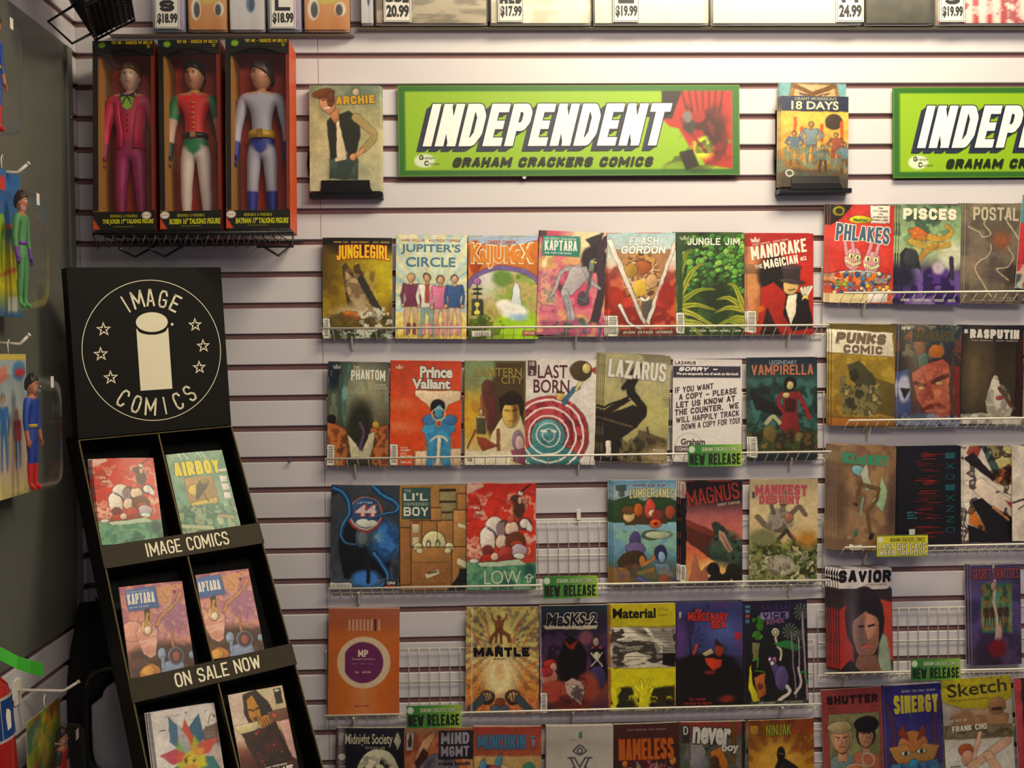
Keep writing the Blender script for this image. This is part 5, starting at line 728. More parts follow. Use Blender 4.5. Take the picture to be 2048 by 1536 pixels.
def A46():
    a = Art(bgc='50403c'); a.r(0, 0, 1, .34, 'd8d0d0'); a.g('2c2024', '382c30', '2c2428', '241c20', box=(0, .3, 1, 1.5)); a.p([(.02, .6), (.2, .5), (.28, 1.5), (0, 1.5)], 'a82c28', soft=.03); a.p([(.75, .45), (1, .5), (1, 1.35), (.9, 1.3)], 'b03c2c', soft=.03); a.p([(.75, .9), (.9, 1.0), (.98, 1.5), (.7, 1.5)], '8c9c88', soft=.04)
    a.e(.48, .75, .36, .48, '241a20'); a.e(.5, .92, .25, .4, '9c6858'); a.e(.42, .95, .13, .3, '6c5450', soft=.1, a=.7); a.e(.58, .82, .1, .18, 'c08470', soft=.06); a.p([(.3, .5), (.7, .45), (.72, .72), (.5, .62), (.28, .75)], '201820'); a.l([(.36, .84), (.46, .84)], .03, '2c1c20'); a.l([(.56, .84), (.66, .82)], .03, '2c1c20'); a.l([(.52, .86), (.55, 1.02)], .04, 'c88c74'); a.l([(.42, 1.15), (.52, 1.12), (.62, 1.15)], .05, 'b05850'); a.p([(.35, 1.28), (.68, 1.26), (.78, 1.5), (.25, 1.5)], '7c5448'); a.p([(0, 1.5), (.2, 1.32), (.4, 1.5)], '1c1a20'); a.e(.25, .8, .12, .6, '8c8494', soft=.15, a=.35)
    a.t('SAVIOR', .0, .03, .98, .18, '141218', b=.07, sh=.08); a.t('4', .93, .26, .05, .06, '2c3474'); a.t('THE CHOICE OF A GENERATION', .5, .23, .4, .02, 'a86870'); return a
def A47():
    a = Art(bgc='3c3050', asp=1.5); a.g('2c2440', '4c4070', '44386c', '483868', '3c2840', '301c28'); a.n(['2c2444', '5c4c84'], 3, .5, 4); a.g('2c6048', '3c7c60', '5c7c50', 'b08048', '2c5c50', box=(.2, .28, .82, 1.02)); a.n(['1c3c30', '8c5c28', '3c8c78', 'a87030'], 6, .7, 6, box=(.2, .28, .82, 1.02)); 
    for x in (.3, .42, .58, .7): a.fig(x, .58, .36, '7c5038', '402c20', '483420', '2c1c18')
    a.cv([(.45, .0), (.48, .3), (.46, .6), (.52, .85), (.48, 1.15)], .05, 'c0a8a0', a=.7); a.e(.45, .32, .05, .06, 'a88878'); a.e(.5, 1.25, .18, .14, '6c1420', soft=.06); a.e(.55, 1.0, .06, .12, 'b8948c', soft=.04)
    a.t('SECRET IDENTITIES', .04, .06, .92, .15, 'a84c44', '2c2440', b=.04); return a
def A48():
    a = Art(bgc='98403c'); a.g('903838', '9c4440'); a.r(.1, .38, .93, 1.5, '787850'); a.n(['605c38', '908c5c'], 5, .5, 4, box=(.1, .38, .93, 1.5)); a.p([(.12, 1.05), (.3, .95), (.5, 1.05), (.52, 1.5), (.1, 1.5)], '6c8480'); a.face(.3, .78, .2, 'c8906c', 'a8946c', sa=.15); a.e(.28, .58, .2, .09, 'a8986c'); a.p([(.5, 1.0), (.7, .95), (.9, 1.05), (.95, 1.5), (.5, 1.5)], 'a85c48'); a.face(.7, .74, .18, 'b07c60', '18141c', sa=.15); a.e(.72, .56, .2, .13, '18141c'); a.e(.5, 1.3, .2, .16, 'b89c78'); a.e(.5, 1.3, .17, .13, 'b0643c'); a.sp(20, .03, ['c07838', '984c28'], seed=2, ell=(.5, 1.3, .17, .13)); a.ring(.72, 1.1, .1, .03, 'a8987c')
    a.t('SHUTTER', .08, .1, .84, .13, '2c1418', b=.06, sp=1.2); a.rule(.1, .28, .9, .29, '5c2020'); return a
def A49():
    a = Art(bgc='302c68'); a.g('28246c', '30287c', '3c3474', '403060', '304870'); a.fig(.45, .35, .3, 'a87858', '404c90', '303c78', '603028', 'out'); a.cv([(.05, .3), (.15, .7), (.1, 1.3)], .08, '4c3050'); a.cv([(.95, .3), (.85, .7), (.9, 1.3)], .08, '4c3050'); a.e(.48, 1.0, .28, .3, 'a86838'); a.p([(.05, .95), (.35, .9), (.48, 1.05), (.65, .9), (.95, .95), (.8, 1.2), (.5, 1.15), (.2, 1.2)], 'a87840'); a.p([(.22, .75), (.3, .6), (.42, .85)], '803828'); a.p([(.72, .75), (.64, .6), (.55, .85)], '803828'); a.e(.34, 1.04, .08, .035, 'c8c8b0'); a.e(.62, 1.02, .08, .035, 'c8c8b0'); a.e(.34, 1.04, .03, .03, '202c30'); a.e(.62, 1.02, .03, .03, '202c30'); a.p([(.1, 1.2), (.45, 1.2), (.5, 1.12), (.55, 1.2), (.9, 1.15), (.9, 1.5), (.1, 1.5)], '3c6c94'); a.e(.48, 1.22, .09, .09, '2c7ca8'); a.n(['24206c', '4c7ca0'], 7, .4, 6, box=(0, 1.2, 1, 1.5))
    a.t('SINERGY', .16, .17, .78, .25, 'c8b838', '403480', b=.08, taper=.15); a.t('OEMING  TAKI SOMA  POWERS', .3, .08, .6, .035, 'a89cb8'); return a
def A50():
    a = Art(bgc='c8c0b4'); a.g('b8a898', 'c0b4a8', 'a8a090', 'd0ccc4', 'ccc8c0'); a.e(.5, .1, .62, .38, 'c0b020'); a.r(0, 0, 1, .12, 'c0b020'); a.p([(.1, .6), (.3, .5), (.55, .6), (.75, .5), (.95, .6), (.9, .8), (.5, .72), (.15, .75)], '98704c'); a.n(['6c4830', 'b88c60'], 6, .6, 5, box=(.1, .45, 1, .8), cut=(.45, 1)); a.e(.78, .45, .13, .13, '9c6c48'); a.l([(.72, .5), (.84, .5)], .04, '3c2018'); a.p([(0, .7), (1, .75), (1, .95), (0, .92)], '685840', soft=.03); a.n(['4c4430', '88785c'], 9, .7, 7, box=(0, .72, 1, .92))
    a.e(.3, 1.1, .11, .1, 'a04c28'); a.e(.32, 1.22, .09, .12, 'c89478'); a.l([(.4, 1.25), (.52, .85)], .06, 'd0a084'); a.l([(.38, 1.35), (.6, 1.2), (.9, 1.0)], .12, 'd0a488'); a.l([(.62, 1.2), (.75, 1.45)], .12, 'd0a488')
    a.t('Sketch', .08, .08, .86, .2, '383420', b=.01, rot=3); a.t('COMIC BOOK ARTISTS HOW TO', .08, .31, .6, .03, '5c5430', b=0); a.t('THE ART OF', .06, .62, .28, .04, 'd8d0c0', rot=2); a.t('FRANK CHO', .12, .72, .5, .09, 'e0d8c8', b=.05, rot=2); a.t('MARK', .07, 1.32, .15, .03, '5c5048'); a.t('MCKENNA', .07, 1.37, .25, .04, '5c5048'); return a
def A51():
    a = Art(bgc='282c28'); a.r(0, 0, .12, 1.5, 'b03c44'); a.t('SOUL', .3, .45, .6, .3, 'c8c4b8'); return a

COMICS = [
 (A1, [(648,476),(785,477),(784,677),(643,677)], 'yellow and brown comic with a crocodile rearing out of the water', 2),
 (A2, [(793,469),(933,471),(934,678),(790,677)], 'pale comic with four figures standing on yellow rays', 2),
 (A3, [(935.6,472),(1075,472),(1077,678),(937,678)], 'green comic with a waterfall under big orange lettering', 2),
 (A4, [(1076,460),(1208,468),(1213,673),(1076,671)], 'pink comic with a grey bending figure and black hat', 3),
 (A5, [(1211,466),(1347,466),(1357,671),(1218,673)], 'red comic with a white V shape around a crowd', 3),
 (A6, [(1348,465),(1485,466),(1492,670),(1357,671)], 'green comic full of leaves and palm fronds', 3),
 (A7, [(1488,465),(1618,469),(1636,667),(1499.5,671)], 'red comic with a man in a top hat holding cards', 3),
 (A8, [(656,723.7),(777,726),(776.6,932),(653.7,931)], 'dark grey green comic with rays over an orange crowd', 2),
 (A9, [(783,721),(921,724),(924,931),(778.5,931)], 'orange comic with a blue armoured knight and sword', 2),
 (A10, [(927.7,722),(1048,722),(1053.5,930),(931,930)], 'olive and brown comic with a serious young man in suspenders', 2),
 (A11, [(1049,717),(1189,720),(1193,929),(1053,929)], 'white comic with a red and teal target circle', 2),
 (A12, [(1209.5,705),(1332,716),(1344,925),(1204,926)], 'grey green comic with a crouching dark silhouette', 6),
 (A14, [(1492.6,716),(1626,714),(1644,920),(1503,921.6)], 'dark teal comic with a woman in a red dress', 2),
 (A15, [(662,969),(798.7,971),(799,1178),(661,1177)], 'dark comic with blue tentacles and a round badge', 1),
 (A16, [(799.5,971),(932.5,969),(933,1180),(799.5,1180)], 'brown comic of cardboard boxes with a peeking round head', 1),
 (A17, [(933.5,967),(1069.8,967),(1074.7,1178),(934,1180)], 'red and green comic with a white armoured suit on the wall rack', 2),
 (A18, [(1224,961),(1348,962),(1358,1168),(1229,1172)], 'blue green comic with a canoe above mermaids', 4),
 (A19, [(1354.6,962),(1479,963),(1491,1164),(1365.5,1167)], 'orange sky comic with a giant dark green fist', 3),
 (A20, [(1492,957),(1626.8,958),(1642.6,1164),(1506,1165)], 'tan comic with a leaping grey creature over plants', 1),
 (A21, [(657.8,1217),(797.7,1217),(799.4,1430),(655,1430)], 'orange comic with a purple disc in a cream ring', 2),
 (A22, [(930,1213.7),(1076,1213.7),(1080,1425.6),(933,1426.8)], 'yellow comic with radiating energy bursts and fists', 1),
 (A23, [(1077.6,1212),(1211,1210),(1219.7,1422),(1082,1426)], 'dark purple comic with a crowd and crossed bones shirt', 2),
 (A24, [(1216,1208),(1346.6,1207),(1356,1418.5),(1220,1422)], 'bright yellow comic with a raised hand and shutters', 2),
 (A25, [(1350,1206),(1479,1204),(1492,1412.7),(1358,1417)], 'dark violet comic with red lettering and a night jungle', 3),
 (A26, [(1483,1202),(1609,1198),(1622.6,1407),(1494,1412)], 'black comic with thin palm trees and a green car', 2),
 (A27, [(673,1455.7),(807.6,1455.7),(807,1662),(671,1662)], 'black comic with a large white cloud shape', 2),
 (A28, [(808.5,1455.7),(945.6,1454),(947,1661),(809,1662)], 'red brown comic with a grey furry shape and dark title box', 1),
 (A29, [(946.5,1453.6),(1081,1452.7),(1084,1660),(948,1661)], 'orange comic with a blue and purple rabbit shape', 2),
 (A30, [(1090,1452.7),(1223,1451),(1230,1657),(1095,1659)], 'plain off-white comic with a thin black line symbol', 3),
 (A31, [(1226,1449),(1355,1445),(1364,1650),(1233,1655)], 'dark comic with orange lettering and a red creature', 2),
 (A32, [(1357,1445),(1487.8,1442),(1499,1647),(1367,1650)], 'grey comic with an orange and brown standing figure', 2),
 (A33, [(1492,1441),(1622,1437),(1636,1641),(1503,1646)], 'golden comic with a black silhouette of a masked man', 1),
 (A34, [(1648,409),(1777,411),(1799,608),(1669,604.6)], 'bright red comic with two pink rabbit faces over cereal', 3),
 (A35, [(1786,408.6),(1911,412),(1931,609.5),(1808,608)], 'green and purple comic with an orange lobster-like creature', 5),
 (A36, [(1922,406),(2044,410),(2058,608),(1938,607)], 'grey brown comic with a white chalk outline', 4),
 (A38, [(1656,646),(1783,651),(1797,852),(1670.5,853)], 'mustard comic with a wrecked vehicle under a white banner', 3),
 (A39, [(1785,648.5),(1909.7,653),(1934,852),(1806.6,852)], 'dark comic with a big stern red-brown face', 4),
 (A40, [(1908,648.5),(2036,653),(2056,849),(1938,849)], 'black brown comic with a pale kneeling robed figure', 3),
 (A42, [(1668,889),(1783.5,894),(1799,1102),(1676,1100.8)], 'tan comic with a falling long-legged figure', 5),
 (A43, [(1791,892),(1915,893),(1929,1088.5),(1808,1094)], 'black comic with rows of small red and teal lettering', 3),
 (A44, [(1919.5,892),(2040,892),(2052,1084),(1935,1086)], 'white comic with orange and black slashing shapes', 2),
 (A46, [(1671,1136),(1776,1136),(1794,1341.7),(1684,1345)], 'white-topped comic with a long-haired man between red bands', 6),
 (A47, [(1940,1129),(2038,1129),(2046,1326),(1946,1333)], 'purple comic with a small green group picture', 3),
 (A48, [(1640,1380),(1761,1373),(1776,1570),(1652,1578)], 'dark red comic with a smiling pair holding a bowl', 1),
 (A49, [(1764,1371.5),(1877,1366),(1893,1562),(1778,1570)], 'dark blue comic with a big orange winged mask', 2),
 (A50, [(1879,1360),(2018,1350),(2034,1545),(1896,1556)], 'yellow-topped white magazine with a pale lying figure', 1),
]
EDGES = {12: DARKPAPER, 14: DARKPAPER}
for i, (fn, px, lab, n) in enumerate(COMICS):
    ne = n+1 if n > 1 else 2
    right = px[0][0] > 1630
    yb = -.0175-.0032*n; yt = -.0155-.0032*n
    if i in (35, 38, 41): yb -= .012
    c3 = [onY(*px[0], yt), onY(*px[1], yt), onY(*px[2], yb), onY(*px[3], yb)]
    cx_ = (px[0][0]+px[1][0])/2
    off = (-.0042 if cx_ > 1180 else -.0012, .0008)
    if right: off = (-.0055, .0008)
    place_comic(lab, c3, fn(), n, off, 'comics on the left wall racks' if not right else 'comics on the right wall racks', seed=i, edge=DARKPAPER if n >= 3 and i % 2 else PAPER)
# comics cut by the right edge of the picture
for fn, px, lab in ((A37, [(2030,391),(2160,397),(2180,592),(2047,575)], 'teal and red comic cut by the right edge, topmost'), (A41, [(2041,655),(2160,659),(2180,852),(2058,849)], 'dark red comic cut by the right edge, second rack'), (A45, [(2018,892),(2140,892),(2152,1080),(2032,1083)], 'pale comic cut by the right edge beside the slashing shapes'), (A51, [(2025,1356),(2140,1350),(2156,1545),(2042,1556)], 'dark comic with a red spine cut by the lower right edge')):
    place_comic(lab, [onY(*px[0], -.034), onY(*px[1], -.034), onY(*px[2], -.038), onY(*px[3], -.038)], fn(), 1, group='comics on the right wall racks')
# the out-of-stock card
px = [(1340.6,717),(1476,720),(1491,923),(1350,924.6)]
place_comic('white out of stock card with slanted black capitals', [onY(*px[0], -.017), onY(*px[1], -.017), onY(*px[2], -.023), onY(*px[3], -.023)], A13(), 1, name='notice_card', cat='notice', bnd=.001, thk=.0006, m=PRINTM)
# ------------------------------------------------------------------ flat signs
def board(name, label, cat, corners, art, t=.005, m=None, edge=None, group=None, lift=.0003):
    Mx, W_, H_ = frame(*corners); mb = MB(); mb.cbox((0, 0, 0), (W_, t, H_), min(.0008, t/3)); mb.v = [(x, z, -y) for x, y, z in mb.v]; mb.f = [f for f in mb.f]
    o = mb.build(name, edge or PAPER); o.matrix_world = Mx; link('printed_face', art_mesh(art, W_, H_, m=m or PRINTM, name='printed_face', lift=lift), o); tag(o, label, cat, group); return o
def rect_at(px_tl, px_br, y, tilt=0):
    tl = onY(*px_tl, y); br = onY(*px_br, y)
    return [Vector((tl.x, y, tl.z)), Vector((br.x, y, tl.z)), Vector((br.x, y, br.z)), Vector((tl.x, y, br.z))]
def sign_art(full=True):
    asp = .268; a = Art(asp=asp, nx=260, bgc='98b828'); G = '2c661e'; a.r(0, 0, 1, asp, G); a.r(.02, .018, .978, asp-.018, '8cb41c')
    a.p([(.77, .018), (.978, .018), (.978, asp-.018), (.9, asp-.03), (.77, .1)], 'b02c24'); a.p([(.77, .018), (.83, .018), (.81, .07), (.8, .1), (.77, .1)], '241c18')
    for k in range(7): a.l([(.83+.02*k, .02), (.86+.012*k, .14)], .006, '701c1c')
    a.p([(.76, .115), (.82, .13), (.86, .2), (.8, .24), (.76, .2)], '8cb41c'); a.p([(.82, .1), (.9, .07), (.96, .1), (.95, .17), (.9, .18), (.87, .16), (.84, .15)], '9c2424'); a.p([(.84, .09), (.87, .11), (.86, .15), (.83, .13)], '3c3434'); a.e(.845, .095, .014, .018, '787070'); a.p([(.86, .17), (.94, .13), (.975, .17), (.93, .2)], '8cb41c'); a.p([(.9, .14), (.96, .13), (.97, .19), (.92, .21)], 'a02424'); a.e(.89, .19, .03, .03, 'c8e030', soft=.02); a.p([(.82, .2), (.86, .19), (.88, .24), (.84, .255)], '241c14'); a.l([(.86, .15), (.9, .2)], .01, '8c2420'); a.n(['1c1414'], 16, .7, 5, box=(.8, .03, .975, .22), cut=(.68, 1))
    a.e(.075, .222, .03, .02, 'd4dcc4'); a.t('G', .06, .205, .012, .014, '26301c'); a.t('C', .075, .222, .012, .014, '26301c'); a.t('raham', .074, .209, .03, .008, '5c6c3c', b=0); a.t('rackers', .088, .226, .03, .008, '5c6c3c', b=0)
    a.t('INDEPENDENT', .052, .068, .70, .127, '26304c', sh=.25, b=.07)
    for k in range(1, 4): a.t('INDEPENDENT', .052+.004*k, .068-.003*k, .70, .127, '26304c' if k < 3 else '1c2030', sh=.25, b=.07)
    a.t('INDEPENDENT', .07, .055, .70, .125, 'f4f0f0', '20242c', sh=.25, b=.07, ow=.03)
    a.t('GRAHAM CRACKERS COMICS', .155, .213, .585, .028, '1c2410', sh=.25, b=.06); return a
# layered lettering needs increasing lift
_old = art_mesh
def art_mesh(a, W_, H_, bend=lambda u, v: 0*u, m=None, name='cover', lift=.0003):
    if any(T[0] == 'INDEPENDENT' for T in a.T):
        # later lettering sits on top: rebuild with stacked heights
        mb0 = Art(asp=a.asp, nx=a.nx); mb0.C = a.C; me = _old(mb0, W_, H_, bend, m, name, lift); mb = MB(); mf = lambda x, y, z: (x*W_, y*H_/a.asp, z)
        for i, T in enumerate(a.T):
            s_, x, y, w_, h_, c, o, rot, sh, b, ow, arc, sp_, tp = T
            put_text(mb, s_, x, a.asp-y-h_, w_, h_, c, z=.0008+.00025*i, rot=rot, shear=sh, bold=b, outline=o, ow=ow, mapf=mf, spacing=sp_)
        return (me, mb.mesh('lettering', m or PRINTM))
    return _old(a, W_, H_, bend, m, name, lift)
SIGNEDGE = mat('green_sign_edge', '2c661e', .5)
def green_sign(label, tl, bl, w_=None, br=None):
    A = onY(*tl, -.014); B = onY(*bl, -.014); zt, zb = A.z, B.z; x0 = (A.x+B.x)/2
    if br: x1 = onY(*br, -.014).x; 
    else: x1 = x0+w_
    global SIGNW; SIGNW = x1-x0
    o = tag(empty('shop_sign', (x0, -.008, zb)), label, 'sign', 'green shop signs')
    H_ = zt-zb; MB().cbox((0, -.005, 0), (x1-x0, 0, H_), .0008).build('sign_board', SIGNEDGE, o)
    me, lt = art_mesh(sign_art(), x1-x0, H_, m=mat('sign_print', rough=.35, attr=True, noise=.02))
    for nm, mm in (('printed_face', me), ('lettering', lt)):
        q = link(nm, mm, o); q.rotation_euler.x = PI/2; q.location = (0, -.0055, 0)
    mb = MB(); [mb.tube([(x, 0, -.001), (x, 0, -.006)], .004, 8) for x in (.3*(x1-x0), .7*(x1-x0))]; mb.build('hanging_clip', CLEAR, o)
green_sign('long green sign with white slanted letters, fully in view', (796, 171), (797, 353), br=(1480, 352))
green_sign('green sign with white letters cut by the right edge', (1785, 174.7), (1788, 356), w_=SIGNW)

def tag_art(kind):
    asp = .39; a = Art(asp=asp, nx=73)
    if kind == 'new':
        a.g('3c7c30', '5c9c34', '98c038', box=None, h=True) if 0 else a.g('2c7034', '4c9038', '9cc438', h=True); a.e(.07, .08, .06, .06, 'c8d8c0'); a.t('GRAHAM CRACKERS COMICS', .25, .045, .7, .075, 'd8e8c0', '2c5c28', ow=.05); a.t('NEW RELEASE', .03, .155, .94, .2, '181c14', b=.07, taper=-.04)
    else:
        a.g('d0c830', 'dcd42c', h=True); a.rule(0, 0, 1, .012, '5c7c28'); a.rule(0, asp-.012, 1, asp, '5c7c28'); a.rule(0, 0, .006, asp, '5c7c28'); a.rule(.994, 0, 1, asp, '5c7c28'); a.e(.08, .08, .06, .05, 'd8dcc0'); a.t('GRAHAM CRACKERS COMICS', .26, .045, .68, .075, '343820', b=.03); a.t('LAST', .04, .155, .3, .09, 'e8e4c8', '3c4020', b=.03, ow=.08); a.t('WEEK', .04, .265, .32, .09, 'e8e4c8', '3c4020', b=.03, ow=.08); a.t('RELEASE', .4, .155, .57, .2, 'e8e4c8', '3c4020', b=.03, ow=.06)
    return a
TAGS = [((1376, 890), (1484, 932), 'new', 'green release tag on the second rack in front of the out of stock card'), ((1086, 1153), (1195, 1195), 'new', 'green release tag on the third rack beside the red and green comic'), ((813, 1412), (922, 1454), 'new', 'green release tag on the fourth rack beside the orange disc comic'), ((1753, 1071), (1856, 1112), 'last', 'yellow release tag with pale letters on the right rack'), ((1822, 1319), (1921, 1359), 'new', 'green release tag on the right column rack')]
for tl, br, k, lab in TAGS:
    yy = -.0665; c = rect_at(tl, br, yy)
    o = board('shelf_tag', lab, 'shelf tag', c, tag_art(k), .0012, PRINTM, mat('tag_edge', '4c8c34', .5), 'rack release tags')
    cc = (c[0]+c[1])/2; mb = MB(); W_ = (c[1]-c[0]).length; H_ = c[0].z-c[3].z
    zr = H_*.42
    for fx in (.2, .8): mb.tube([(fx*W_, zr+.004, -.0013), (fx*W_, zr+.006, -.0045), (fx*W_, zr+.001, -.0078), (fx*W_, zr-.006, -.006), (fx*W_, zr-.006, -.0013)], .0008, 5)
    mb.build('rail_clip', CLEAR, o)

# ------------------------------------------------------------------ the two book holders with their comics
def person_cover():
    a = Art(bgc='a09c70'); a.g('5c7468', '9c9870', 'b8ac80', 'b4a880', 'a8a888', 'b0a890'); a.n(['8c8c68', 'c0b890'], 3, .4, 5); a.e(.75, .1, .3, .15, '5c7060', soft=.15, a=.6)
    a.p([(.28, .98), (.68, .98), (.68, 1.32), (.5, 1.34), (.28, 1.32)], '34423c'); a.n(['243430', '4c6058'], 8, .5, 8, box=(.28, 1.05, .68, 1.33)); a.p([(.32, .48), (.48, .5), (.52, 1.05), (.36, 1.08)], 'd8c8a8'); a.p([(.25, .5), (.34, .42), (.38, .55), (.38, 1.02), (.3, 1.05), (.27, .75)], '20241c'); a.p([(.42, .42), (.55, .36), (.7, .45), (.72, .7), (.66, .95), (.55, 1.0), (.46, .7)], '20241c')
    a.cv([(.66, .45), (.82, .6), (.92, .72), (.76, .92)], .12, 'a08c58', w2=.08); a.cv([(.76, .92), (.66, 1.0)], .06, 'c88c60'); a.e(.62, 1.02, .05, .05, 'c88c60'); a.p([(.3, .32), (.42, .34), (.42, .5), (.36, .55), (.3, .45)], 'b87c54'); a.e(.26, .25, .11, .15, 'c89068', rot=-15); a.e(.2, .12, .15, .07, '6c3c20', rot=-10); a.e(.3, .2, .06, .1, '6c3c20'); a.l([(.17, .22), (.22, .21)], .014, '3c2018'); a.l([(.27, .21), (.31, .22)], .014, '3c2018'); a.l([(.22, .33), (.29, .32)], .02, 'e8dcd0')
    a.e(.66, .09, .045, .05, 'b8a890'); a.t('ARCHIE', .38, .16, .55, .12, 'c89828', '3c3820', b=.06, rot=3); return a
def days_cover():
    a = Art(bgc='b08030'); a.g('d0a030', 'd8b048', 'c08830', '8c6028', '4c3c28'); a.rays(.45, .45, 16, 'dcb858', .1, .7, .5); a.e(.78, .42, .13, .13, '3c2c20'); 
    for x, h in ((.2, .35), (.3, .5), (.6, .45), (.9, .4)): a.r(x-.02, h, x+.03, .75, 'b84c20', .7)
    for x, y, h, t_, b_ in ((.45, .42, .7, '708088', '5c5c58'), (.2, .58, .55, '50687c', '6c5838'), (.82, .6, .55, '904830', '8c3c24'), (.95, .75, .5, '60708c', '504030'), (.62, .8, .45, '4c4038', '38302c')): a.fig(x, y, h, 'b07c54', t_, b_, '2c2018', 'hips', 1.2)
    a.n(['34302c', '7c6038', '4c7c80', 'b88c48'], 9, .6, 7, box=(0, .8, 1, 1.5), cut=(.4, 1)); a.g('4c4034', '50402c', box=(0, 1.35, 1, 1.5)); a.n(['2c2824'], 5, .5, 9, box=(0, 1.2, 1, 1.5)); a.ring(.13, 1.27, .05, .02, 'c8c0ac'); a.r(0, 0, 1, .25, '1c2444')
    a.t("GRANT MORRISON'S", .2, .02, .62, .05, 'a8a890', b=.01); a.t('18 DAYS', .15, .09, .7, .13, 'c8c8a8', '3c4058', b=.02, taper=.1); return a
def eyes_cover():
    a = Art(bgc='5c94a0'); a.g('6c9ca4', '5c8c98'); a.p([(.18, 0), (.85, 0), (.95, .5), (.1, .5)], '8c6428'); a.p([(.25, .02), (.8, .02), (.9, .4), (.15, .4)], 'c89870'); a.p([(.2, .0), (.5, .14), (.82, .0), (.85, .06), (.5, .2), (.18, .06)], '6c4818'); a.l([(.3, .16), (.46, .2)], .02, '2c1810'); a.l([(.58, .2), (.74, .16)], .02, '2c1810')
    for x in (.38, .68): a.e(x, .22, .07, .025, 'e0dcd4'); a.e(x, .22, .022, .024, '282838')
    return a
def holder(label, x0, x1, zb, depth):
    o = tag(empty('book_holder', (x0, 0, zb)), label, 'book holder', 'black comic holders'); W_ = x1-x0
    MB().cbox((0, -.004, 0), (W_, -.0005, .2), .0006).build('back_plate', BLACKPL, o)
    MB().cbox((-.002, -depth, -.012), (W_+.002, -.0005, .0), .001).build('tray', BLACKPL, o)
    mb = MB(); mb.loft([[(W_*.14, -depth, -.002), (W_*.88, -depth, -.002), (W_*.88, -depth-.003, -.002), (W_*.14, -depth-.003, -.002)], [(W_*.16, -depth, .012), (W_*.84, -depth, .012), (W_*.84, -depth-.003, .012), (W_*.16, -depth-.003, .012)], [(W_*.16, -depth+.003, .03), (W_*.83, -depth+.003, .03), (W_*.83, -depth, .03), (W_*.16, -depth, .03)]])
    mb.build('front_lip', BLACKPL, o)
    mb = MB(); mb.tube([(-.003, -.012, .105), (-.005, -.016, .075), (-.003, -.012, .045)], .004, 8); mb.build('side_clip', BLACKPL, o); return o
A_ = onY(620, 384, -.035); B_ = onY(764, 384, -.035)
holder('black plastic holder on the wall left of the green sign', A_.x, B_.x, A_.z-.002, .036)
place_comic('comic with a smiling young man in a dark jacket, hands on hips', [onY(619,171,-.026), onY(758,171,-.026), onY(762,382.5,-.034), onY(619,382,-.034)], person_cover(), 7, (.0008, .0), 'comics in black holders', seed=70, dn=.0031, bnd=.001)
A_ = onY(1559, 376, -.035); B_ = onY(1700, 376, -.035)
holder('black plastic holder on the wall between the two green signs', A_.x, B_.x, A_.z-.002, .042)
place_comic('golden comic with warriors under a dark blue title band', [onY(1560,190.5,-.034), onY(1691,194,-.034), onY(1702,375,-.041), onY(1564,374,-.041)], days_cover(), 4, (-.0022, .0), 'comics in black holders', seed=71, bnd=.002)
place_comic('blue comic showing only two eyes above the golden comic', [onY(1556,165,-.016), onY(1687,168,-.016), onY(1696,360,-.021), onY(1560,358,-.021)], eyes_cover(), 2, (-.0018, .0), 'comics in black holders', seed=72, bnd=.001)

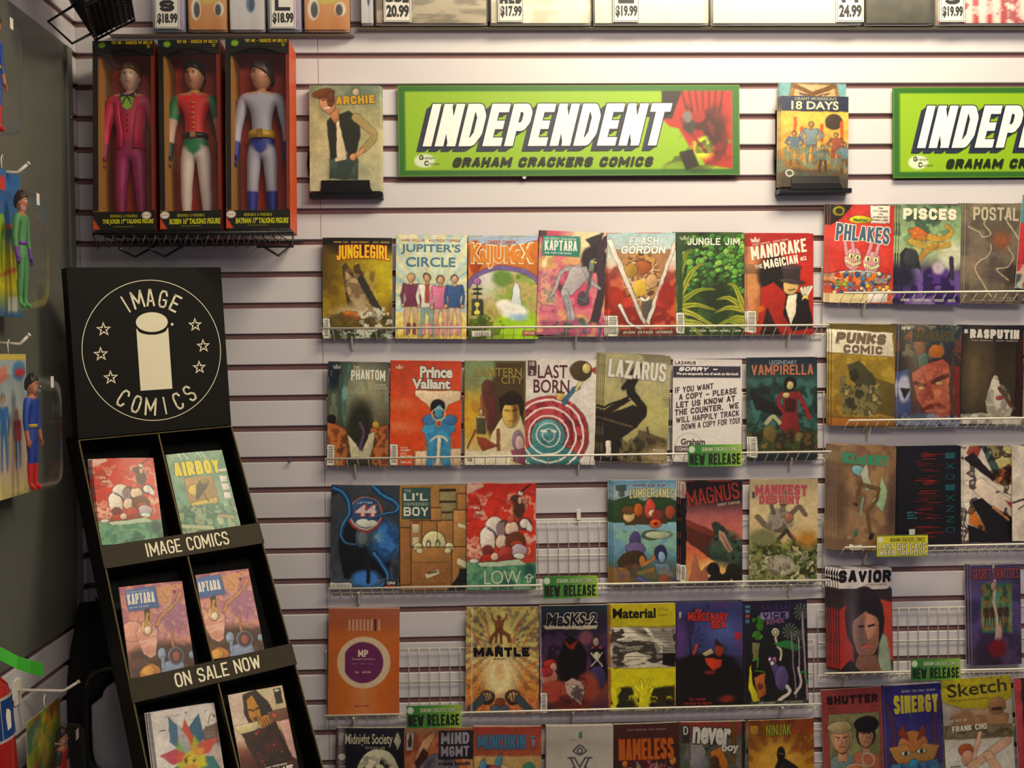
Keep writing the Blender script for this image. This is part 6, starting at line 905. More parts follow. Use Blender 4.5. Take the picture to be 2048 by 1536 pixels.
# ------------------------------------------------------------------ bagged shirts on the top ledge
LEDGE = mat('clear_ledge_plastic', '9a907c', .45, noise=.03)
zl1 = onY(480, 66, -.03).z; zl2 = onY(1200, 53, -.03).z
MB().cbox((onY(215, 66, -.03).x, -.026, zl1-.0022), (onY(706, 66, -.03).x, -.0003, zl1), .001).build('display_ledge', LEDGE)
tag(COL.objects['display_ledge'], 'short pale ledge under the cartoon shirts at the top left', 'ledge')
MB().cbox((onY(712, 53, -.03).x, -.026, zl2-.0022), (2.2, -.0003, zl2), .001).build('display_ledge', LEDGE)
tag(COL.objects['display_ledge.001'], 'long pale ledge under the bagged shirts along the top', 'ledge')
def shirt_art(kind):
    a = Art(asp=1.2, nx=49)
    if kind == 'blueA': a.g('98b0c8', '7ca0c0'); a.e(.9, .8, .3, .5, '9c5c98'); a.n(['b0c4d8', '88a8c8'], 5, .5, 4)
    elif kind == 'yel': a.g('c88c50', 'c07c3c'); a.e(.5, .55, .5, .3, 'b8a830'); a.e(.2, .92, .13, .15, 'd8d0c8'); a.e(.22, .93, .08, .11, '2c2428'); a.e(.8, .92, .13, .1, 'd8d0c8'); a.e(.78, .93, .08, .08, '2c2428'); a.cv([(.3, .3), (.7, .55), (.98, .7)], .02, '908424'); a.p([(0, 0), (1, 0), (.7, .25), (.3, .2)], '8c4c30')
    elif kind == 'vio': a.g('b8b4c0', 'c4c0c8'); a.p([(0, 0), (.35, 0), (.15, .6), (0, .7)], '642c74'); a.p([(.4, .2), (.9, .1), (1, 0), (.5, 0)], '642c74'); a.e(.6, .85, .13, .12, '3c6ca0'); a.e(.62, .85, .07, .09, '242c44'); a.l([(.45, .68), (.8, .62)], .03, '342c34')
    elif kind == 'grey': a.g('8c8478', 'a89c88', '988c78'); a.n(['6c6458', 'c8bca8'], 5, .5, 5, sy=3)
    elif kind == 'white': a.g('d8d4c8', 'e0dccc'); a.n(['c0b8a4', 'f0ece0'], 4, .5, 6, sy=2)
    elif kind == 'white2': a.g('e8e4dc', 'e8e4dc'); a.r(0, 0, 1, .88, '26241c'); a.r(0, .88, 1, 1.2, 'ece8e0'); a.t('DANCE ON', .08, .6, .84, .24, 'd0c838', b=.03); a.n(['c8c4b8'], 4, .4, 5, box=(0, .9, 1, 1.2))
    elif kind == 'black': a.g('2c2820', '38342a'); a.n(['242018', '44402f'], 4, .5, 6)
    elif kind == 'red': a.g('d8d0cc', 'd8d0cc'); [a.l([(.08+.13*k, 0), (.1+.13*k, 1.2)], .055, 'b8343c') for k in range(8)]; a.n(['d8ccc8'], 14, .8, 5, cut=(.68, 1)); a.n(['a02c34'], 9, .8, 8, cut=(.72, 1))
    return a
def price_art(sz, pr):
    a = Art(asp=1.25, nx=25, bgc='d4d0cc'); [a.rule(*r, '2c2c30') for r in ((.04, .03, .96, .045), (.04, 1.205, .96, 1.22), (.04, .03, .055, 1.22), (.945, .03, .96, 1.22))]
    a.t(sz, .2 if len(sz) == 1 else .08, .1, .6 if len(sz) == 1 else .84, .46, '26242c', b=.09); a.t(pr, .1, .64, .82, .45, '26242c', b=.05); return a
SH = [  # px left, right, bottom, kind, price(sz,price,px left,right)
 (305, 371, 64.5, 'blueA', ('S', '$18.99', 311, 360), 'blue shirt in a bag with the leftmost small size price card'),
 (376, 455, 65, 'yel', None, 'bagged orange shirt with yellow mane print beside the leftmost price card'),
 (459, 531, 65, 'vio', None, 'bagged white and purple cartoon shirt'),
 (535, 604, 64, 'blueA', ('L', '$18.99', 541, 592), 'blue bagged shirt with the large size price card'),
 (608, 700, 63, 'yel', None, 'bagged orange cartoon shirt at the right end of the short ledge'),
 (722, 748, 51, 'vio', None, 'narrow white cartoon shirt beside the grey shirt'),
 (750, 976, 51, 'grey', ('XXL', '20.99', 768, 823), 'grey folded shirt in a clear bag'),
 (980, 1184, 51.5, 'white', ('MED', '$17.99', 996, 1048), 'off-white folded shirt in a bag with a medium size card'),
 (1187, 1420, 52.5, 'white2', ('L', '$19.99', 1226, 1279), 'glaring white shirt, left of the pair with yellow lettering'),
 (1423, 1727, 55, 'white2', ('M', '24.99', 1672, 1727), 'glaring white shirt, right of the pair with yellow lettering'),
 (1731, 1871, 58, 'black', None, 'plain black folded shirt in a bag'),
 (1874, 2090, 64, 'red', ('S', '$19.99', 1879, 1929), 'red and white striped shirt in a bag'),
]
for l_, r_, b_, kind, pr, lab in SH:
    zb_ = zl1 if b_ > 62.5 and l_ < 710 else zl2; A = onY(l_, b_, -.042); B = onY(r_, b_, -.042); W_ = B.x-A.x; H_ = .24 if W_ > .12 else .2
    root = tag(empty('bagged_shirt', (A.x+.001, -.012, zb_+.001)), lab, 'shirt', 'bagged shirts along the top'); W_ -= .002
    H_ = max(H_, .22)
    mb = MB(); n = 8; rings = []
    for i in range(n+1):
        u = i/n; th = .024*(1-(2*u-1)**4*.5); rings.append([(u*W_, -.001, .002), (u*W_, -th, .004), (u*W_, -th-.003, .03), (u*W_, -th, H_-.01), (u*W_, -.001, H_)])
    mb.loft(rings); mb.build('folded_shirt', mat('shirt_'+kind, {'blueA': '90a8c0', 'yel': 'c08848', 'vio': 'b8b4c0', 'grey': '948a7a', 'white': 'dcd6ca', 'white2': 'e4e0d8', 'black': '302c24', 'red': 'ccc4c0'}[kind], .8, noise=.08), root, True)
    q = link('print', art_mesh(shirt_art(kind), W_*.98, H_-.01, m=PRINTM, name='print'), root); q.rotation_euler.x = PI/2; q.location = (W_*.01, -.0285, .004)
    mb = MB(); rings = []
    for i in range(n+1):
        u = i/n; th = .031+.0015*math.sin(u*17); rings.append([(u*W_, 0, 0), (u*W_, -th, .001), (u*W_, -th-.001-.002*math.sin(u*9), .12), (u*W_, -th, H_), (u*W_, 0, H_)])
    mb.loft(rings); mb.build('plastic_bag', BAG, root, True)
    if pr:
        pa = onY(pr[2], b_-3, -.045); pb = onY(pr[3], b_-3, -.045); w2 = pb.x-pa.x; h2 = w2*1.25
        o = MB().box((0, -.0004, 0), (w2, 0, h2)).build('price_card', PAPER, root); o.location = (pa.x-A.x-.001, -.0345, .005)
        q = link('printed_face', art_mesh(price_art(pr[0], pr[1]), w2, h2, m=PRINTM), o); q.rotation_euler.x = PI/2; q.location = (0, -.0006, 0)

# ------------------------------------------------------------------ dolls
def skin_body(J, E, res=2):
    me = bpy.data.meshes.new('b'); me.from_pydata([j[0] for j in J], E, []); o = bpy.data.objects.new('b', me); COL.objects.link(o)
    md = o.modifiers.new('s', 'SKIN'); md.use_smooth_shade = True; me.skin_vertices or None
    sv = me.skin_vertices[0].data
    for i, j in enumerate(J): sv[i].radius = (j[1], j[2] if len(j) > 2 else j[1])
    sv[0].use_root = True
    o.modifiers.new('u', 'SUBSURF').levels = res
    dg = bpy.context.evaluated_depsgraph_get(); out = bpy.data.meshes.new_from_object(o.evaluated_get(dg)); bpy.data.objects.remove(o); bpy.data.meshes.remove(me); return out
def doll(h, cols, hair, hairc, headturn=0, arms='down', suit=None, stripes=False, mirror=1):
    """a jointed toy figure of height h standing on z=0 facing -y"""
    k = h; ax = {'down': [(.12, 0, .80), (.165, .005, .62), (.17, -.02, .47), (.165, -.035, .42)], 'out': [(.12, 0, .80), (.20, 0, .63), (.23, -.03, .50), (.24, -.04, .46)]}[arms]
    J = [((0, 0, .52), .075, .055), ((0, 0, .60), .066, .05), ((0, 0, .70), .085, .058), ((0, 0, .79), .082, .055), ((0, 0, .835), .032, .032), ((0, -.003, .88), .034, .034)]
    E = [(0, 1), (1, 2), (2, 3), (3, 4), (4, 5)]; tips = {}
    for q in (-1, 1):
        b = len(J); J += [((q*ax[0][0], ax[0][1], ax[0][2]), .046), ((q*ax[1][0], ax[1][1], ax[1][2]), .035), ((q*ax[2][0], ax[2][1], ax[2][2]), .027), ((q*ax[3][0], ax[3][1], ax[3][2]), .030, .022)]
        E += [(3, b), (b, b+1), (b+1, b+2), (b+2, b+3)]
        b = len(J); J += [((q*.052, 0, .47), .058), ((q*.062, -.008, .27), .040), ((q*.066, .005, .22), .042), ((q*.068, .006, .06), .026), ((q*.07, -.015, .025), .030, .024), ((q*.075, -.07, .016), .024, .016)]
        E += [(0, b), (b, b+1), (b+1, b+2), (b+2, b+3), (b+3, b+4), (b+4, b+5)]
    J = [(tuple(c*k for c in j[0]),)+tuple(r*k for r in j[1:]) for j in J]
    me = skin_body(J, E); n = len(me.vertices); V = np.empty(n*3); me.vertices.foreach_get('co', V); V = V.reshape(-1, 3)/k
    F = [tuple(p.vertices) for p in me.polygons]; bpy.data.meshes.remove(me); mb = MB(); mb.v = [tuple(v*k) for v in V]; mb.f = F; C = []
    for x, y, z in V:
        arm = abs(x) > .105 and z < .86; r = 'torso'
        if arm: r = 'upper' if z > .68 else ('lower' if z > .535 else 'glove')
        elif z < .1: r = 'foot'
        elif z < .24: r = 'shin'
        elif z < .50-abs(x)*.0+.0 and z < (.45+.9*abs(abs(x)) if abs(x) < .06 else .51): r = 'thigh'
        elif z < .56: r = 'hips'
        elif z > .825: r = 'neck'
        c = cols.get(r, cols['torso']); C.append(tuple(lin(c)))
    mb.c = C
    # fingers and thumb, rooted in the palm
    for q in (-1, 1):
        w_ = Vector((q*ax[3][0], ax[3][1], ax[3][2]))*k
        for i, L in enumerate((.042, .05, .047, .037)):
            p0 = w_+Vector((q*.002, (-.017+.011*i)*k, .016*k)); mb.tube([p0, p0+Vector((0, -.003*k, -L*k*.5-.01*k)), p0+Vector((-q*.010*k, -.005*k, -L*k-.008*k))], [.0085*k, .0075*k, .005*k], 6, cols.get('glove', cols['lower']))
        p0 = w_+Vector((-q*.004*k, -.012*k, .024*k)); mb.tube([p0, p0+Vector((-q*.012*k, -.014*k, -.012*k)), p0+Vector((-q*.014*k, -.018*k, -.03*k))], [.008*k, .007*k, .005*k], 6, cols.get('glove', cols['lower']))
    body = mb.mesh('body', mat('doll_cloth', rough=.55, attr=True, noise=.06, nscale=200, bump=.1), True)
    # head
    hb = MB(); nu, nv = 40, 30; sk = cols.get('skin', 'c89070'); R = .062*k
    vs = []; cs = []; 
    for j in range(nv+1):
        th = PI*j/nv
        for i in range(nu):
            ph = 2*PI*i/nu; x = math.sin(th)*math.cos(ph); y = math.sin(th)*math.sin(ph); z = math.cos(th)
            sx, sy, sz = .84, .95, 1.22
            if z < 0: sx *= 1-.28*abs(z)**1.5; sy *= 1-.12*abs(z)
            X, Y, Z = x*sx, y*sy, z*sz; fr = -y
            if fr > .5:
                Y -= .16*math.exp(-((X/.10)**2+((Z+.12)/.17)**2)); Y += .07*math.exp(-(((abs(X)-.28)/.12)**2+((Z-.1)/.1)**2)); Y -= .05*math.exp(-((X/.2)**2+((Z+.48)/.07)**2)); Y -= .06*math.exp(-((X/.2)**2+((Z+.95)/.16)**2))
            c = sk
            if fr > .4:
                if ((abs(X)-.28)/.11)**2+((Z-.08)/.055)**2 < 1: c = 'ddd6cc'
                if ((abs(X)-.28)/.05)**2+((Z-.08)/.06)**2 < 1: c = '2c2018'
                if ((abs(X)-.28)/.15)**2+((Z-.24-.05*0)/.035)**2 < 1: c = hairc
                if (X/.2)**2+((Z+.48)/.05)**2 < 1: c = '9c4038'
            vs.append((X*R, Y*R, Z*R)); cs.append(tuple(lin(c)))
    fs = [(j*nu+i, (j+1)*nu+i, (j+1)*nu+(i+1) % nu, j*nu+(i+1) % nu) for j in range(nv) for i in range(nu)]
    hb.v = vs; hb.f = fs; hb.c = cs
    for q in (-1, 1): hb.ell((q*.80*R, .05*R, -.02*R), (.10*R, .16*R, .26*R), 10, 8, sk)
    head = hb.mesh('head', mat('doll_skin', rough=.4, attr=True, noise=.03), True)
    hh = MB(); rr = random.Random(3)
    def hf(p):
        x, y, z = p; l_ = math.sqrt(x*x+y*y+z*z)+1e-9; t = 1.02+.05*math.sin(7*math.atan2(y, x)+4*z/R)+.03*math.sin(13*math.atan2(y, x)+6*z/R); return (x*t, y*t, z*t)
    rings = []
    for j in range(9):
        th = PI*.58*j/8; row = []
        for i in range(32):
            ph = 2*PI*i/32; back = .5+.5*math.sin(ph); tt = th*(.60+.5*back) if True else th
            row.append(hf((1.0*R*.93*math.sin(tt)*math.cos(ph), 1.12*R*math.sin(tt)*math.sin(ph)+.03*R, 1.42*R*math.cos(tt))))
        rings.append(row)
    inner = [[(x*.9, y*.9, z*.9) for x, y, z in rings[-1]]]; hh.loft(rings+inner, caps=True); hairm = hh.mesh('hair', mat('doll_hair_'+hairc, hairc, .45, noise=.2, nscale=150), True)
    return body, head, hairm, k
def put_doll(name, label, group, loc, h, rz, cols, hairc, headturn=0, arms='down', extras=None, tilt=0):
    body, head, hairm, k = doll(h, cols, 0, hairc, headturn, arms)
    r = tag(empty(name, loc, rz), label, 'doll', group); r.rotation_euler.x = tilt
    link('body', body, r); hd = link('head', head, r); hd.scale = (1.2, 1.2, 1.2); hd.location = (0, -.008*k, .935*k); hd.rotation_euler.z = headturn; link('hair', hairm, hd)
    if extras: extras(r, k)
    return r
def belt(col, z=.575, rx=.078, ry=.058, w_=.03, buckle=None):
    def f(r, k):
        mb = MB(); n = 24
        A = [[(rx*s*k*math.cos(2*PI*i/n), ry*s*k*math.sin(2*PI*i/n), (z+dz)*k) for i in range(n)] for s, dz in ((1, -w_/2), (1.08, -w_/2), (1.08, w_/2), (1, w_/2))]
        mb.loft(A, caps=False); mb.build('belt', mat('belt_'+col, col, .35, noise=.1), r, True)
        if buckle: MB().cbox((-.018*k, -ry*1.08*k-.006*k, (z-w_*.6)*k), (.018*k, -ry*1.0*k, (z+w_*.6)*k), .0006).build('buckle', mat('buckle_'+buckle, buckle, .3, metal=.4), r)
    return f
def suit(r, k):
    mb = MB(); n = 24
    # open jacket shell
    for q in (-1, 1):
        mb2 = []
        for z, rx, ry, a0 in ((.50, .098, .075, 24), (.60, .09, .068, 26), (.70, .104, .075, 34), (.80, .1, .07, 42)):
            row = []
            for i in range(9):
                a = rad(-90+q*(a0+(150-a0)*i/8)); row.append((rx*k*math.cos(a), ry*k*math.sin(a), z*k))
            row += [(x*.9, y*.9, z_) for x, y, z_ in row[::-1]]; mb2.append(row)
        mb.loft(mb2, caps=True)
    mb.build('jacket', mat('magenta_cloth', 'cc1c50', .7, noise=.12, nscale=120), r, True)
    mb = MB(); mb.p = 0
    mb.prism([(-.045*k, .81*k), (.045*k, .81*k), (.03*k, .745*k), (0, .725*k), (-.03*k, .745*k)], -.066*k, -.060*k, f=lambda x, z, y: (x, y, z)); mb.build('shirt_front', mat('lime_cloth', '86b020', .6, noise=.05), r)
    mb = MB(); mb.ell((0, -.066*k, .815*k), (.008*k, .006*k, .007*k), 10, 6)
    for q in (-1, 1): mb.prism([(0, .815*k), (q*.045*k, .835*k), (q*.05*k, .80*k)], -.068*k, -.063*k, f=lambda x, z, y: (x, y, z)); mb.tube([(0, -.066*k, .812*k), (q*.02*k, -.068*k, .785*k), (q*.03*k, -.066*k, .76*k)], [.004*k, .005*k, .003*k], 6)
    mb.build('ribbon_tie', mat('black_ribbon', '101018', .4), r)
    for i in range(4): MB().ell((0, -.0635*k+.003*k*(i-1.5)/1.5, (.70-.032*i)*k), (.006*k, .003*k, .006*k), 10, 6).build('button', mat('black_ribbon'), r, True)
def laces(r, k):
    for i in range(6): MB().tube([(-.014*k, -.062*k, (.765-.03*i)*k), (0, -.067*k, (.765-.03*i)*k), (.014*k, -.062*k, (.765-.03*i)*k)], .003*k, 6).build('lace', mat('gold_cord', 'c8a020', .4), r, True)
    belt('14120f', buckle='a8784c')(r, k)
    mb = MB(); n = 20; mb.loft([[(.05*s*k*math.cos(2*PI*i/n), .045*s*k*math.sin(2*PI*i/n), z*k) for i in range(n)] for s, z in ((1.0, .80), (1.05, .82), (.9, .845), (.75, .85))], caps=False); mb.build('collar', mat('yellow_satin', 'c89c30', .35, noise=.1), r, True)
    
# boxes
REDIN = mat('red_box_card', 'd83c10', .55, noise=.05, nscale=30); TAN = mat('tan_card', 'a8702c', .65, noise=.06, nscale=60); ORG = mat('orange_print_card', 'c04818', .5, noise=.15, nscale=40)
BOXK = mat('black_print_card', '141210', .4, noise=.05)
def head_art(title):
    a = Art(asp=.14, nx=73, bgc='16140f'); a.g('0c1c24', '16140f', '16140f', h=True); a.rays(.15, .075, 14, '5c8c18', 0, .065, .5); a.e(.15, .075, .055, .045, '70981c'); a.t('TV', .13, .06, .04, .03, '1c2410') if 0 else None; a.t('TRY ME - SQUEEZE MY BELLY!', .31, .012, .66, .05, 'c0a818', b=.04); a.t('AGES', .88, .08, .06, .02, 'b8a020'); a.t('4+', .89, .105, .04, .025, 'b8a020'); return a
def foot_art(title):
    a = Art(asp=.23, nx=73, bgc='14120c'); a.p([(.0, .08), (.12, .23), (0, .23)], 'c04420'); a.t('BENDABLE & POSEABLE', .28, .04, .44, .035, 'a8a018', b=.03); a.t(title, .15, .095, .82, .075, 'b8b818', b=.05, sh=.1); a.rule(.33, .19, .66, .195, '8c8420'); a.e(.86 if 'JOKER' in title else .08, .05, .075, .045, 'd8ccc4'); a.rule(.8 if 'JOKER' in title else .03, .045, .92 if 'JOKER' in title else .13, .052, 'c08880'); return a
BX = [  # front corners in px: tl tr br bl
 ([(191, 82), (314, 80.6), (304.5, 459), (180, 460)], 'THE JOKER 17" TALKING FIGURE', 'toy box with the doll in a magenta suit, leftmost of the three'),
 ([(324, 80), (447, 78), (436, 457), (311.5, 459)], 'ROBIN 16" TALKING FIGURE', 'toy box with the doll in a red top, middle of the three'),
 ([(459.5, 77), (583, 76.6), (575, 456), (443, 457)], 'BATMAN 17" TALKING FIGURE', 'toy box with the doll in a grey bodysuit, rightmost of the three')]
DOLLS = [
 dict(label='boxed doll with brown hair in a magenta suit', cols=dict(torso='c4184c', upper='cc1c50', lower='cc1c50', glove='8c1c50', hips='981848', thigh='a0185c', shin='981854', foot='781440', neck='c89c80', skin='c8a088'), hairc='5c3c20', ex=suit, turn=.1),
 dict(label='boxed doll with black hair in a red top and green sleeves', cols=dict(torso='d81818', upper='188048', lower='c8a898', glove='10281c', hips='187848', thigh='e0ccc4', shin='e0ccc4', foot='187040', neck='b8805c', skin='b88060'), hairc='1a1412', ex=laces, turn=-.15),
 dict(label='boxed doll in a pale grey bodysuit with blue boots', cols=dict(torso='aaa8bc', upper='aaa8bc', lower='aaa8bc', glove='202c8c', hips='1c2c8c', thigh='aaa6b8', shin='1c2c94', foot='1c2c94', neck='b8805c', skin='c08868'), hairc='40302c', ex=belt('c09414', buckle='a07828', w_=.045, rx=.082, ry=.06), turn=-.9)]
for (px, title, lab), D in zip(BX, DOLLS):
    c = [onY(*px[0], -.135), onY(*px[1], -.135), onY(*px[2], -.165), onY(*px[3], -.165)]; Mx, W_, H_ = frame(*c)
    if 'BATMAN' in title: pass
    r = empty('toy_box'); r.matrix_world = Mx; tag(r, lab, 'toy box', 'boxed talking dolls on the black wire shelf'); d = .10; t = .0015; hh = H_*.9
    # local: x right, y up, z out (front at 0)
    B = lambda a, b: MB().box(a, b)
    B((0, 0, -d), (W_, H_, -d+t)).build('back_panel', REDIN, r)
    B((0, 0, -d+t), (t, H_, 0)).build('side_panel', TAN, r)
    B((t, .04*H_, -d+t), (t+.012, H_*.93, -.012)).build('inner_flap', TAN, r)
    B((W_-t, 0, -d+t), (W_, H_, 0)).build('side_panel', ORG if 'BATMAN' in title else mat('dark_red_card', '6c1c10', .5, noise=.1), r); B((t, H_-t, -d+t), (W_-t, H_, 0)).build('top_panel', BOXK, r); B((t, 0, -d+t), (W_-t, t, 0)).build('bottom_panel', BOXK, r)  # right side: orange on the rightmost box, a darker red on the others
    # header with arched window cut
    hw = .2*W_; n = 14; arc = [(W_*(.12+.76*i/n), H_-hw*1.2+hw*.45*math.sin(PI*i/n)-.0) for i in range(n+1)]
    mb = MB()
    pts = [(0, H_), (0, H_-hw*1.25)]+arc+[(W_, H_-hw*1.25), (W_, H_)]
    mb.prism(pts[::-1], -.001, .0, f=lambda x, y, z: (x, y, z)); mb.build('header_panel', BOXK, r)
    for kx in ((0, .012), (W_-.008, W_)): B((kx[0], .1*H_, -.001), (kx[1], H_-hw*1.25, 0)).build('front_strip', BOXK if kx[0] == 0 else mat('dark_red_card', '6c1c10', .5, noise=.1), r)
    fh = .095*H_; B((0, 0, -.001), (W_, fh, 0)).build('footer_panel', BOXK, r)
    ha = head_art(title); hm = art_mesh(ha, W_, W_*.14, m=PRINT, name='printed_face'); q = link('printed_face', hm, r); q.location = (0, H_-W_*.14, .0002)
    q = link('printed_face', art_mesh(foot_art(title), W_, fh, m=PRINT, name='printed_face'), r); q.location = (0, 0, .0002)
    B((.012, fh, -.0018), (W_-.008, H_-hw*.56, -.0014)).build('window_film', CLEAR, r)
    dr = put_doll('boxed_doll', D['label'], 'boxed dolls', (0, 0, 0), H_*.93, 0, D['cols'], D['hairc'], D['turn'], 'down', D['ex'])
    sc = Matrix.Diagonal((.86, .97, .95, 1)); dr.matrix_world = Mx@Matrix.Translation((W_*.5, t+.002, -.052))@Matrix(((1,0,0,0),(0,0,1,0),(0,-1,0,0),(0,0,0,1)))@sc
# black wire shelf under the boxes
za = onY(180, 463, -.17).z; xa = onY(186, 463, -.17).x; xb = onY(586, 463, -.17).x
r = tag(empty('wire_shelf', (xa, 0, za-.002)), 'black wire shelf under the three toy boxes', 'wire shelf'); L = xb-xa
MB().tube([(0, -.172, -.003), (L, -.172, -.003)], .003, 8).build('front_rail', WIREB, r, True)
MB().tube([(L*.82, -.172, -.036), (L, -.172, -.036), (L, -.172, -.004)], .003, 8).build('lower_rail', WIREB, r, True)
MB().tube([(0, -.004, -.004), (L, -.004, -.004)], .003, 8).build('rear_rail', WIREB, r, True)
_c = MB().tube([(0, -.172, -.001), (0, -.004, -.003)], .0013, 5).mesh('cross_wire', WIREB, True); _z = MB().tube([(0, -.172, -.003), (.012, -.172, -.038), (.024, -.172, -.003)], .0019, 5).mesh('zigzag_wire', WIREB, True)
for i in range(int(L/.024)):
    o = link('cross_wire', _c, r); o.location = (.006+i*.024, 0, 0); o = link('zigzag_wire', _z, r); o.location = (i*.024, 0, 0)
for fx in (.13, .28, .86):
    MB().tube([(fx*L, -.172, -.038), (fx*L+.02, -.12, -.052), (fx*L+.03, -.02, -.02), (fx*L+.03, -.002, -.01)], .003, 8).build('support_arm', WIREB, r, True)

# ------------------------------------------------------------------ floor standing black card display
S_ = .843
def sc(p): return CAM*0 + Vector((.3663+S_*(p[0]-.3663), -2.6507+S_*(p[1]+2.6507), -.7446+S_*(p[2]+.7446)+2.2446))
def Rm(a, b, c): return Matrix.Rotation(a, 3, 'Z')@Matrix.Rotation(c, 3, 'Y')@Matrix.Rotation(b, 3, 'X')
DM = Rm(.5931, -.0227, -.0408); DO = sc((-.6476, .1327, -.9452)); DW = .41*S_; DH = .446*S_; SL = .4974
ddir = Vector((0, -math.sin(SL), -math.cos(SL))); dn_ = Vector((0, -math.cos(SL), math.sin(SL)))
DB = DM.to_4x4(); DB.translation = DO
root = empty('card_display'); root.matrix_world = DB; tag(root, 'tall black cardboard floor display with a round white emblem and sloping pockets', 'display stand')
T_ = .045
# header box
hb = MB(); hb.cbox((0, 0, .002), (DW, T_, DH), .002); hb.build('header_panel', BLACKCARD, root)
def logo():
    mb = MB(); cx, cz_ = DW*.5+.003, DH*.5; R = DH*.425; f = lambda x, y, z: (cx+x, -.0004-z, cz_+y)
    n = 90; ro, ri = R, R-.0016
    vs = [f(rr*math.cos(2*PI*i/n)*.98, rr*math.sin(2*PI*i/n), 0) for rr in (ro, ri) for i in range(n)]; mb.add(vs, [(i, (i+1) % n, n+(i+1) % n, n+i) for i in range(n)])
    for word, a0, da, rr, up in (('IMAGE', 118, -14, R*.745, 1), ('COMICS', -126, 14.4, R*.80, -1)):
        for i, ch in enumerate(word):
            a = rad(a0+da*i); w_ = R*(.16 if ch in 'M' else .03 if ch == 'I' else .12); h_ = R*.25; v, fc = strokegeo(ch, w_/h_, .22 if ch != 'I' else .3)
            rot = a-PI/2 if up > 0 else a+PI/2; ccx, ccy = rr*math.cos(a), rr*math.sin(a); P = []
            for x, y in v:
                X = (x-.5)*w_; Y = (y-.5)*h_; P.append(f(ccx+X*math.cos(rot)-Y*math.sin(rot), ccy+X*math.sin(rot)+Y*math.cos(rot), .0002))
            mb.add(P, fc)
    for sx, sy in ((-.67, .32), (-.73, -.02), (-.62, -.35), (.62, .34), (.72, .03), (.64, -.28)):
        po = [(math.cos(rad(90+36*i)), math.sin(rad(90+36*i))) for i in range(10)]; ro_ = [(.085 if i % 2 == 0 else .036) for i in range(10)]
        o_ = [f(sx*R+R*ro_[i]*x*1.25, sy*R+R*ro_[i]*y*1.25, 0) for i, (x, y) in enumerate(po)]; i_ = [f(sx*R+R*(ro_[i]-.016)*x*1.25*.92, sy*R+R*(ro_[i]-.016)*y*1.25*.92, 0) for i, (x, y) in enumerate(po)]
        mb.add(o_+i_, [(i, (i+1) % 10, 10+(i+1) % 10, 10+i) for i in range(10)])
    n = 40; mb.add([f(R*.225*math.cos(2*PI*i/n), R*.40+R*.14*math.sin(2*PI*i/n), 0) for i in range(n)], [tuple(range(n))])
    top = [(R*.225*(-1+2*i/12), R*.34-R*.10*math.sqrt(max(0, 1-(-1+2*i/12)**2))-.0) for i in range(13)]
    mb.add([f(x, y-R*.02, 0) for x, y in top]+[f(R*.225, -R*.56, 0), f(-R*.225, -R*.56, 0)], [tuple(range(15))])
    mb.add([f(R*.285+R*.02*math.cos(2*PI*i/12), R*.36+R*.02*math.sin(2*PI*i/12), 0) for i in range(12)], [tuple(range(12))])
    mb.build('emblem', CREAM, root)
logo()
# body: two sides, back, divider, pockets
Lb = 1.42   # slope length
PD = .085   # pocket depth behind the front plane
def bp(x, t, d): v = ddir*t - dn_*d; return Vector((x, v.y, v.z))   # on the sloping body
def slab(name, x0, x1, t0, t1, d0, d1, m):
    mb = MB(); P = [bp(x, t, d) for d in (d0, d1) for t in (t0, t1) for x in (x0, x1)]
    mb.add(P, [(0, 1, 3, 2), (4, 6, 7, 5), (0, 4, 5, 1), (2, 3, 7, 6), (0, 2, 6, 4), (1, 5, 7, 3)]); return mb.build(name, m, root)
zf = DO.z/ddir.z*-1
Lb = (DO.z-.004)/(-ddir.z)*.99
for x0, x1 in ((-.001, .003), (DW-.003, DW+.001)):
    mb = MB(); foot = bp(0, Lb, 0); back_y = .1
    mb.prism([(0, 0), (foot.y, foot.z), (foot.y+back_y+.01, foot.z), (back_y+.01, .0)], x0, x1, f=lambda u, v, t: (t, u, v)); mb.build('side_panel', BLACKCARD, root)
slab('divider', DW/2-.0012, DW/2+.0012, .004, Lb, 0, PD, BLACKCARD); slab('rear_board', .003, DW-.003, -.05, Lb, PD, PD+.002, BLACKCARD); MB().box((0, .001, -.002), (DW, .1, .0015)).build('top_board', BLACKCARD, root)
LIPS = [(.2968*S_, .3556*S_, 'IMAGE COMICS'), (.6369*S_, .6924*S_, 'ON SALE NOW'), (.98*S_, 1.04*S_, ''), (1.32*S_, 1.38*S_, '')]
for t0, t1, s_ in LIPS:
    if t1 > Lb: continue
    lip = slab('pocket_lip', -.003, DW+.003, t0, t1, -.0035, -.001, mat('black_lip_card', '2a220f', .6, noise=.25, nscale=120, spec=.25)); slab('pocket_floor', .003, DW-.003, t1-.003, t1, -.001, PD, BLACKCARD)
    if s_:
        mb = MB(); put_text(mb, s_, DW*.25, 0, DW*.53, (t1-t0)*.62, 'fff', z=0, bold=.03, stroke=True, mapf=lambda x, y, z: tuple(bp(x, t1-(t1-t0)*.2-y, -.0042-z))); mb.c = []; mb.build('lip_lettering', CREAM, root)
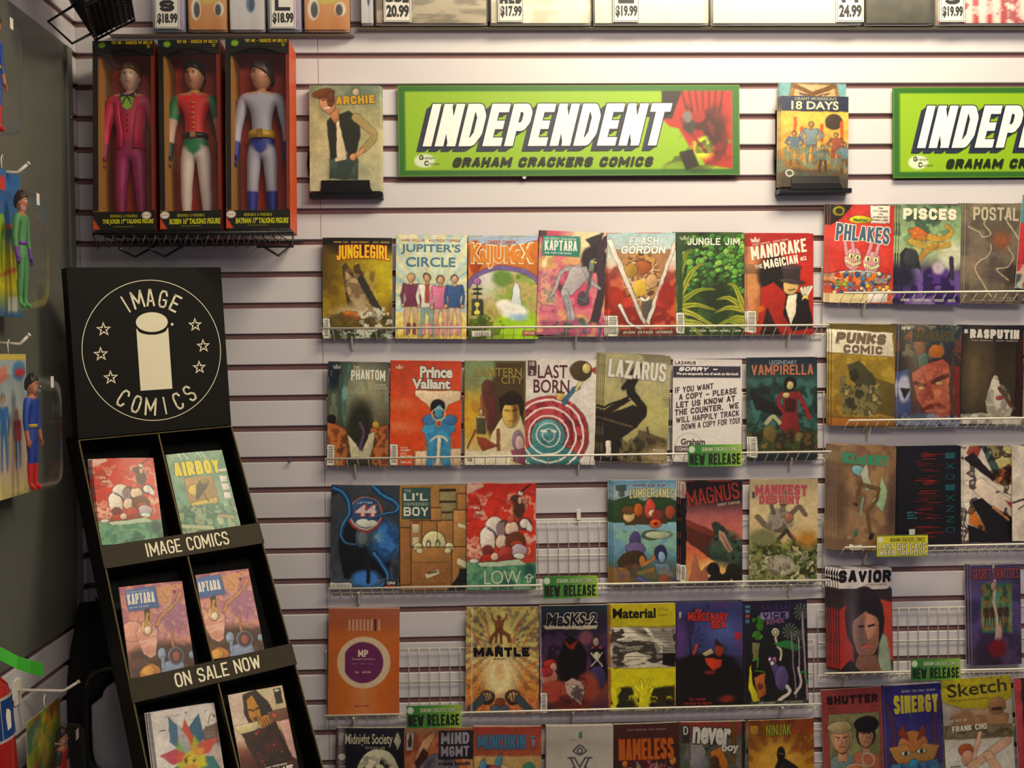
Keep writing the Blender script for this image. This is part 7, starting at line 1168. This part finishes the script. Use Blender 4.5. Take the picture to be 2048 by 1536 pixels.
# worn creases along edges
for x in (.0, DW): slab('edge_crease', x-.0012, x+.0012, .0, Lb, -.0012, .0005, CREASE)
slab('edge_crease', DW/2-.0016, DW/2+.0016, .003, Lb, -.0006, .0002, CREASE); MB().box((0, -.0012, -.001), (DW, .0006, .001)).build('edge_crease', CREASE, root)
def dplane(d): p = DB@(Vector((0, 0, 0))-dn_*d); n = (DB.to_3x3()@dn_); return p, n
def dcomic(label, px, art, n, behind=None, d=.035, off=(-.004, .001), **kw):
    p0, nn = dplane(d-.008); c = [onplane(*q, p0, nn) for q in px]
    return place_comic(label, c, art, n, off, 'comics in the black floor display', seed=int(px[0][0]), **kw)
def A_red():
    a = Art(); lowart(a); return a
def A_air():
    a = Art(bgc='6c9c84'); a.g('7ca088', '649478', '5c9080', '68947c', '88a078'); a.n(['4c8070', '90a888'], 6, .4, 5); a.r(.22, .48, .72, 1.02, 'a07c48'); a.e(.35, .72, .1, .1, 'c8b048'); a.p([(.25, .95), (.7, .9), (.72, 1.02), (.22, 1.02)], 'c8a848'); a.p([(.4, .65), (.5, .55), (.62, .6), (.56, .72), (.48, .78), (.38, .9), (.34, .88)], '3c3420'); a.e(.56, .58, .07, .05, '88702c'); a.l([(.5, .8), (.55, .95)], .03, '54402c'); a.r(.86, .36, 1, .42, 'ccc8c4')
    for y in (.5, .66, .82): a.r(.84, y, .97, y+.12, 'd4ccc8')
    a.n(['b8c0a0', '5c8c74', '3c6c5c', '90a484'], 6, .85, 12, box=(0, 1.0, 1, 1.5)); a.cv([(.0, 1.35), (.3, 1.4), (.5, 1.45)], .07, 'b4bc98'); a.sp(24, .012, ['1c2820'], seed=5, box=(.1, 1.0, .95, 1.3)); a.l([(.7, 1.25), (.9, 1.3)], .06, 'a89474')
    for x in (.2, .3, .55, .62): a.l([(x, 0), (x+.05, .12)], .02, 'e0e8e0', .6)
    a.t('AIRBOY', .08, .17, .8, .27, 'd8c818', '5c4c18', b=.08, rot=0, ow=.04); return a
def A_kap(cut=False):
    a = Art(bgc='c88070'); a.g('a83458', 'c0607c', 'c87c78', 'c07c70', '80404c', '5c3028'); a.n(['c88c60', 'b06c84', 'd89880', 'a05c7c'], 3.5, .8, 5, box=(0, .0, 1, 1.1)); a.e(.75, .55, .3, .28, 'a8748c', soft=.15, a=.7); a.n(['d8a084', '9c6484', 'c08098'], 9, .6, 9, box=(.45, .25, 1, 1.0)); a.e(.68, .2, .13, .16, 'd09070', soft=.04)
    a.cv([(.7, .12), (.8, .1), (.9, .05), (.95, .12)], .03, 'c89440'); a.cv([(.95, .2), (.8, .4), (.6, .55), (.5, .7)], .04, 'c88c50'); a.cv([(.65, .15), (.72, .3), (.66, .35)], .03, 'b08438'); a.e(.85, .17, .02, .03, '4c2c24')
    a.e(.5, 1.32, .55, .34, '48281c', soft=.14, a=.85); a.n(['3c2420', '6c4430'], 7, .6, 3, box=(0, 1.05, 1, 1.5)); a.e(.12, .75, .17, .17, 'e0a090'); a.p([(.17, .78), (.24, .68), (.4, .66), (.5, .78), (.48, .95), (.42, 1.18), (.33, 1.22), (.24, 1.15), (.19, .95)], 'e4ab98'); a.n(['e8b8a8', 'b87468'], 8, .5, 4, ell=(.33, .9, .16, .3), sy=2, sx=.5); a.e(.34, .72, .08, .12, 'd8a878'); a.e(.35, .76, .05, .07, 'e8d0c0'); a.p([(.34, .42), (.42, .4), (.4, .6), (.33, .58)], '3c2c30'); a.l([(.33, .68), (.38, .5)], .05, 'c89848')
    a.l([(.72, .8), (.7, 1.15)], .035, 'b87458'); a.e(.3, 1.44, .15, .12, 'd08028'); a.e(.28, 1.42, .1, .08, 'e0a048'); a.p([(.45, 1.5), (.5, 1.35), (.62, 1.3), (.82, 1.35), (.85, 1.5)], '8494b8'); a.e(.52, 1.18, .06, .1, '8898b8'); a.l([(.52, 1.25), (.5, 1.4)], .05, '8494b8'); a.e(.73, 1.24, .12, .14, '7c8cac'); a.e(.73, 1.24, .1, .12, '4c2c34'); a.e(.73, 1.25, .055, .08, '9c5450'); a.e(.97, 1.25, .04, .06, '8494b8')
    a.p([(.08, .06), (.55, .04), (.57, .4), (.1, .42)], '4868a8'); a.t('KAPTARA', .1, .13, .42, .18, 'e4dcd8', b=.08); a.t('CHIP ZDARSKY KAGAN MCLEOD', .1, .09, .34, .025, 'c8d0d8'); a.t('ONE FOR THE ROAD', .11, .35, .3, .025, 'd0d4dc')
    if cut:
        q = .18; k = int(q*96); a.C = a.C[:, k:]; a.nx = a.C.shape[1]; w_ = 1-k/96; a.asp = 1.5/w_; a.X = a.X[:, k:]; a.Y = a.Y[:, k:]
        a.T = [tuple([t[0], max(0, (t[1]-q)/w_), t[2]/w_, t[3]/w_, t[4]/w_]+list(t[5:])) for t in (('APTARA', .185, .13, .335, .18)+a.T[0][5:],)]
    return a
def A_flower():
    a = Art(bgc='d4ccc8'); a.n(['dcd4d0', 'c8c0c0'], 3, .6, 4); a.p([(.72, .5), (.8, .4), (1, .35), (1, .85), (.75, .8)], '6c5450', soft=.03); a.e(.85, .95, .25, .25, 'b8a8a4', soft=.1); a.sp(10, .01, ['3c3030'], seed=3, box=(.5, .1, 1, .45)); a.l([(.85, .35), (.9, .2), (1, .22)], .012, '4c4444')
    cx_, cy_ = .5, .88
    for (x, y, w_, c, c2) in ((.25, .12, .18, '2c5c7c', '70a030'), (.72, .15, .2, '285878', '98a820'), (.5, .2, .12, 'b8402c', 'c87830'), (.05, .75, .16, 'b0304c', 'c84830'), (.98, .62, .14, 'c04838', 'd09030'), (.2, 1.35, .22, '2c7454', 'a8b020'), (1.0, 1.25, .22, '2c6c70', 'c8b818'), (.45, 1.45, .16, 'b05028', 'c88c28'), (.38, .25, .1, 'a8a0a4', '8c9ca0')):
        mx, my = (x+cx_)/2, (y+cy_)/2; dx, dy = x-cx_, y-cy_; L_ = math.hypot(dx, dy); w_ *= 1.7; nx_, ny_ = -dy/L_*w_*.5, dx/L_*w_*.5
        a.p([(cx_, cy_), (mx+nx_, my+ny_), (x, y), (mx-nx_, my-ny_)], c, soft=.02); a.p([(cx_, cy_), (mx*.6+cx_*.4+nx_*.8, my*.6+cy_*.4+ny_*.8), (mx, my), (mx*.6+cx_*.4-nx_*.8, my*.6+cy_*.4-ny_*.8)], c2, soft=.05)
    a.e(cx_, cy_, .1, .1, 'c8b020', soft=.06); a.n(['2c2c18'], 16, .7, 8, ell=(cx_, cy_+.03, .1, .08), cut=(.55, 1)); a.t('CHAPTER', .78, .5, .15, .03, 'a88c84', b=0); a.t('THIRTY', .78, .55, .16, .035, 'b89c94', b=0); a.t('BRIAN K. VAUGHAN', .2, .1, .25, .03, 'a8a0a0', b=0); a.rule(.1, .33, .19, .345, '2c2428'); return a
def A_brown():
    a = Art(bgc='8c5c38'); a.g('c8b898', 'c0a888', 'c0a080', '5c1c0c', '2c100c'); a.e(.12, .35, .2, .5, 'd0b8a8', soft=.1); a.p([(.25, .05), (.5, 0), (.7, .3), (.75, .5), (.3, .6), (.22, .4)], '24140f'); a.p([(.3, .15), (.42, .08), (.5, .3), (.52, .5), (.38, .6), (.3, .45)], 'b07818'); a.l([(.3, .32), (.4, .35)], .03, '201008'); a.l([(.44, .33), (.52, .31)], .03, '201008'); a.p([(.36, .48), (.44, .46), (.42, .56)], '5c3410'); a.e(.6, .58, .14, .12, 'a8701c'); [a.l([(.5+.05*k, .5), (.52+.05*k, .64)], .015, '4c2408') for k in range(5)]; a.p([(.62, .42), (1, .4), (1, .62), (.7, .6)], '6c4438'); a.e(.75, .5, .04, .05, 'b84c20')
    a.p([(.1, .65), (.5, .68), (.75, .6), (.9, 1.25), (.95, 1.3), (.3, 1.35), (.2, 1.0)], '2c0c08'); a.n(['4c140c', '1c0808'], 6, .6, 6, ell=(.55, 1.0, .35, .38)); a.sp(9, .018, ['a03420'], seed=8, box=(.3, .7, .8, 1.3)); a.p([(.0, .55), (.45, .55), (.4, .68), (.1, .7)], 'd0c090'); a.p([(.8, .62), (1, .6), (1, 1.3), (.92, 1.25)], 'c0948c'); a.r(0, 1.38, 1, 1.5, '2c1814'); a.r(.82, .05, .95, .3, '2c2428'); a.e(.88, .08, .05, .02, 'd0c8b8'); a.t('DANIEL WAY ROBINSON', .2, 1.33, .6, .03, 'd8d0c0'); a.t('RAVE', .3, 1.38, .6, .11, 'd8d0c8', b=.05); return a
dcomic('red comic with a white armoured suit in the top left display pocket', [(181,914.7),(303.6,919),(332,1078),(204.6,1094)], A_red(), 5, off=(-.0012, .0015))
dcomic('green comic with yellow lettering in the top right display pocket', [(331.5,909.5),(443.7,900),(482,1053),(367,1070)], A_air(), 2, off=(.001, .001))
dcomic('pink and orange comic with a small astronaut, left copy in the display', [(231,1175),(364,1163.4),(391,1337),(269,1357)], A_kap(), 2, off=(-.001, .001))
dcomic('pink and orange comic with a small astronaut, right copy in the display', [(388,1152),(493.7,1137.5),(532,1302),(425,1318)], A_kap(True), 2, off=(.001, .001))
dcomic('white comic with a many-coloured flower in the lowest visible pocket', [(291,1428.7),(422,1404.7),(461,1576),(333,1600)], A_flower(), 6, off=(-.0014, .0008))
dcomic('brown comic with a long-haired yellow-faced figure', [(453,1392),(559.4,1370),(604,1540),(490,1564)], A_brown(), 2, off=(.001, .001))

# ------------------------------------------------------------------ grey chair back and black coat behind the display
r = tag(empty('office_chair', (-.46, -.28, 0)), 'chair with a grey fabric back standing behind the black display', 'chair')
p = onY(225, 1460, -.30)
mb = MB(); n = 20
def sq(a, hw, hh, e=.45): ca, sa = math.cos(a), math.sin(a); return (hw*math.copysign(abs(ca)**e, ca), hh*math.copysign(abs(sa)**e, sa))
C0 = Vector((p.x+.04, -.28, p.z+.005)); r.location = (C0.x, C0.y, 0)
rings = []
for y, s in ((-.030, .72), (-.034, .9), (-.02, 1.0), (0, 1.0)):
    rings.append([(sq(2*PI*i/28, .085*s*(.75 if math.sin(2*PI*i/28) > .3 else 1), .10*s)[0], y, C0.z+sq(2*PI*i/28, .09*s, .10*s)[1]) for i in range(28)])
mb.loft(rings); mb.build('back_cushion', mat('grey_fabric', '9a9ba6', .95, noise=.22, nscale=260, bump=.5), r, True)
mb = MB(); rings = []
for y, s in ((0, 1.04), (-.014, 1.12), (.0, 1.16), (.03, 1.1), (.036, .7)): rings.append([(sq(2*PI*i/28, .095*s, .105*s)[0], y+.002, C0.z+sq(2*PI*i/28, .095*s, .115*s)[1]) for i in range(28)])
mb.loft(rings); mb.build('back_shell', BLACKPL, r, True)
MB().cbox((-.02, 0, .38), (.02, .02, C0.z-.08), .004).build('back_post', BLACKPL, r)
mb = MB(); mb.cbox((-.13, -.12, .36), (.13, .1, .42), .015); mb.build('seat', mat('grey_fabric'), r); MB().tube([(0, 0, .36), (0, 0, .08)], .02, 10).build('gas_column', BLACKPL, r, True)
for k in range(5): a = 2*PI*k/5+.3; MB().tube([(0, 0, .08), (.11*math.cos(a), .11*math.sin(a), .05)], [.016, .01], 8).build('leg', BLACKPL, r, True); MB().ell((.11*math.cos(a), .11*math.sin(a), .0195), (.014, .014, .019), 10, 8).build('caster', BLACKPL, r, True)
# black coat hanging at the corner
def coat():
    mb = MB(); pc = onY(205, 1300, -.1); rings = []
    for j in range(13):
        t = j/12; z = onY(205, 1206, -.12).z-.006-t*.62; row = []
        for i in range(20):
            a = 2*PI*i/20; w_ = (.045+.055*min(1, t*3))*(1+.12*math.sin(3*a+5*t)+.06*math.sin(7*a)); d = .03+.03*min(1, t*3); row.append((w_*math.cos(a), d*math.sin(a)*(1+.15*math.sin(5*a)), z))
        rings.append(row)
    mb.loft(rings); o = mb.build('black_coat', mat('black_cloth', '0a0a0e', .9, noise=.3, nscale=60, bump=.4), None, True); o.location = (pc.x-.01, -.095, 0)
    tag(o, 'black coat hanging in the wall corner behind the display', 'coat'); MB().tube([(0, .09, rings[0][0][2]+.004), (0, 0, rings[0][0][2]+.004), (0, -.012, rings[0][0][2]+.015)], .003, 6).build('hanging_peg', WIREB, o, True)
coat()
# ------------------------------------------------------------------ toys hanging from the side wall
CARDM = PRINTM
def hook(label, py, y, xtip_px, tip=True):
    a = onY(xtip_px, py, y); x0 = XL+.001; L = a.x-x0
    o = tag(empty('peg_hook', (x0, y, a.z)), label, 'hook', 'white peg hooks on the side wall')
    MB().tube([(0, 0, 0), (L*.72, 0, -.004), (L*.78, 0, -.003), (L, 0, .014)], .0032, 8).build('rod', WIREW, o, True); MB().tube([(L, 0, .014), (L+.002, 0, .0155)], .0042, 8).build('end_cap', WIREW, o, True)
    MB().cbox((-.001, -.014, -.03), (.003, .014, .022), .001).build('wall_plate', WIREW, o); return a, L
def pack(label, tl, br, y, cardcols, dollargs, dl, bub, card2=None, hz=None):
    """a carded toy hanging from a hook: card in a plane facing +x, clear bubble towards the aisle"""
    A = onY(*tl, y); zt = A.z; zb = onY(*br, y).z; H_ = zt-zb; x = onY(tl[0], (tl[1]+br[1])/2, y).x; W_ = .17
    o = tag(empty('carded_toy', (x, y, zb)), label, 'toy pack', 'carded toys hanging on the side wall')
    a = Art(asp=H_/W_, nx=37); a.g(*cardcols[0]); asp = a.asp
    for op in cardcols[1]: getattr(a, op[0])(*op[1:])
    # card: local y from -W_ (near) to 0 (far); rotated so print faces +x and slightly to the viewer
    MB().box((-.0006, -W_, 0), (0, 0, H_)).build('card', PAPER, o)
    q = link('printed_face', art_mesh(a, W_, H_, m=CARDM, name='printed_face'), o); q.matrix_local = Matrix(((0, 0, 1, .0004), (1, 0, 0, -W_), (0, 1, 0, 0), (0, 0, 0, 1)))
    # bubble
    d, z0, z1 = bub; mb = MB(); rings = []
    for xx, s in ((.001, 1), (d*.85, .96), (d, .86)):
        cy_ = -W_*.42; cz_ = (z0+z1)/2*H_; hh_ = (z1-z0)/2*H_*s; ww = W_*.36*s; rings.append([(xx, cy_+sq(2*PI*i/24, ww, hh_, .35)[0], cz_+sq(2*PI*i/24, ww, hh_, .35)[1]) for i in range(24)])
    mb.loft(rings, caps=False); n = len(mb.v); mb.add([mb.v[i] for i in range(48, 72)], [tuple(range(24))]); mb.build('bubble', CLEAR, o, True)
    MB().box((d+.0008, -W_*.42-.004, (z1-.10)*H_), (d+.0014, -W_*.42+.010, (z1-.02)*H_)).build('price_sticker', mat('white_sticker', 'd8d0c8', .6), o)
    mb = MB(); mb.tube([(.002, -W_*.5, H_+.001), (.001, -W_*.5, H_+.02), (.0, -W_*.5+.008, H_+.028), (.0, -W_*.5+.012, H_+.018)], .0012, 6); mb.build('hang_loop', CLEAR if 0 else WIREW, o, True)
    # doll seen in profile
    dh = (z1-z0)*H_*.93
    D = put_doll('carded_doll', dl, 'dolls in bubble packs', (x+d*.5, y-W_*.42, zb+z0*H_+.035*dh), dh, rad(90)-.05, dollargs[0], dollargs[1], 0, 'down', dollargs[2] if len(dollargs) > 2 else None); D.scale = (.72, .72, 1)
    return o, x, zb, H_
# upper pack (mostly cut by the picture edge)
hook('white peg hook highest on the side wall', 341, -.52, 57)
hook('white peg hook in the middle of the side wall', 684, -.50, 58)
hook('white peg hook lowest on the side wall', 1377, -.42, 157)
YCARD = [('b8c830', '98b020', '2c6c9c', '2c6c9c')]
pack('blue and yellow carded toy holding the green suited figure', (42, 352), (42, 636), -.46, (('2860a0', '2c64a4', '2c68a0', 'c0b010', 'c8b818', '2c5c98'), [('p', [(0, .75), (1, .55), (1, .6), (0, .8)], 'c85c20'), ('p', [(0, 1.3), (1, 1.05), (1, 1.1), (0, 1.35)], 'c85c20'), ('r', .1, .08, .6, .24, 'c0342c'), ('r', .6, 1.45, .85, 1.62, 'b8b8b0'), ('fig', .4, .35, .95, 'c89070', '8cb020', '8cb020', '5c3018')]),
     (dict(torso='509058', upper='509058', lower='509058', glove='6c3ca0', hips='509058', thigh='509058', shin='509058', foot='58a060', neck='b86c4c', skin='b87050'), '38201c', belt('6c3ca0')), 'figure in a plain green suit with purple gloves', (.062, .03, .86))
pack('pale blue carded toy holding the blue and red figure', (54, 708), (54, 984), -.44, (('90a0a8', '98a8b0', 'a8b0b0', 'c8b8a0', 'd0b8a0', 'c8bc70'), [('r', 0, 0, 1, .07, 'c8b048'), ('p', [(0, .25), (.45, .12), (.5, .28), (.05, .42)], 'c87868'), ('e', .8, .2, .18, .12, '4878a0'), ('e', .82, .22, .14, .05, 'b02c38'), ('fig', .35, .45, .9, 'c89070', '3070b0', '3070b0', '2c2420'), ('fig', .72, .65, .7, 'c89070', 'a83c50', '3070b0', '2c2420')]),
     (dict(torso='1c40a0', upper='2048a8', lower='2048a8', glove='b8704c', hips='1c3c98', thigh='1c3c98', shin='d01c1c', foot='d01c1c', neck='b8704c', skin='b87858'), '14141a', belt('c0a020')), 'figure in a blue top and red boots', (.078, .02, .86))
pack('yellow carded toy holding the small red and green figure', (122, 1392), (122, 1640), -.36, (('98901c', '8c8c20', '788c28', '8c8420'), [('r', .55, .05, .95, .2, 'a82c2c'), ('p', [(0, .1), (.4, .02), (.4, .3), (0, .4)], '284c88'), ('e', .45, .8, .15, .4, '604838'), ('n', ['b8a020', '5c7c28', '803c28'], 4, .6, 5)]),
     (dict(torso='b81c24', upper='182c28', lower='b87858', glove='10241c', hips='182c24', thigh='c8a484', shin='c8a484', foot='183c28', neck='a8704c', skin='a8704c'), '1c1414', None), 'small figure in a red vest and dark sleeves', (.06, .02, .84))
# the pack cut off at the upper left corner
pack('carded toy at the upper left corner, cut by the picture edge', (-8, 20), (-8, 292), -.50, (('5c6c80', '4c5c70', '3c5068'), [('fig', .4, .4, .9, 'c89070', '2c50a0', 'b82c2c', '2c2420')]),
     (dict(torso='2048a0', upper='2048a0', lower='2048a0', glove='b8704c', hips='2048a0', thigh='2048a0', shin='c82420', foot='c82420', neck='b8704c', skin='b87050'), '241814', belt('c0a020')), 'figure in blue with red boots at the upper left corner', (.06, .03, .88))

# ------------------------------------------------------------------ fire extinguisher, lower left
p = onY(-14, 1440, -.86)
r = tag(empty('fire_extinguisher', (p.x-.012, -.86, p.z-.31)), 'red fire extinguisher with a blue and white pictogram band', 'extinguisher'); r.rotation_euler.y = -.07
RED = mat('red_enamel', 'a00c10', .3, noise=.04, coat=.4); R_ = .062; H_ = .385
mb = MB(); n = 40; prof = [(.0, 0), (.05, 0), (.062, .008), (.062, H_-.05), (.058, H_-.025), (.045, H_-.008), (.025, H_), (.014, H_+.004), (0, H_+.005)]
mb.loft([[(rr*math.cos(2*PI*i/n)+1e-6, rr*math.sin(2*PI*i/n), z) for i in range(n)] for rr, z in prof]); mb.build('cylinder', RED, r, True)
zc = .315
def band(z0, z1, rr, a0, a1, m, name, n=30):
    mb = MB(); mb.loft([[(rr*math.cos(rad(a0+(a1-a0)*i/n)), rr*math.sin(rad(a0+(a1-a0)*i/n)), z) for z in (z0, z1)] for i in range(n+1)], caps=False); return mb.build(name, m, r, True)
WS = mat('white_sticker', 'd8d0c8', .6); BL = mat('blue_label', '1c50a0', .45, noise=.03)
band(zc-.04, zc+.034, R_+.0004, -170, 40, WS, 'label_band')
for k in range(7):
    a0 = -165+29*k; band(zc-.035, zc+.029, R_+.0008, a0, a0+27, BL, 'label_panel', 8)
    mb = MB(); ac = a0+13.5
    def on(x, z): a = rad(ac)+x/R_; return ((R_+.0013)*math.cos(a), (R_+.0013)*math.sin(a), zc-.003+z)
    fl = [(-.006, -.02), (.006, -.02), (.009, -.006), (.006, .004), (.003, .018), (-.001, .006), (-.004, .012), (-.009, -.004)]
    cn = [(-.005, -.02), (.006, -.018), (.008, .008), (.003, .014), (-.004, .016), (-.007, .004)]
    sh_ = fl if k % 2 == 0 else cn; mb.add([on(*q) for q in sh_], [tuple(range(len(sh_)))]); mb.build('pictogram', WS, r)
MB().tube([(0, 0, H_), (0, 0, H_+.04)], .012, 12).build('valve', mat('steel', 'aaa', .3, metal=1), r, True)
MB().cbox((-.01, -.07, H_+.035), (.01, .02, H_+.045), .002).build('lever', BLACKPL, r); MB().cbox((-.009, -.06, H_+.052), (.009, .02, H_+.058), .002).build('carry_handle', BLACKPL, r)
MB().box((XL-r.location.x, -.02, .1), (-.061, .02, .13)).build('wall_bracket', WIREB, r)
# green paper tag
mb = MB(); P = [onY(-60, 1290, -.92), onY(0, 1310, -.92), onY(30, 1328, -.92), onY(58, 1336, -.92), onY(86, 1340, -.92)]; rows = []
for i, q in enumerate(P):
    t = i/4; rows.append([(q.x, q.y+.01*math.sin(3*t), q.z+.010), (q.x, q.y+.01*math.sin(3*t)-.004, q.z-.010), (q.x, q.y+.0006+.01*math.sin(3*t)-.004, q.z-.010), (q.x, q.y+.0006+.01*math.sin(3*t), q.z+.010)])
mb.loft(rows); o = mb.build('inspection_tag', mat('green_paper', '48c838', .6, noise=.06)); tag(o, 'bright green paper tag above the red cylinder', 'tag')
# ------------------------------------------------------------------ black wire basket, upper left
p = onY(222, 28, -.30)
r = tag(empty('wire_basket', (p.x, -.30, p.z), 0), 'black wire basket with a dark box hanging high on the side wall', 'basket')
r.rotation_euler = (.0, -.55, .25)
BW, BD, BH = .10, .24, .2; rods = []
for z in (0, .09, .18): MB().tube([(-BW/2, -BD/2, z), (BW/2, -BD/2, z), (BW/2, BD/2, z), (-BW/2, BD/2, z), (-BW/2, -BD/2, z)], .0025, 6).build('rim_wire', WIREB, r, True)
wv = MB().tube([(0, 0, 0), (0, 0, .18)], .0014, 5).mesh('upright_wire', WIREB, True)
for k in range(14):
    for s in (-1, 1): o = link('upright_wire', wv, r); o.location = (s*BW/2, -BD/2+BD*(k+.5)/14, 0)
for k in range(8):
    for s in (-1, 1): o = link('upright_wire', wv, r); o.location = (-BW/2+BW*(k+.5)/8, s*BD/2, 0)
wf = MB().tube([(0, -BD/2, 0), (0, BD/2, 0)], .0014, 5).mesh('floor_wire', WIREB, True)
for k in range(8): o = link('floor_wire', wf, r); o.location = (-BW/2+BW*(k+.5)/8, 0, 0)
wf2 = MB().tube([(-BW/2, 0, 0), (BW/2, 0, 0)], .0014, 5).mesh('floor_wire', WIREB, True)
for k in range(14): o = link('floor_wire', wf2, r); o.location = (0, -BD/2+BD*(k+.5)/14, 0)
MB().tube([(-BW/2, .0, .05), (-BW/2-.07, .02, .05), (-BW/2-.05, .06, -.0), (-BW/2, .06, .0)], .003, 8).build('mounting_loop', WIREB, r, True)
o = MB().cbox((-BW/2+.006, -BD/2+.006, .004), (BW/2-.006, BD/2-.006, .15), .004).build('dark_box', mat('black_box_print', '0e0c10', .35, noise=.3, nscale=30)); o.location = r.location; o.rotation_euler = r.rotation_euler; tag(o, 'dark cardboard box lying in the black wire basket', 'box')
